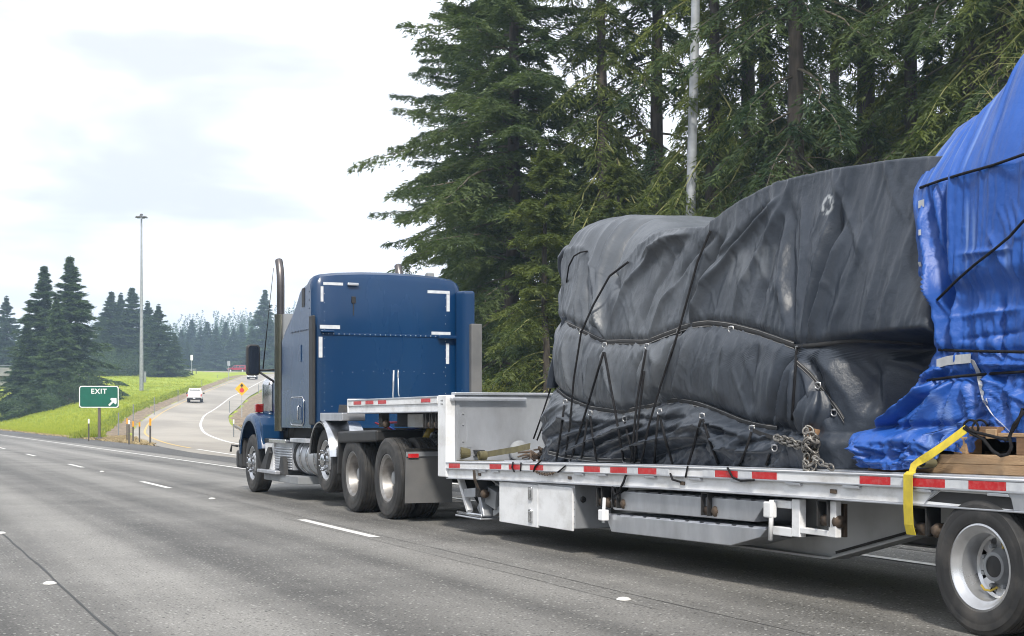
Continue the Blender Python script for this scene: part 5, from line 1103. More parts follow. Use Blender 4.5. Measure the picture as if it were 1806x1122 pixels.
# belly between the belts and overall taper
out += .05 * np.sin(np.clip((Zg - zb2) / np.maximum(zb1 - zb2, .05), 0, 1) * np.pi) * (Sg > sx(1440, DS))
out += .10 * np.sin(np.clip((Zg - zd) / np.maximum(zb2 - zd, .05), 0, 1) * np.pi) ** .8
out -= .035 * np.exp(-((Zg - zb1) / .05) ** 2) + .045 * np.exp(-((Zg - zb2) / .05) ** 2) * (Sg > sx(1400, DS))
out -= .16 * sstep(.9, 2.3, Hh)
fr_s = np.interp(Zg, fr[:, 1], fr[:, 0])
out -= .22 * np.exp(-((fr_s - Sg) / .16)) * 1.0       # rounded front corner
FL = [  # (points, width, amplitude)
 ([(1364, 340), (1375, 430), (1390, 540), (1403, 612)], .075, -.035), ([(1352, 336), (1362, 420), (1380, 540), (1398, 608)], .06, .025), ([(1385, 330), (1400, 430), (1408, 540), (1410, 612)], .05, .03),
 ([(1457, 352), (1450, 430), (1436, 520), (1420, 612)], .06, -.07), ([(1474, 388), (1462, 450), (1445, 540), (1424, 612)], .045, .06), ([(1445, 360), (1436, 440), (1425, 540), (1416, 610)], .045, .05),
 ([(1255, 408), (1230, 462), (1219, 503), (1200, 578)], .06, -.07), ([(1275, 400), (1250, 460), (1232, 520), (1212, 575)], .05, .05),
 ([(1358, 333), (1320, 380), (1270, 450), (1225, 520)], .045, .045), ([(1350, 340), (1300, 388), (1255, 450), (1222, 505)], .03, -.035), ([(1358, 345), (1330, 420), (1300, 500), (1285, 570)], .05, .03), ([(1362, 350), (1345, 440), (1335, 520), (1330, 583)], .06, -.03),
 ([(1180, 410), (1140, 440), (1095, 500), (1068, 598)], .05, .04), ([(1200, 408), (1170, 450), (1140, 520), (1120, 598)], .05, -.025), ([(1245, 405), (1215, 440), (1185, 490), (1172, 520)], .05, -.045), ([(1240, 410), (1200, 470), (1165, 530), (1143, 600)], .04, .035),
 ([(1030, 436), (1050, 470), (1070, 500), (1080, 520)], .05, -.08), ([(1108, 462), (1135, 436), (1162, 416), (1200, 410)], .04, .05), ([(1020, 445), (1034, 480), (1052, 540), (1066, 598)], .03, .05), ([(1036, 446), (1045, 500), (1058, 560), (1066, 600)], .035, .04), ([(1012, 446), (1016, 500), (1030, 570), (1062, 604)], .03, -.035), ([(1020, 440), (1035, 520), (1050, 580)], .03, .03), ([(1004, 455), (1006, 520), (1012, 575)], .03, .03),
 # between the belts: pulls down from the upper rings
 ([(1066, 610), (1060, 650), (1052, 690), (1042, 718)], .04, -.05), ([(1066, 610), (1080, 650), (1090, 690), (1100, 722)], .05, .04), ([(1141, 612), (1130, 650), (1122, 690), (1115, 720)], .04, -.045), ([(1150, 612), (1165, 640), (1160, 680), (1165, 712)], .05, .03),
 ([(1198, 588), (1180, 640), (1160, 690), (1140, 720)], .05, -.07), ([(1210, 582), (1196, 640), (1180, 690), (1165, 714)], .05, .05), ([(1225, 580), (1215, 640), (1205, 680), (1190, 706)], .05, .035), ([(1290, 585), (1285, 650), (1275, 720)], .09, .035), ([(1340, 592), (1335, 660), (1330, 740)], .08, -.025),
 ([(1405, 618), (1385, 680), (1360, 740), (1350, 756)], .04, -.06), ([(1412, 622), (1398, 690), (1380, 760)], .035, .06), ([(1408, 620), (1390, 700), (1372, 760)], .03, -.04), ([(1418, 625), (1415, 700), (1405, 770)], .03, .05),
 ([(1000, 590), (1004, 640), (1012, 700)], .04, .03), ([(1025, 590), (1030, 650), (1036, 712)], .035, -.03), ([(1050, 605), (1045, 660), (1040, 715)], .03, .02),
 # below the lower belt: long slanting creases
 ([(972, 770), (1010, 760), (1050, 748), (1085, 744)], .03, -.04), ([(980, 795), (1040, 765), (1100, 742), (1160, 736)], .022, -.055), ([(985, 806), (1050, 780), (1110, 758), (1160, 742)], .022, .045), ([(1008, 808), (1060, 786), (1120, 765), (1165, 745)], .022, -.05), ([(1025, 804), (1080, 785), (1140, 765), (1180, 748)], .022, .04), ([(1050, 806), (1110, 782), (1170, 765), (1232, 755)], .022, -.05), ([(1075, 808), (1130, 790), (1190, 772), (1236, 750)], .022, .04),
 ([(1130, 812), (1180, 795), (1225, 785), (1275, 778)], .022, -.045), ([(1105, 800), (1160, 780), (1210, 772), (1262, 768)], .02, .035), ([(1200, 770), (1235, 752), (1270, 748), (1300, 756)], .02, .035), ([(1245, 742), (1270, 760), (1290, 790), (1300, 812)], .028, .04), ([(1300, 812), (1320, 785), (1360, 775), (1385, 778)], .022, -.04), ([(1270, 800), (1300, 790), (1330, 797), (1380, 795)], .022, .035),
 ([(1130, 735), (1165, 742), (1200, 738), (1235, 735)], .02, -.03), ([(1000, 722), (1012, 735), (1040, 750), (1060, 752)], .02, -.035), ([(1000, 735), (1020, 742), (1045, 744)], .022, .035), ([(1250, 735), (1275, 745), (1310, 760)], .025, .04), ([(1260, 748), (1300, 768), (1330, 775)], .02, -.03), ([(1240, 765), (1255, 790), (1262, 812)], .02, -.035),
 # right hand bundle
 ([(1425, 622), (1440, 660), (1452, 700), (1462, 745)], .04, -.05), ([(1435, 618), (1462, 655), (1480, 700), (1488, 750)], .055, .025), ([(1450, 612), (1478, 640), (1500, 690), (1512, 740)], .045, -.025), ([(1500, 606), (1520, 640), (1510, 700), (1495, 770)], .07, .03), ([(1480, 610), (1500, 660), (1490, 740)], .05, -.03)]
out *= np.clip(sstep(0, .3, Hh) * .8 + .2, 0, 1)
for pts, w, am in FL: out += fold(Sg, Zg, pts, w * .95, am * 1.5, DS, power=1.4)
# recess at the rear under the overhang
rec = sstep(sx(1448, DS), sx(1560, DS), Sg) * sstep(.99, .86, Hh) ; out -= .5 * rec
out -= .10 * sstep(sx(1540, DS), sx(1650, DS), Sg) * sstep(1.0, 1.4, Hh)
# fine cloth creases, drawn out along the pull of the cords
low_ = sstep(.02, -.06, Zg - zb2) * (Sg > sx(1400, DS))
r1_ = 1.5 * (ridged(Sg * 3.2 + Zg * .7, Zg * .55, 3) ** 2.6 - .25); r2_ = 1.4 * (ridged((Sg * .55 + Zg * 1.3) * 4.5, (Zg * .5 - Sg) * 1.1, 17) ** 2.4 - .25); r3_ = 1.5 * (ridged(Sg * 8, Zg * 1.6 + Sg, 29) ** 2.5 - .25)
r4_ = np.maximum(ridged((Sg + .35 * Zg) * 2.6, (Zg - .35 * Sg) * .7, 37) - .72, 0) * 2.2; r5_ = np.maximum(ridged((Sg - .55 * Zg) * 3.1, (Zg + .55 * Sg) * .6, 47) - .74, 0) * 2.2
out += (1 - low_) * (.028 * r1_ + .008 * r3_ + .038 * (r4_ + r5_)) + low_ * (.070 * r2_ + .010 * r3_)
# puckers at the belts
out += .020 * (ridged(Sg * 13 + 1.5 * vnoise(Sg * 6, Zg * 2, 4), Zg * .3, 14) ** 2 - .3) * (np.exp(-((Zg - zb1) / .12) ** 2) + np.exp(-((Zg - zb2) / .10) ** 2)) * (Sg > sx(1430, DS))
Xl = DS - out
# top and right hand side
tt = np.linspace(0, 1, NV - 150 + 1)[1:]
full = np.zeros((NS, NV, 3)); full[:, :150, 0] = Xl; full[:, :150, 1] = Sg; full[:, :150, 2] = Zg
for i in range(NS):
    s = Sg[i, -1]; zt = Zg[i, -1]; zh = float(top_h(s)); x0 = Xl[i, -1]; zb_ = rz_(s)
    up = max(zh - zt, 0)
    ctrl = np.array([(x0 - .02, zt - .08), (x0, zt), (x0 + .04, zt + .002 + .14 * up), (x0 + .15, zt + .010 + .56 * up), (x0 + .38, zt + .014 + .90 * up), (7.32, zh + .0), (7.6, zh + .015), (8.05, zh - .05), (8.4, zh - .25), (8.55, zh - .7), (8.6, zb_ + .4), (8.6, zb_ + .01)])
    c = catmull(ctrl, 400); cut = int(400 * 1 / 11); c = c[cut:]; idx = np.linspace(0, len(c) - 1, len(tt) + 1)[1:].astype(int); c = c[idx]
    wv = .02 * (ridged(s * 2.2 + c[:, 0] * 1.0, c[:, 0] * 1.6, 41) - .55) * 2
    full[i, 150:, 0] = c[:, 0]; full[i, 150:, 1] = s; full[i, 150:, 2] = c[:, 1] + wv * np.linspace(0, 1, len(tt)) ** .3
def cap(ring, ds, cen=(7.5, 1.3)):
    R = []
    for k, o in ((.985, .35), (.93, .75), (.7, 1.0), (.3, 1.02), (.02, 1.0)):
        r = ring.copy(); r[:, 0] = cen[0] + (ring[:, 0] - cen[0]) * k; r[:, 2] = cen[1] + (ring[:, 2] - cen[1]) * k; r[:, 1] = ring[:, 1] * (k) + ring[:, 1].mean() * (1 - k) + ds * o; R.append(r)
    return np.array(R)
full = np.concatenate([cap(full[0], .10)[::-1], full, cap(full[-1], -.10)], 0)
mb = MB(); mb.grid(full)
load = thing('tarped_machine', 'tall grey black tarp covering machinery, belted and corded down in front of the blue one', 'tarped load', (7.5, 10.5, 1.0))
def lp(name, mb, m, parent=None, **k): return obj(name, mb, m, parent or load, **k)
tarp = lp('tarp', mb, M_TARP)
V_ = full.reshape(-1, 3)
worn_and_sheen = np.zeros(len(V_))
def worn_rect(p, d, soft=.03, am=.5, seed=1):
    Q = pts_sz(p, d); a, b = Q.min(0), Q.max(0); s, z = V_[:, 1], V_[:, 2]; m = sstep(a[0], a[0] + soft, s) * sstep(b[0], b[0] - soft, s) * sstep(a[1], a[1] + soft, z) * sstep(b[1], b[1] - soft, z) * (V_[:, 0] < 7)
    n = vnoise(s * 26, z * 2, seed) * .7 + vnoise(s * 60, z * 8, seed + 3) * .3; return am * m * sstep(.1, .9, n)
worn_and_sheen = np.maximum(worn_and_sheen, worn_rect([(1262, 434), (1350, 500)], DS, .10, .2)); worn_and_sheen = np.maximum(worn_and_sheen, worn_rect([(1182, 460), (1222, 524)], DS, .08, .16, 7))
front_sheen = sstep(sx(1420, DS), sx(1120, DS), V_[:, 1]) * (.07 + .15 * vnoise(V_[:, 1] * 2.2, V_[:, 2] * 2.6, 23) + .06 * vnoise(V_[:, 1] * 9, V_[:, 2] * 7, 27)) * sstep(.15, .6, V_[:, 2] - .9)  # light reflected by the front of the load, painted into the cloth colour
worn_and_sheen = np.maximum(worn_and_sheen, front_sheen)
ri = at_x(1453, 361, 6.5); r_ = np.hypot((V_[:, 1] - ri.y), V_[:, 2] - ri.z); nn = vnoise(V_[:, 1] * 45, V_[:, 2] * 45, 12); worn_and_sheen = np.maximum(worn_and_sheen, 1.0 * sstep(.03, .05, r_) * sstep(.085, .065, r_) * (nn > .42) * (V_[:, 0] < 7))
at_ = tarp.data.attributes.new('worn_and_sheen', 'FLOAT', 'POINT'); at_.data.foreach_set('value', worn_and_sheen.astype(np.float32))
BV = BVHTree.FromPolygons([Vector(v) for v in V_.tolist()], mb.f)
def on_tarp(px, py, off=.012, bv=None, dflt=6.36):
    r = ray(px, py).normalized(); h = (bv or BV).ray_cast(EYE, r)
    if h[0] is None: return at_x(px, py, dflt)
    return h[0] - r * off
def dense(pts, step=7):
    out = []
    for (x0, y0), (x1, y1) in zip(pts[:-1], pts[1:]):
        n = max(1, int(math.hypot(x1 - x0, y1 - y0) / step)); out += [(x0 + (x1 - x0) * k / n, y0 + (y1 - y0) * k / n) for k in range(n)]
    return out + [pts[-1]]
def smooth_path(P, it=2):
    P = [Vector(p) for p in P]
    for _ in range(it): P = [P[0]] + [(P[i - 1] + P[i] * 2 + P[i + 1]) / 4 for i in range(1, len(P) - 1)] + [P[-1]]
    return P
def taut(P):
    """a stretched cord bridges the hollows of the cloth instead of following them"""
    n = len(P); D = [(p - EYE).length for p in P]; Q = []
    for i, p in enumerate(P):
        d = D[i]
        for a in range(0, i):
            for b in range(i + 1, n):
                t = (i - a) / (b - a); d = min(d, D[a] + (D[b] - D[a]) * t)
        Q.append(EYE + (p - EYE) * (d / D[i]))
    return Q
def belt(pxs, w, parent=load, bv=None, stitch=True):
    pp = []
    for a, b in dense(pxs, 6): pp.append(on_tarp(a, b, .010, bv))
    pp = smooth_path(pp, 2); mbb = MB(); P = [[q + Vector((0, 0, w / 2)), q + Vector((-.006, 0, w / 2 * .96)), q + Vector((-.009, 0, 0)), q + Vector((-.006, 0, -w / 2 * .96)), q + Vector((0, 0, -w / 2))] for q in pp]
    mbb.grid(np.array([[tuple(v) for v in r] for r in P])); o = lp('belt', mbb, M_WEB, parent)
    if stitch:
        mb2 = MB()
        for dz in (w * .34, -w * .34): mb2.grid(np.array([[tuple(q + Vector((-.0095, 0, dz + .0025))), tuple(q + Vector((-.0095, 0, dz - .0025)))] for q in pp]), False)
        lp('stitching', mb2, M_STITCH, o)
    return o
belt([(991, 567), (1025, 583), (1066, 604), (1100, 603), (1141, 604), (1170, 592), (1198, 582)], .055)
belt([(1198, 581), (1220, 574), (1250, 570), (1290, 575), (1340, 588), (1402, 610)], .062); belt([(1402, 611), (1440, 609), (1480, 603), (1515, 600), (1570, 602), (1630, 606)], .035, stitch=False)
belt([(983, 688), (1000, 703), (1040, 720), (1100, 728), (1120, 722), (1165, 714)], .055); belt([(1178, 709), (1190, 706), (1230, 712), (1270, 727), (1310, 744), (1340, 752), (1372, 757)], .055)
belt([(968, 798), (1000, 806), (1050, 811), (1135, 813)], .045); belt([(1407, 640), (1430, 660), (1450, 685), (1465, 705), (1482, 728), (1490, 742)], .04)
ringmesh = None
def ring(px, py, parent=load, r=.026, bv=None):
    global ringmesh
    q = on_tarp(px, py, .02, bv)
    if ringmesh is None:
        mbb = MB(); mbb.tube([(0, r * math.cos(k * math.pi / 6), r * math.sin(k * math.pi / 6)) for k in range(12)], .0055, 6, closed=True); mbb.tube([(0, -r * 1.05, r * .75), (0, r * 1.05, r * .75)], .006, 6)
        o = obj('tie_ring', mbb, M_RING, None); ringmesh = o.data
    else: o = link('tie_ring', ringmesh, None)
    o.parent = parent; o.location = q - worldloc(parent); o.rotation_euler = (0, 0, .35); return q
for px, py in ((1025, 586), (1066, 609), (1141, 611), (1198, 586), (1289, 581), (1408, 616), (997, 709), (1041, 729), (1102, 739), (1163, 726), (1238, 734), (1326, 756), (1366, 790), (1442, 680), (1471, 728), (1007, 812), (1102, 812)): ring(px, py)
def cord(pxs, r=.011, parent=load, bv=None, endz=True):
    pp = [on_tarp(a, b, .014, bv) for a, b in dense(pxs, 9)]; pp = taut(pp); mbb = MB(); mbb.tube(pp, r, 6); return lp('cord', mbb, M_CORD, parent)
for c in ([(1108, 462), (1075, 487), (1046, 539), (1025, 586), (1012, 668), (1005, 751), (996, 813)], [(1253, 407), (1230, 462), (1219, 503), (1198, 580), (1167, 674), (1144, 751), (1131, 816)],
          [(1064, 622), (1038, 710), (1007, 811)], [(1066, 622), (1084, 720), (1100, 814)], [(1139, 617), (1123, 710), (1113, 816)], [(1136, 655), (1126, 740), (1119, 816)], [(1405, 617), (1401, 680), (1397, 741)],
          [(995, 716), (988, 770), (981, 812)], [(1036, 740), (1030, 780), (1025, 812)], [(1041, 735), (1046, 775), (1052, 813)], [(1102, 745), (1110, 780), (1119, 815)], [(1161, 732), (1157, 775), (1154, 816)], [(1165, 740), (1175, 780), (1186, 818)],
          [(1236, 740), (1224, 785), (1213, 822)], [(1240, 740), (1252, 780), (1267, 819)], [(1325, 762), (1315, 795), (1304, 820)], [(1357, 802), (1352, 820)]): cord(c)
for c in ([(1213, 822), (1209, 842)], [(1283, 825), (1292, 842), (1306, 848), (1330, 847)], [(905, 815), (903, 824), (907, 832)], [(919, 816), (918, 831)], [(955, 812), (944, 822), (941, 832)], [(997, 822), (990, 828), (984, 833)], [(1182, 835), (1186, 846), (1200, 850)]):
    mbb = MB(); mbb.tube([at_x(a, b, 6.186) for a, b in c], .009, 6); lp('cord', mbb, M_CORD)
mbb = MB(); mbb.tube([at_x(a, b, 6.2) for a, b in ((1080, 858), (1081, 866), (1085, 873), (1091, 869), (1100, 850), (1104, 838))], .012, 6); lp('cord', mbb, M_CORD)
# rolled fold standing at the front corner
mbb = MB(); pts = [at_x(px, py, 6.80) for px, py in ((997, 500), (996, 475), (999, 456), (1008, 444), (1021, 440), (1036, 443))]
P = []
for i, p in enumerate(pts):
    r0 = [.02, .05, .065, .07, .06, .03][i]; t_ = (pts[min(i + 1, 5)] - pts[max(i - 1, 0)]).normalized(); n_ = Vector((1, 0, 0)).cross(t_).normalized()
    P.append([tuple(p + Vector((1, 0, 0)) * (r0 * 1.6 * math.cos(q)) + n_ * (r0 * math.sin(q) * (1 + .12 * math.sin(4 * q + i)))) for q in np.linspace(0, 2 * math.pi, 17)[:-1]])
mbb.grid(np.array(P), True, wrap=True); mbb.sheet(P[0][::-1]); mbb.sheet(P[-1]); lp('tarp_roll', mbb, M_TARP)
cord([(999, 498), (1003, 470), (1012, 452), (1024, 445), (1036, 443)], .008)
# gathered tail of the tarp hanging at the front corner with its two long cords
mbb = MB(); pts = [at_x(px, py, 6.5) for px, py in ((997, 560), (994, 590), (988, 625), (981, 655), (975, 684))]
P = []
for i, p in enumerate(pts):
    r0 = [.02, .035, .05, .055, .05][i]; P.append([(p.x + r0 * 1.2 * math.cos(q) + .01 * math.sin(3 * q + i), p.y + r0 * math.sin(q) + .02, p.z) for q in np.linspace(0, 2 * math.pi, 15)[:-1]])
mbb.grid(np.array(P), True, wrap=True); mbb.sheet(P[-1]); lp('tarp_tail', mbb, M_TARP)
for a, b in (((971, 686), (941, 774)), ((966, 725), (947, 777))):
    p, q = at_x(*a, 6.5), at_x(*b, 6.4); q.z = max(q.z, rz_(q.y) + .02); mbb = MB(); mbb.tube([p, p.lerp(q, .5) - Vector((0, 0, .01)), q], .010, 6); lp('cord', mbb, M_CORD)
# tarp edge lying in a heap on the deck by the front
mbb = MB(); rq = random.Random(2)
for k in range(46):
    c = Vector((6.42 + rq.uniform(-.06, .35), sx(952, 6.4) + rq.uniform(-.28, .42), 0)); c.z = rz_(c.y) + .02 + rq.uniform(0, .12) * (1 - min(1, abs(c.y - sx(955, 6.4)) / .5)); q = rq.uniform(0, 6.28); l_ = rq.uniform(.08, .22)
    mbb.tube([c, c + Vector((math.cos(q) * l_ * .5, math.sin(q) * l_ * .5, rq.uniform(.0, .07))), c + Vector((math.cos(q + .8) * l_, math.sin(q + .8) * l_, rq.uniform(-.01, .03)))], [.012, .014, .009], 5)
heap = lp('rope_heap', mbb, M_RUST); heap['kind'] = 'stuff'

# ---- chain lashing at the rear corner of the grey tarp
def chain_links(path, pitch=.052, wire=.0085, wid=.021, mbb=None, roll=0):
    mbb = mbb or MB(); P = [Vector(p) for p in path]; L_ = [0]
    for i in range(len(P) - 1): L_.append(L_[-1] + (P[i + 1] - P[i]).length)
    n = max(2, int(L_[-1] / pitch))
    for k in range(n):
        t = (k + .5) * L_[-1] / n; i = max(j for j in range(len(L_) - 1) if L_[j] <= t); f = (t - L_[i]) / max(L_[i + 1] - L_[i], 1e-6); c = P[i].lerp(P[i + 1], f); d = (P[i + 1] - P[i]).normalized()
        s_ = d.cross(Vector((.2, .3, 1))).normalized(); u_ = d.cross(s_); q = (k % 2) * 1.45 + .4 + roll; e = s_ * math.cos(q) + u_ * math.sin(q); h_ = pitch * .52
        pts = []
        for g in range(10):
            an = 2 * math.pi * g / 10; pts.append(c + d * (math.cos(an) * (h_ + wire)) + e * (math.sin(an) * wid))
        mbb.tube(pts, wire, 5, closed=True)
    return mbb
chain = thing('tie_down_chain', 'rusty grey chain knotted round the lower rear corner of the grey tarp', 'chain', (6.3, 8.9, 1.1))
mbb = chain_links([on_tarp(a, b, .03) for a, b in ((1368, 774), (1385, 780), (1405, 787), (1425, 790))]); mbb = chain_links([on_tarp(a, b, .045) for a, b in ((1366, 770), (1388, 774), (1410, 783), (1428, 784))], mbb=mbb, roll=.7)
obj('chain_run', mbb, M_CHAIN, chain)['kind'] = 'stuff'
cc = at_x(1430, 795, 6.30); mbb = MB(); rq = random.Random(8)
for lev in range(7):
    z = cc.z - .14 + lev * .042; q0 = rq.uniform(0, 6); R = .058 * (1 - .25 * abs(lev - 3) / 3)
    mbb = chain_links([(cc.x + R * math.cos(q0 + a) * .8, cc.y + R * math.sin(q0 + a), z + .05 * math.sin(a + lev)) for a in np.linspace(0, 6.28, 14)], mbb=mbb, roll=lev)
mbb = chain_links([at_x(a, b, 6.24) for a, b in ((1436, 805), (1446, 815), (1458, 821), (1470, 826))], mbb=mbb); mbb = chain_links([at_x(a, b, 6.28) for a, b in ((1424, 800), (1422, 815), (1428, 826))], mbb=mbb)
o = obj('chain_knot', mbb, M_CHAIN, chain); o['kind'] = 'stuff'
a, b = at_x(1431, 756, 6.36), at_x(1425, 815, 6.36); obj('timber_peg', MB().tube([a + Vector((.02, 0, .0)), b], [.05, .035], 8), M_WOODD, chain)
# gathered tarp hood over the peg
mbb = MB(); P = []
for i, (px, py, r0) in enumerate(((1440, 690, .05), (1438, 710, .10), (1436, 730, .12), (1432, 748, .10), (1430, 766, .07))):
    p = at_x(px, py, 6.42); P.append([(p.x + r0 * (1 + .22 * math.sin(5 * q + i * .8)) * math.cos(q), p.y + r0 * 1.25 * (1 + .22 * math.sin(5 * q + i * .8)) * math.sin(q), p.z) for q in np.linspace(0, 2 * math.pi, 41)[:-1]])
mbb.grid(np.array(P), True, wrap=True); mbb.sheet(P[0][::-1]); lp('tarp_gather', mbb, M_TARP)
mbb = MB(); mbb.ribbon([on_tarp(a, b, .02) for a, b in ((1328, 759), (1345, 766), (1362, 771), (1385, 784))], (0, 0, 1), .03, .004); lp('tie_strap', mbb, M_WEB)

# ---- wooden pallet under the blue load
pal = thing('wooden_pallet', 'pale wooden skid of stacked planks under the blue tarped load', 'pallet', (7.5, 6.5, 1.0))
def pp_(name, mb, m, **k): return obj(name, mb, m, pal, **k)
y1 = sx(1521, 6.36); y0 = 4.3
zt_a = lambda y: rz_(y) + .014
for x in (6.41, 7.45, 8.45):
    for k, (za, zb2_) in enumerate(((0.0, .062), (.0635, .124))):
        ya_ = sx(1672, 6.36) if False else y1
        P = [[(x, y, zt_a(y) + za), (x + .14, y, zt_a(y) + za), (x + .14, y, zt_a(y) + zb2_), (x, y, zt_a(y) + zb2_)] for y in np.linspace(y0, ya_, 6)]
        mbq = MB(); mbq.grid(np.array(P), False, wrap=True); mbq.sheet(P[0]); mbq.sheet(P[-1][::-1]); pp_('plank', mbq, M_WOOD, bevel=.004)
for px0, px1 in ((1672, 1694), (1782, 1812), (1524, 1540)):
    for x in (6.415, 8.455):
        a, b = sx(px1, 6.37), sx(px0, 6.37); pp_('block', MB().box(x, x + .13, a, b, zt_a(a) + .126, zt_a(a) + .235), M_WOODD if px0 == 1782 else M_WOOD, bevel=.004)
a = sx(1748, 6.36); b = sx(1698, 6.36)
pp_('plank', MB().box(6.41, 6.55, a, b, zt_a(a) + .237, zt_a(a) + .30), M_WOODD, bevel=.004)
pp_('plank', MB().box(6.395, 6.4095, a + .0, a + .09, zt_a(a) + .225, zt_a(a) + .285), M_WOOD, bevel=.003)
pp_('plank', MB().box(6.41, 8.6, y0, a - .002, zt_a(a) + .237, zt_a(a) + .262), M_WOOD, bevel=.004)

# ---- blue tarp load
D2 = 6.50
frB = pts_sz([(1522, 826), (1516, 800), (1511, 778), (1513, 763), (1560, 745), (1600, 716), (1640, 680), (1657, 640), (1656, 600), (1652, 545), (1640, 522), (1624, 490), (1620, 430), (1619, 370), (1622, 335)], D2)
frB = np.array([pts_sz([p], dd)[0] for p, dd in (((1522, 826), 6.36), ((1516, 800), 6.36), ((1511, 778), 6.38), ((1513, 763), 6.42), ((1560, 745), 6.48), ((1600, 716), 6.54), ((1640, 680), 6.62), ((1656, 640), 6.70), ((1656, 600), 6.68), ((1652, 545), 6.70), ((1640, 522), 6.70), ((1624, 490), 6.70), ((1620, 430), 6.70), ((1619, 370), 6.70), ((1622, 335), 6.70))])
frB = frB[np.argsort(frB[:, 1])]
outl = pts_sz([(1622, 333), (1632, 311), (1655, 280), (1672, 255), (1700, 225), (1745, 195), (1790, 165), (1806, 150)], 7.0); outl = outl[np.argsort(outl[:, 0])]
shz = at_x(1687, 301, D2).z; shz2 = at_x(1806, 287, D2).z
NS2, NL = 300, 170
S_B_END = 4.6
hb2 = np.linspace(0, 1, NL)
bot = pts_sz([(1508, 826), (1542, 823), (1602, 828), (1647, 825), (1668, 812), (1674, 793), (1695, 795), (1712, 800), (1721, 797), (1732, 779), (1749, 771), (1779, 780), (1806, 779)], D2); bot = bot[np.argsort(bot[:, 0])]
SB2 = np.zeros((NS2, NL)); ZB2 = np.zeros((NS2, NL))
for i, a in enumerate(np.linspace(0, 1, NS2) ** 1.0):
    ztop = at_x(1622, 335, D2).z + (shz2 - at_x(1622, 335, D2).z) * sstep(0, .25, a)
    for it in range(2):
        sref = frB[2, 0] + (S_B_END - frB[2, 0]) * a
        zb_ = np.interp(sref, bot[:, 0], bot[:, 1]); zb_ = max(zb_, rz_(sref) + .014)
    z = zb_ + (ztop - zb_) * hb2; sf = np.interp(z, frB[:, 1], frB[:, 0]); SB2[i] = sf + (S_B_END - sf) * a; ZB2[i] = z
zd2 = np.interp(SB2, np.linspace(4, 9, 40), [rz_(s) for s in np.linspace(4, 9, 40)]); Hb = ZB2 - zd2
sfr = np.interp(ZB2, frB[:, 1], frB[:, 0])
o2_ = np.zeros_like(SB2)
dist = sfr - SB2
hem_z = np.interp(SB2, *(lambda q: (q[:, 0], q[:, 1]))(pts_sz([(1508, 775), (1540, 775), (1600, 778), (1660, 776), (1720, 775), (1806, 770)], D2)[::-1]))
o2_ += .17 * sstep(.75, .12, Hb) * sstep(sx(1760, D2), sx(1600, D2), SB2)          # skirt flares out
o2_ += .05 * np.exp(-((ZB2 - hem_z) / .05) ** 2) * (SB2 > sx(1745, D2)) - .05 * np.exp(-((ZB2 - hem_z - .09) / .03) ** 2) * (SB2 > sx(1700, D2))
o2_ -= .28 * np.exp(-dist / .10) * sstep(.5, .9, Hb) + .12 * np.exp(-dist / .06) * sstep(.6, .3, Hb)
o2_ -= .10 * sstep(sx(1676, D2), sx(1700, D2), SB2) * 0
# edge of the box under the sheet
bx0 = sx(1687, D2)
o2_ += .07 * sstep(bx0 + .01, bx0 - .012, SB2) * sstep(at_x(1687, 520, D2).z, at_x(1687, 480, D2).z, ZB2) - .06 * np.exp(-((SB2 - bx0 - .05) / .035) ** 2) * sstep(1.0, 1.4, Hb)
FB = [([(1640, 330), (1660, 420), (1672, 500), (1680, 560)], .035, -.06), ([(1630, 345), (1640, 430), (1655, 500), (1668, 560)], .03, .05), ([(1655, 315), (1668, 400), (1676, 470)], .03, .045), ([(1626, 420), (1640, 480), (1656, 525)], .025, -.04), ([(1650, 470), (1658, 520), (1664, 600), (1670, 640)], .02, .05), ([(1668, 500), (1676, 580), (1682, 640)], .02, -.05), ([(1690, 520), (1690, 600), (1688, 650)], .02, .03),
 ([(1660, 650), (1640, 690), (1600, 730), (1560, 758)], .022, .05), ([(1670, 655), (1655, 700), (1625, 745), (1600, 768)], .02, -.06), ([(1680, 660), (1668, 700), (1648, 740), (1632, 765)], .02, .055), ([(1686, 660), (1680, 700), (1665, 745), (1650, 770)], .018, -.05), ([(1695, 660), (1690, 700), (1680, 740), (1672, 770)], .02, .04), ([(1665, 650), (1645, 695), (1612, 735), (1575, 762)], .016, -.045), ([(1540, 760), (1580, 752), (1610, 748)], .02, -.03),
 ([(1700, 660), (1712, 700), (1720, 740), (1715, 755)], .02, .04), ([(1705, 655), (1730, 690), (1735, 730), (1722, 745)], .018, -.045), ([(1715, 740), (1690, 755), (1665, 770)], .015, .035), ([(1700, 740), (1685, 765), (1668, 790)], .015, -.03),
 ([(1745, 640), (1750, 700), (1770, 760)], .02, .035), ([(1765, 650), (1775, 710), (1790, 765)], .02, -.03), ([(1800, 650), (1795, 700), (1800, 765)], .03, .03), ([(1730, 530), (1728, 590), (1735, 650)], .02, .03), ([(1768, 520), (1762, 600), (1768, 650)], .02, -.03),
 ([(1760, 410), (1775, 440), (1790, 480)], .02, .02), ([(1690, 560), (1740, 552), (1806, 545)], .018, .022), ([(1690, 600), (1750, 592), (1806, 584)], .014, -.02), ([(1700, 450), (1750, 446), (1806, 440)], .014, .018),
 ([(1530, 800), (1560, 790), (1590, 805)], .02, .04), ([(1600, 785), (1620, 800), (1640, 790)], .02, -.04), ([(1560, 800), (1580, 815), (1610, 815)], .018, .035), ([(1640, 800), (1655, 815), (1668, 800)], .018, .035)]
for pts, wv, am in FB: o2_ += fold(SB2, ZB2, pts, wv * .95, am * 1.5, D2, power=1.2)
pc_ = pts_sz([(1700, 640)], D2)[0]; an_ = np.arctan2(SB2 - pc_[0], pc_[1] - ZB2); rd_ = np.hypot(SB2 - pc_[0], ZB2 - pc_[1])
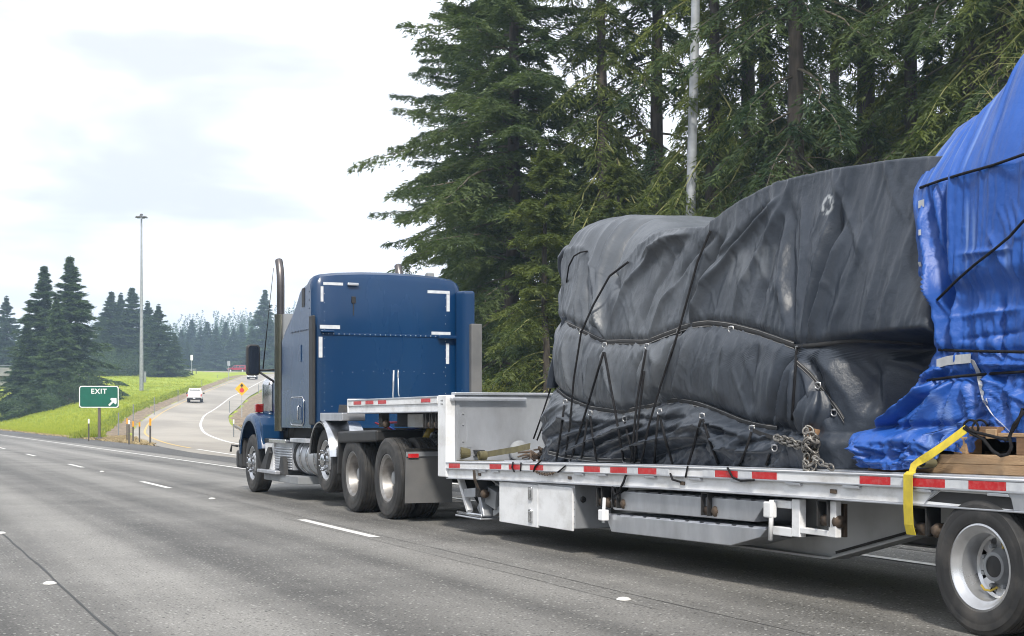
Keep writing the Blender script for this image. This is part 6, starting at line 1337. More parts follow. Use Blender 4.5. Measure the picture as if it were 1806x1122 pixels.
o2_ += .085 * (ridged(an_ * 6.5 + .25 * rd_, rd_ * .5, 91) ** 2.6 - .25) * sstep(.05, .3, rd_) * (ZB2 < pc_[1])
rr1 = 1.5 * (ridged(SB2 * 6.0 + .2 * ZB2, ZB2 * .5, 51) ** 2.6 - .25); rr2 = 1.2 * (ridged(SB2 * 10 + 3 * vnoise(SB2 * 4, ZB2 * 4, 2), ZB2 * 13, 61) ** 2.2 - .28); rr3 = 1.5 * (ridged(SB2 * 14 + ZB2, ZB2 * 1.1, 71) ** 2.5 - .25)
crum = sstep(.02, -.05, ZB2 - hem_z)
o2_ += (1 - crum) * (.05 * np.maximum(ridged((SB2 - .4 * ZB2) * 4.5, (ZB2 + .4 * SB2) * .7, 97) - .72, 0) * 2 + .036 * rr1 + .020 * rr3) + crum * (.11 * rr2 + .03 * rr3)
bz1 = np.interp(SB2, *(lambda q: (q[:, 0], q[:, 1]))(pts_sz([(1650, 618), (1806, 622)], D2)[::-1])); bz2_ = np.interp(SB2, *(lambda q: (q[:, 0], q[:, 1]))(pts_sz([(1640, 671), (1700, 663), (1806, 657)], D2)[::-1]))
o2_ -= .03 * np.exp(-((ZB2 - bz1) / .03) ** 2) + .04 * np.exp(-((ZB2 - bz2_) / .035) ** 2)
o2_ += .022 * (ridged(SB2 * 17 + 2 * vnoise(SB2 * 7, ZB2 * 2, 5), ZB2 * .3, 15) ** 2 - .3) * np.exp(-((ZB2 - bz2_) / .16) ** 2)
XB2 = D2 - o2_
NT = 110
fullB = np.zeros((NS2, NL + NT, 3)); fullB[:, :NL, 0] = XB2; fullB[:, :NL, 1] = SB2; fullB[:, :NL, 2] = ZB2
for i in range(NS2):
    s = SB2[i, -1]; zt = ZB2[i, -1]; x0 = XB2[i, -1]
    zap = np.interp(s, outl[:, 0], outl[:, 1]) if s > outl[0, 0] else min(outl[0, 1] + (outl[0, 0] - s) * 1.1, 3.95)
    zap = max(zap, zt + .02); zb_ = rz_(s) + .02
    ctrl = np.array([(x0 - .02, zt - .1), (x0, zt), (x0 + .10, zt + .30 * (zap - zt)), (x0 + .30, zt + .75 * (zap - zt)), (7.0, zap), (7.5, zap + .03), (8.0, zap - .02), (8.4, zt + .6 * (zap - zt)), (8.55, zt - .2), (8.6, (zt + zb_) / 2), (8.62, zb_)])
    c = catmull(ctrl, 400)[40:]; idx = np.linspace(0, len(c) - 1, NT + 1)[1:].astype(int); c = c[idx]
    wv = .05 * (ridged(s * 5 + c[:, 1] * 1.2, c[:, 0] * .5, 81) - .55)
    fullB[i, NL:, 0] = c[:, 0] - wv * np.linspace(.4, 1, NT); fullB[i, NL:, 1] = s; fullB[i, NL:, 2] = c[:, 1] + wv * np.linspace(.4, 1, NT)
fullB = np.concatenate([cap(fullB[0], .06)[::-1], fullB, cap(fullB[-1], -.05)], 0)
loadb = thing('blue_tarped_load', 'tall load wrapped in a crumpled bright blue tarp with black cords', 'tarped load', (7.5, 6.5, 1.0))
mb = MB(); mb.grid(fullB); tb = obj('tarp', mb, M_TARPB, loadb)
VB = fullB.reshape(-1, 3)
nz_ = vnoise(VB[:, 1] * 30, VB[:, 2] * 1.6, 3); hz_ = vnoise(VB[:, 1] * 3, VB[:, 2] * 3, 9); wornb = np.clip((nz_ - .66) * 3, 0, 1) * sstep(.35, .7, hz_) * .6
at_ = tb.data.attributes.new('worn_and_sheen', 'FLOAT', 'POINT'); at_.data.foreach_set('value', wornb.astype(np.float32))
BVB = BVHTree.FromPolygons([Vector(v) for v in VB.tolist()], mb.f)
for c in ([(1623, 331), (1660, 318), (1700, 306), (1750, 292), (1804, 273), (1900, 250), (2000, 226)], [(1653, 529), (1690, 492), (1720, 466), (1750, 443), (1780, 418), (1804, 391), (1900, 310), (1990, 235)], [(1656, 617), (1700, 619), (1750, 620), (1804, 621), (1950, 626)], [(1636, 671), (1690, 664), (1750, 659), (1804, 656), (1950, 646)], [(1804, 720), (1795, 745), (1785, 762), (1772, 778)]):
    cord(c, .0095, loadb, BVB)
# loose cable by the skid, silver tape
mbb = MB(); mbb.tube([at_x(a, b, 6.33) for a, b in ((1703, 752), (1712, 760), (1735, 766), (1760, 772), (1778, 776))], .010, 6); obj('cable', mbb, M_CORD, loadb)
mbb = MB(); mbb.tube([at_x(a, b, 6.33) for a, b in ((1700, 755), (1715, 765), (1735, 775), (1750, 795), (1765, 804), (1778, 801), (1784, 788), (1780, 772), (1788, 750), (1806, 726))], .011, 6); obj('cable', mbb, M_CORD, loadb)
mbb = MB(); mbb.tube([(at_x(1708, 752, 6.34).x + .012 * k, at_x(1708, 752, 6.34).y + .045 * math.cos(k), at_x(1708, 752, 6.34).z + .04 * math.sin(k)) for k in np.linspace(0, 18, 60)], .008, 5); obj('cable', mbb, M_CORD, loadb)
def tape(pxs, w, wd):
    mbb = MB(); mbb.ribbon(smooth_path([on_tarp(a, b, .02, BVB, D2) for a, b in dense(pxs, 5)], 2), wd, w, .002); obj('silver_tape', mbb, M_DUCT, loadb)
tape([(1652, 642), (1670, 636), (1690, 634), (1712, 632)], .06, (0, 0, 1)); tape([(1713, 634), (1725, 655), (1731, 685), (1738, 712)], .05, (0, 1, .3)); tape([(1738, 712), (1752, 735), (1772, 752), (1790, 772)], .05, (0, .8, .6)); tape([(1620, 361), (1630, 358)], .05, (0, 0, 1)); tape([(1622, 405), (1622, 415)], .025, (0, 1, 0)); tape([(1621, 462), (1623, 470)], .025, (0, 1, 0))

# ---- straps: yellow over the rail, olive rolled up at the front
ys_ = thing('tie_down_strap', 'yellow ratchet strap running over the trailer rail to the blue load', 'strap', (6.2, 7.6, 1.0))
yw = sx(1599, 6.17)
zr0 = rz_(yw)
pts = [at_x(1606, 917, 6.21)] + [Vector((6.175, yw - .01, z)) for z in (zr0 - .32, zr0 - .2, zr0 - .10, zr0 - .04, zr0 + .004)] + [Vector((6.21, yw, zr0 + .022))]
pts[0] = Vector((6.20, yw - .012, zr0 - .385)); pts[1].x = 6.182
mbb = MB(); mbb.ribbon(pts, (0, 1, 0), .09, .004); obj('webbing', mbb, M_YSTRAP, ys_)
e = at_x(1704, 757, 6.33); p1 = Vector((6.215, yw, zr0 + .024)); mid = at_x(1640, 803, 6.25)
mbb = MB(); path = [p1, at_x(1612, 821, 6.235), at_x(1625, 812, 6.25), mid, at_x(1665, 786, 6.28), e]
mbb.ribbon(path, [Vector((0, 1, 0)), Vector((0, .95, .3)), Vector((0, .75, .6)), Vector((.1, .55, .8)), Vector((.2, .5, .8)), Vector((.2, .5, .8))], .06, .004); obj('webbing', mbb, M_YSTRAP, ys_)
mbb = MB(); c = at_x(1632, 818, 6.33); P = [(c.x + .0, c.y + .06 * math.cos(q), c.z + .005 + .03 * math.sin(q)) for q in np.linspace(.2, 5.8, 16)]; mbb.ribbon([Vector(p) for p in P], (1, -.3, 0), .08, .004); obj('strap_tail', mbb, M_OLIVE, ys_)
os_ = thing('tie_down_strap', 'olive webbing strap lying in rolls at the front of the deck by the bulkhead', 'strap', (6.5, 15.5, .85))
def roll(px, py, r, wd):
    c = at_x(px, py, 6.45); c.z = rz_(c.y) + .015 + r; mbb = MB()
    P = [Vector((c.x, c.y + (r * (1 - q / 26)) * math.cos(q), c.z + (r * (1 - q / 26)) * math.sin(q))) for q in np.linspace(0, 18, 54)]; mbb.ribbon(P, (1, .25, 0), wd, .004); obj('strap_roll', mbb, M_OLIVE, os_)
roll(801, 803, .085, .10); roll(818, 803, .085, .13); roll(851, 805, .055, .10)
mbb = MB(); pth = [at_x(px, py, 6.62) for px, py in ((850, 803), (880, 798), (910, 793), (935, 787))]; mbb.ribbon(pth, (0.2, .1, 1), .07, .004); obj('webbing', mbb, M_OLIVE, os_)
mbb = MB(); pth = []
for px in (795, 815, 835, 860, 885): y = sx(px, 6.4); pth.append(Vector((6.40 + .02 * math.sin(px), y, rz_(y) + .016)))
mbb.ribbon(pth, (1, .2, 0), .10, .004); obj('webbing', mbb, M_OLIVE, os_)
c = at_x(834, 800, 6.55); mbb = MB(); zc_ = rz_(c.y) + .10
mbb.box(c.x, c.x + .09, c.y - .16, c.y + .16, zc_ - .05, zc_ - .03).box(c.x, c.x + .09, c.y - .16, c.y + .16, zc_ + .02, zc_ + .04); mbb.tube([(c.x, c.y + .1, zc_), (c.x + .1, c.y + .1, zc_)], .035, 10); mbb.tube([(c.x, c.y - .08, zc_), (c.x + .1, c.y - .08, zc_)], .03, 10); obj('ratchet', mbb, M_BLACK, os_, bevel=.005)
ya_ = sx(838, 6.2); mbb = MB(); mbb.ribbon([(6.184, ya_, rz_(ya_) - .0 - .088), (6.19, ya_ - .01, rz_(ya_) - .2), (6.24, ya_ - .01, rz_(ya_) - .32)], (0, 1, 0), .075, .004); obj('webbing', mbb, M_RUST, os_)
# rusty chain hung under the rail
ch = thing('slack_chain', 'short rusty chain sagging under the trailer rail near the front', 'chain', (6.2, 13.5, .8))
mbb = chain_links([at_x(a, b, 6.19) for a, b in ((944, 831), (952, 835), (965, 837), (978, 834))], .03, .005, .012); obj('chain_run', mbb, M_RUST, ch)['kind'] = 'stuff'
# ------------------------------------------------------------------ trees
M_BARK = mat('fir_bark', (0.042, 0.035, 0.030), (0.082, 0.069, 0.059), scale=7, rough=0.95, bump=.8, bscale=14, stretch=(1, 1, .22))
M_BARKG = mat('grey_bark', (0.12, 0.115, 0.10), (0.20, 0.19, 0.165), scale=5, rough=0.95, bump=.5, bscale=20, stretch=(1, 1, .3), dirt=(.10, .11, .03), dscale=3, damount=.6)
M_TWIG = mat('dead_twig', (0.07, 0.06, 0.045), (0.13, 0.115, 0.085), scale=3, rough=.95)
M_MOSS = mat('mossy_twig', (0.14, 0.15, 0.04), (0.24, 0.24, 0.09), scale=2, rough=.95)
M_FIR = leafmat('fir_needles', (0.018, 0.042, 0.020), (0.100, 0.135, 0.048), .36, (1.5, 1.6, .6))
M_SPR = leafmat('spruce_needles', (0.018, 0.044, 0.026), (0.095, 0.145, 0.06), .25, (1.3, 1.5, .7))
M_MOSSY = leafmat('mossy_needles', (0.034, 0.060, 0.020), (0.135, 0.165, 0.042), .38, (1.5, 1.5, .5))
M_BUSH = leafmat('bush_leaves', (0.07, 0.09, 0.02), (0.24, 0.25, 0.055), .45, (1.4, 1.4, .5))

def unit(v): return v / np.maximum(np.linalg.norm(v, axis=-1, keepdims=True), 1e-9)
def needles(pos, dirs, length, width, rng, droop=0.0):
    """one narrow leaf triangle per position"""
    n = len(pos); side = unit(np.cross(dirs, rng.normal(0, 1, (n, 3)))); d = dirs.copy(); d[:, 2] -= droop; d = unit(d)
    a = pos - side * width[:, None] / 2; b = pos + side * width[:, None] / 2; c = pos + d * length[:, None]
    return np.stack([a, b, c], 1)
class Tubes:      # many thin tubes in one mesh, three sided
    def __init__(s): s.V = []; s.Fc = []; s.n = 0
    def add(s, P, r0, r1, k=3):
        m = len(P); rr = np.linspace(r0, r1, m); T = np.gradient(P, axis=0); T = unit(T); A = unit(np.cross(T, np.array([.3, .5, .81]))); B = np.cross(T, A)
        q = np.arange(k) * 2 * np.pi / k
        R = P[:, None] + rr[:, None, None] * (np.cos(q)[None, :, None] * A[:, None] + np.sin(q)[None, :, None] * B[:, None])
        s.V.append(R.reshape(-1, 3)); i = np.arange(m - 1)[:, None] * k; j = np.arange(k)[None]
        s.Fc.append((np.stack([i + j, i + (j + 1) % k, i + k + (j + 1) % k, i + k + j], -1).reshape(-1, 4) + s.n)); s.n += m * k
    def mesh(s, name, m):
        V = np.vstack(s.V); Fc = np.vstack(s.Fc); me = bpy.data.meshes.new(name); me.vertices.add(len(V)); me.vertices.foreach_set('co', V.reshape(-1).astype(np.float32))
        me.loops.add(Fc.size); me.loops.foreach_set('vertex_index', Fc.reshape(-1).astype(np.int32)); me.polygons.add(len(Fc))
        me.polygons.foreach_set('loop_start', np.arange(0, Fc.size, 4, dtype=np.int32)); me.update(); me.validate()
        me.polygons.foreach_set('use_smooth', np.ones(len(Fc), bool)); me.materials.append(m); return me

def conifer(name, seed, h, r0, base, rmax, hpeak, nbr, dense=1.0, droop=.35, sprig=(.16, .05), leaf=None, bark=None, twig=None, bare=0, upturn=.25, gap=.0, sub=14, spr=8, hang=.15, tipr=.4, subl=.40, lean=0, ncol=14, tpow=.9):
    """tapered trunk, whorls of drooping limbs, side sprays with small needle sprigs; returns three meshes"""
    rng = np.random.default_rng(seed); leaf = leaf or M_FIR; bark = bark or M_BARK; twig = twig or M_TWIG
    tr = Tubes(); zz = np.linspace(-.6, h, 18); wob = np.cumsum(rng.normal(0, .035, (18, 2)), 0) + lean * np.maximum(zz / h, 0)[:, None] ** 1.3 * np.array([1, .2])
    P = np.column_stack([wob, zz]); m = len(P)
    rr = r0 * np.clip(1 - zz / h, 0.02, 1) ** .75; rr[0] *= 1.5; rr[1] *= 1.08
    q = np.arange(ncol) * 2 * np.pi / ncol; V = P[:, None] + np.stack([np.cos(q)[None] * rr[:, None], np.sin(q)[None] * rr[:, None], np.zeros((m, ncol))], -1)
    tr.V.append(V.reshape(-1, 3)); i = np.arange(m - 1)[:, None] * ncol; j = np.arange(ncol)[None]
    tr.Fc.append(np.stack([i + j, i + (j + 1) % ncol, i + ncol + (j + 1) % ncol, i + ncol + j], -1).reshape(-1, 4)); tr.n = m * ncol
    limbs = Tubes(); POS = []; DIR = []; TON = []; LEN = []
    def crown_r(z):
        t = (z - base) / (h - base); tp = (hpeak - base) / (h - base)
        return rmax * np.where(t < tp, .55 + .45 * (t / max(tp, 1e-3)) ** .8, ((1 - t) / (1 - tp)) ** tpow)
    hs = base + (h - base) * (rng.uniform(0, 1, nbr) ** 1.12) * .985; hs.sort()
    for b, hb in enumerate(hs):
        phi = b * 2.399 + rng.normal(0, .35); Lb = float(crown_r(hb)) * rng.uniform(.52, 1.2) + tipr * .4
        if rng.uniform() < gap: Lb *= rng.uniform(.3, .6)
        age = 1 - (hb - base) / (h - base)            # 1 at the bottom
        rise = .55 - .75 * age * (droop / .35); dr = droop * (0.4 + age)
        rise += rng.normal(0, .10); t = np.linspace(0, 1, 9); bx = np.interp(hb, zz, P[:, 0]); by = np.interp(hb, zz, P[:, 1])
        az = phi + np.cumsum(rng.normal(0, .05, 9))
        rad = Lb * t * (1 - .06 * t); zl = Lb * (rise * t - dr * t ** 2 * .8 + upturn * np.maximum(t - .62, 0) ** 1.5)
        C = np.column_stack([bx + np.cos(az) * rad, by + np.sin(az) * rad, hb + zl]); limbs.add(C, .014 + .011 * Lb, .006)
        T = unit(np.gradient(C, axis=0))
        ns = max(5, int(sub * (.5 + .5 * Lb / rmax) * dense)); us = np.linspace(.16 if age < .8 else .34, 1, ns) + rng.normal(0, .015, ns); us = np.clip(us, .05, 1)
        for side in (-1, 1):
            p0 = np.column_stack([np.interp(us, t, C[:, k]) for k in range(3)]); tt = np.column_stack([np.interp(us, t, T[:, k]) for k in range(3)])
            sd = unit(np.cross(tt, [0, 0, 1])) * side; ang = rng.normal(.95, .16, ns)[:, None]
            d = unit(tt * np.cos(ang) + sd * np.sin(ang)); ls = (subl * Lb * (1.02 - us) ** .8 * .62 + .34 * min(1, .3 + Lb / 2.2)) * rng.uniform(.65, 1.2, ns); ls = np.minimum(ls, 1.9)
            k = max(4, int(spr * dense)); u = (np.arange(k) + .5) / k
            q0 = p0[:, None] + d[:, None] * (ls[:, None] * u[None])[..., None]; q0[..., 2] -= (hang * ls[:, None] * 1.6) * u[None] ** 1.7
            dd = np.repeat(d[:, None], k, 1); dd[..., 2] -= hang * 1.8 * u[None] ** .7
            tone = rng.uniform(0, .55) + rng.normal(0, .12, (ns, k)) + .25 * u[None]
            for s2 in (-1, 1, 0):
                nn = unit(np.cross(dd, np.array([0, 0, 1.0]) + rng.normal(0, .25, dd.shape)))
                e = unit(dd * .8 + nn * (.75 * s2) + rng.normal(0, .22, dd.shape))
                POS.append((q0 + rng.normal(0, .055, q0.shape)).reshape(-1, 3)); DIR.append(e.reshape(-1, 3)); TON.append(tone.reshape(-1)); LEN.append(np.repeat(sprig[0] * min(1, .5 + Lb / 2.5) * rng.uniform(.7, 1.4, ns), k))
    for b in range(bare):     # dead lower branches, no needles
        hb = rng.uniform(base * .18, base * 1.15); az = rng.uniform(0, 6.28); Lb = rng.uniform(.8, 2.9); t = np.linspace(0, 1, 6)
        C = np.column_stack([np.cos(az + .25 * t * rng.normal()) * Lb * t, np.sin(az) * Lb * t, hb + Lb * (rng.normal(.0, .2) * t - .35 * t ** 2)]); limbs.add(C, .022, .005)
        for _ in range(4):
            u = rng.uniform(.3, .95); p = np.array([np.interp(u, t, C[:, k]) for k in range(3)]); e = unit(np.array([np.cos(az + rng.normal(0, .9)), np.sin(az + rng.normal(0, .9)), rng.normal(-.3, .3)])); limbs.add(p + e * np.linspace(0, rng.uniform(.3, 1), 3)[:, None], .008, .003)
    pos = np.vstack(POS); dirs = np.vstack(DIR); ton = np.clip(np.concatenate(TON), 0, 1); ln = np.concatenate(LEN)
    V = needles(pos, dirs, ln, np.full(len(pos), sprig[1]), rng)
    return tr.mesh(name + '_trunk', bark), limbs.mesh(name + '_limbs', twig), tri_mesh(name + '_crown', V, ton, leaf)

def bare_tree(name, seed, h, m, depth=5, spread=.55, r0=.14, droop=0, hmin=.25):
    rng = np.random.default_rng(seed); T = Tubes()
    def grow(p, d, L, r, k):
        n = 6; t = np.linspace(0, 1, n); bend = rng.normal(0, .22, 3); bend[2] -= droop * (depth - k) * .1
        C = p + d * L * t[:, None] + bend * L * .4 * (t ** 2)[:, None]; T.add(C, r, r * .6, 5 if k > 2 else 3)
        if k == 0: return
        for _ in range(rng.integers(2, 4) + (1 if k < 3 else 0)):
            u = rng.uniform(.35, 1); q = p + d * L * u + bend * L * .4 * u * u; e = unit(d + rng.normal(0, spread, 3) + np.array([0, 0, .12])); grow(q, e, L * rng.uniform(.5, .78), r * .55, k - 1)
    grow(np.array([0, 0, -.3]), unit(np.array([rng.normal(0, .08), rng.normal(0, .08), 1])), h * .36, r0, depth)
    return (T.mesh(name, m), None, None)

def place_tree(proto, label, x, y, rz, sc, cat='tree', group=None, name='fir_tree', sink=.15, wide=1.0):
    t = thing(name, label, cat, (x, y, gz(x, y) - sink), group, rz); t.scale = (sc * wide, sc * wide, sc)
    for nm, me in zip(('trunk', 'branches', 'crown'), proto):
        if me is None: continue
        o = bpy.data.objects.new(nm, me); COL.objects.link(o); o.parent = t
        if nm != 'trunk': o['kind'] = 'stuff'
    return t
def tree_px(proto, label, px, Z, rz, sc, **k):
    p = at_Z(px, HY, Z)
    if proto in (P_FARA, P_FARB) and Z > 150: k.setdefault('wide', 1.35 + .40 * ((px * 7.3) % 1))
    return place_tree(proto, label, p.x, p.y, rz, sc, **k)

# kinds
P_BIG = conifer('big_fir', 11, 28.0, .36, 1.2, 6.0, 11.0, 270, 1.08, .34, (.22, .062), M_FIR, sub=17, spr=9, bare=10, gap=.2, hang=.26)
P_MOSSY = conifer('mossy_spruce', 12, 15.0, .24, .8, 3.6, 4.0, 130, 1.0, .42, (.20, .062), M_MOSSY, sub=14, spr=8, hang=.35, bare=6, twig=M_MOSS)
P_WOODA = conifer('woodland_fir', 13, 31.0, .33, 6.5, 4.3, 11.0, 122, .95, .45, (.23, .065), M_FIR, sub=13, spr=8, hang=.3, bare=70, gap=.25)
P_WOODB = conifer('woodland_spruce', 14, 28.0, .30, 4.0, 3.9, 9.0, 108, .95, .55, (.23, .065), M_MOSSY, sub=12, spr=8, hang=.42, bare=60, gap=.3, twig=M_MOSS)
P_TALL = conifer('tall_bare_fir', 15, 34.0, .36, 15.0, 4.0, 19.0, 90, .9, .4, (.24, .07), M_FIR, sub=11, spr=7, bare=90, gap=.2)
P_FARA = conifer('far_fir', 16, 20.0, .32, .2, 5.4, 2.0, 260, 1.0, .36, (.44, .15), M_SPR, tpow=1.2, tipr=.05, sub=11, spr=6, upturn=.4, gap=.22, subl=.5, hang=.22)
P_FARB = conifer('far_spruce', 17, 22.0, .30, .3, 5.8, 4.0, 210, 1.0, .34, (.46, .16), M_SPR, tpow=1.22, tipr=.05, sub=11, spr=6, upturn=.4, gap=.3, subl=.5, hang=.22)
P_MID = conifer('mid_fir', 18, 24.0, .30, 2.5, 4.2, 7.5, 120, .85, .4, (.34, .11), M_FIR, sub=11, spr=7, hang=.3, gap=.15, bare=10)
def mkbush(seed, n, r, hz, m):
    rng = np.random.default_rng(seed); c = rng.normal(0, 1, (40, 3)) * [r * .5, r * .5, hz * .28] + [0, 0, hz * .5]; i = rng.integers(0, 40, n)
    pos = c[i] + rng.normal(0, .25, (n, 3)); pos[:, 2] = np.abs(pos[:, 2]); d = unit(rng.normal(0, 1, (n, 3)) + [0, 0, .3])
    tw = Tubes()
    for k in range(26): tw.add(np.linspace([rng.normal(0, .15), rng.normal(0, .15), 0], c[k], 5) + rng.normal(0, .03, (5, 3)), .02, .006)
    V = needles(pos, d, rng.uniform(.10, .2, n), rng.uniform(.05, .09, n), rng); return tw.mesh('bush_stems', M_TWIG), None, tri_mesh('bush_leaves', V, np.clip(rng.uniform(0, .5, 40)[i] + rng.normal(.1, .15, n), 0, 1), m)
P_BUSH = mkbush(3, 9000, 1.3, 1.8, M_BUSH)
P_DARKBUSH = mkbush(4, 2500, 1.6, 2.0, M_SPR)
P_BARE = bare_tree('bare_alder', 21, 16, M_BARKG, 5, .5, .15)
P_ARCH = bare_tree('mossy_maple', 22, 13, M_MOSS, 5, .75, .13, .8)

# the big fir and the wood edge on the right
tree_px(P_BIG, 'broad dark fir behind the blue cab, its boughs reaching left against the sky', 900, 57, 0.4, 1.0, wide=.94)
tree_px(P_BIG, 'dark fir standing close behind the broad fir at the end of the wood', 845, 72, 2.2, .86)
tree_px(P_MOSSY, 'short yellow green mossy spruce left of the grey tarp front', 965, 49, 1.1, .70, name='spruce_tree')
tree_px(P_MOSSY, 'low mossy spruce whose tip shows over the front hump of the grey tarp', 1090, 50, 3.0, .62, name='spruce_tree')
tree_px(P_WOODB, 'thin dark trunk left of the pale mast with mossy drooping boughs', 1058, 55, .3, .98, name='spruce_tree')
tree_px(P_WOODA, 'fir trunk next left of the pale grey mast', 1163, 56, 1.9, 1.0)
tree_px(P_WOODB, 'drooping spruce just right of the pale grey mast', 1262, 50, 4.0, .93, name='spruce_tree')
tree_px(P_TALL, 'straight fir trunk, left one of a pair right of the mast', 1317, 56, 2.5, 1.0)
tree_px(P_WOODB, 'mossy spruce trunk, right one of the pair right of the mast', 1346, 50, 5.2, 1.0, name='spruce_tree')
tree_px(P_WOODA, 'stout fir trunk above the middle of the grey tarp', 1414, 47, 3.3, 1.0)
tree_px(P_TALL, 'thin fir trunk between the stout trunk and the bare dark trunk', 1478, 62, .7, .85)
tree_px(P_TALL, 'bare dark straight trunk left of the blue tarp', 1530, 49, 1.2, 1.05)
tree_px(P_WOODB, 'spruce with hanging boughs behind the peak of the grey tarp', 1610, 47, 2.0, .95, name='spruce_tree')
tree_px(P_WOODA, 'dark fir above the slope of the blue tarp', 1704, 44, 5.0, .98)
tree_px(P_WOODB, 'dark spruce in the top right corner', 1772, 42, 3.9, 1.0, name='spruce_tree')
tree_px(P_ARCH, 'leafless mossy tree arching above the blue tarp', 1690, 36, .5, .95, name='bare_tree')
tree_px(P_ARCH, 'leafless mossy tree behind the bare dark trunk', 1580, 58, 2.5, 1.05, name='bare_tree')
tree_px(P_BARE, 'leaning grey bare tree between the firs left of the bare dark trunk', 1500, 56, 1.5, 1.1, name='bare_tree')
tree_px(P_BARE, 'grey bare tree among the firs left of the mast', 1010, 66, 2.5, 1.0, name='bare_tree')
tree_px(P_ARCH, 'leafless twiggy tree beside the broad fir', 975, 60, 4.5, .8, name='bare_tree')
GW = 'firs deeper in the wood'
k = 0
rt = np.random.default_rng(9)
for Z_ in (78, 92, 112):
    step = {66: 185, 78: 130, 92: 100, 112: 80}[Z_]
    for px in np.arange(930 if Z_ < 90 else 820, 1900, step):
        x_ = px + rt.uniform(-40, 40); pr = [P_MID, P_WOODB, P_MID, P_FARB][k % 4] if Z_ > 70 else [P_TALL, P_WOODB][k % 2]
        hgt = rt.uniform(11, 15) * (1 + (Z_ - 66) / 110) * (1 + .25 * max(0, (px - 1400) / 400)) if Z_ > 70 else 27; full_ = {id(P_MID): 24, id(P_WOODB): 28, id(P_FARB): 22, id(P_TALL): 34}[id(pr)]
        tree_px(pr, 'dark fir standing deeper in the wood behind the front row', x_, Z_ + rt.uniform(-4, 4), rt.uniform(0, 6.28), hgt / full_, group=GW); k += 1
for i, (px, Z_) in enumerate([(1840, 42), (1900, 46), (1870, 55), (2010, 48)]):
    tree_px(P_WOODA, 'dark fir standing deeper in the wood behind the front row', px, Z_, i * 1.3, .95, group=GW)
for i, (px, Z_, sc) in enumerate([(862, 47, .8), (882, 49, 1.0), (905, 50, .7), (925, 52, .9), (948, 50, .8), (850, 56, 1.1), (985, 52, 1.0)]):
    tree_px(P_BUSH, 'yellow green bush under the firs behind the silver bulkhead', px, Z_, i * 1.7, sc, cat='bush', group='bushes under the firs', name='bush', sink=.05)
for i, (px, Z_, sc) in enumerate([(1560, 52, 1.6), (1480, 55, 1.5), (1640, 50, 1.7), (1300, 56, 1.5), (1200, 54, 1.4), (1390, 55, 1.5)]):
    tree_px(P_BUSH, 'bush in the undergrowth of the wood behind the tarps', px, Z_, i * 2.1, sc, cat='bush', group='undergrowth bushes', name='bush', sink=.05)

for i, (px, Z_, sc) in enumerate([(1000, 60, .62), (1062, 58, .7), (1130, 61, .66), (1190, 57, .62), (1248, 62, .75), (1300, 59, .7), (1365, 61, .8), (1440, 57, .72), (1468, 62, .85), (1560, 56, .8), (1600, 62, .95), (1660, 54, .85), (1735, 52, .9), (1800, 52, .95)]):
    tree_px(P_MOSSY, 'young mossy spruce filling the gaps between the trunks of the wood', px, Z_, i * 1.37, sc, group='young spruces in the wood', name='spruce_tree', wide=1.25)
for i, (px, Z_, sc) in enumerate([(30, 195, 2.0), (60, 190, 1.6), (95, 186, 1.5), (135, 190, 1.8), (158, 196, 1.6), (180, 300, 2.2), (205, 305, 2.4), (235, 306, 2.2), (262, 305, 1.8)]):
    tree_px(P_DARKBUSH, 'dark brush at the foot of the spruces beyond the grass', px, Z_, i * 1.1, sc, cat='bush', group='brush under the far spruces', name='bush', sink=.3)
# left: the pair of spruces, the blue group, the green firs and the far trees
tree_px(P_FARA, 'tall dark spruce, left one of the pair behind the EXIT sign', 77, 203, 1.0, .97, name='spruce_tree')
tree_px(P_FARA, 'tall dark spruce, right one of the pair behind the EXIT sign', 124, 200, 2.6, 1.0, name='spruce_tree')
tree_px(P_FARA, 'lower spruce filling the front of the pair at the left', 100, 192, 4.1, .72, name='spruce_tree')
tree_px(P_FARA, 'small spruce at the left foot of the pair', 48, 196, 5.1, .62, name='spruce_tree')
tree_px(P_FARB, 'hazy fir at the left edge behind the overpass', 14, 330, .3, .80)
tree_px(P_FARB, 'hazy fir cut by the left edge of view', -14, 345, 1.3, .66)
tree_px(P_BARE, 'pale leafless tree between the pair of spruces and the hazy group', 168, 340, .4, 1.25, name='bare_tree')
for i, (px, yt, Z_, lab) in enumerate([(196, 512, 335, 'hazy blue fir, leftmost of the group left of the mast'), (214, 514, 350, 'hazy blue fir in the middle of the group left of the mast'),
                                  (233, 505, 338, 'tallest hazy fir just left of the mast'), (258, 528, 345, 'hazy fir just right of the mast'), (180, 560, 330, 'low hazy fir behind the leafless tree')]):
    p = at_Z(px, yt, Z_); tree_px(P_FARB if i % 2 else P_FARA, lab, px, Z_, i * 1.1, (p.z - gz(p.x, p.y)) / (22 if i % 2 else 20))
for i, (px, yt, Z_, lab) in enumerate([(282, 534, 308, 'green fir with a visible trunk right of the mast'), (308, 585, 316, 'small green fir right of the green fir by the mast'), (263, 552, 322, 'fir half hidden by the lamp mast'),
                                  (467, 509, 455, 'lone tall dark fir behind the truck mirror'), (443, 575, 460, 'small fir at the foot of the lone tall fir'), (497, 580, 430, 'small fir behind the exhaust stack')]):
    p = at_Z(px, yt, Z_); tree_px(P_FARB if i % 2 == 0 else P_FARA, lab, px, Z_, i * 1.9 + .5, (p.z - gz(p.x, p.y)) / (22 if i % 2 == 0 else 20))
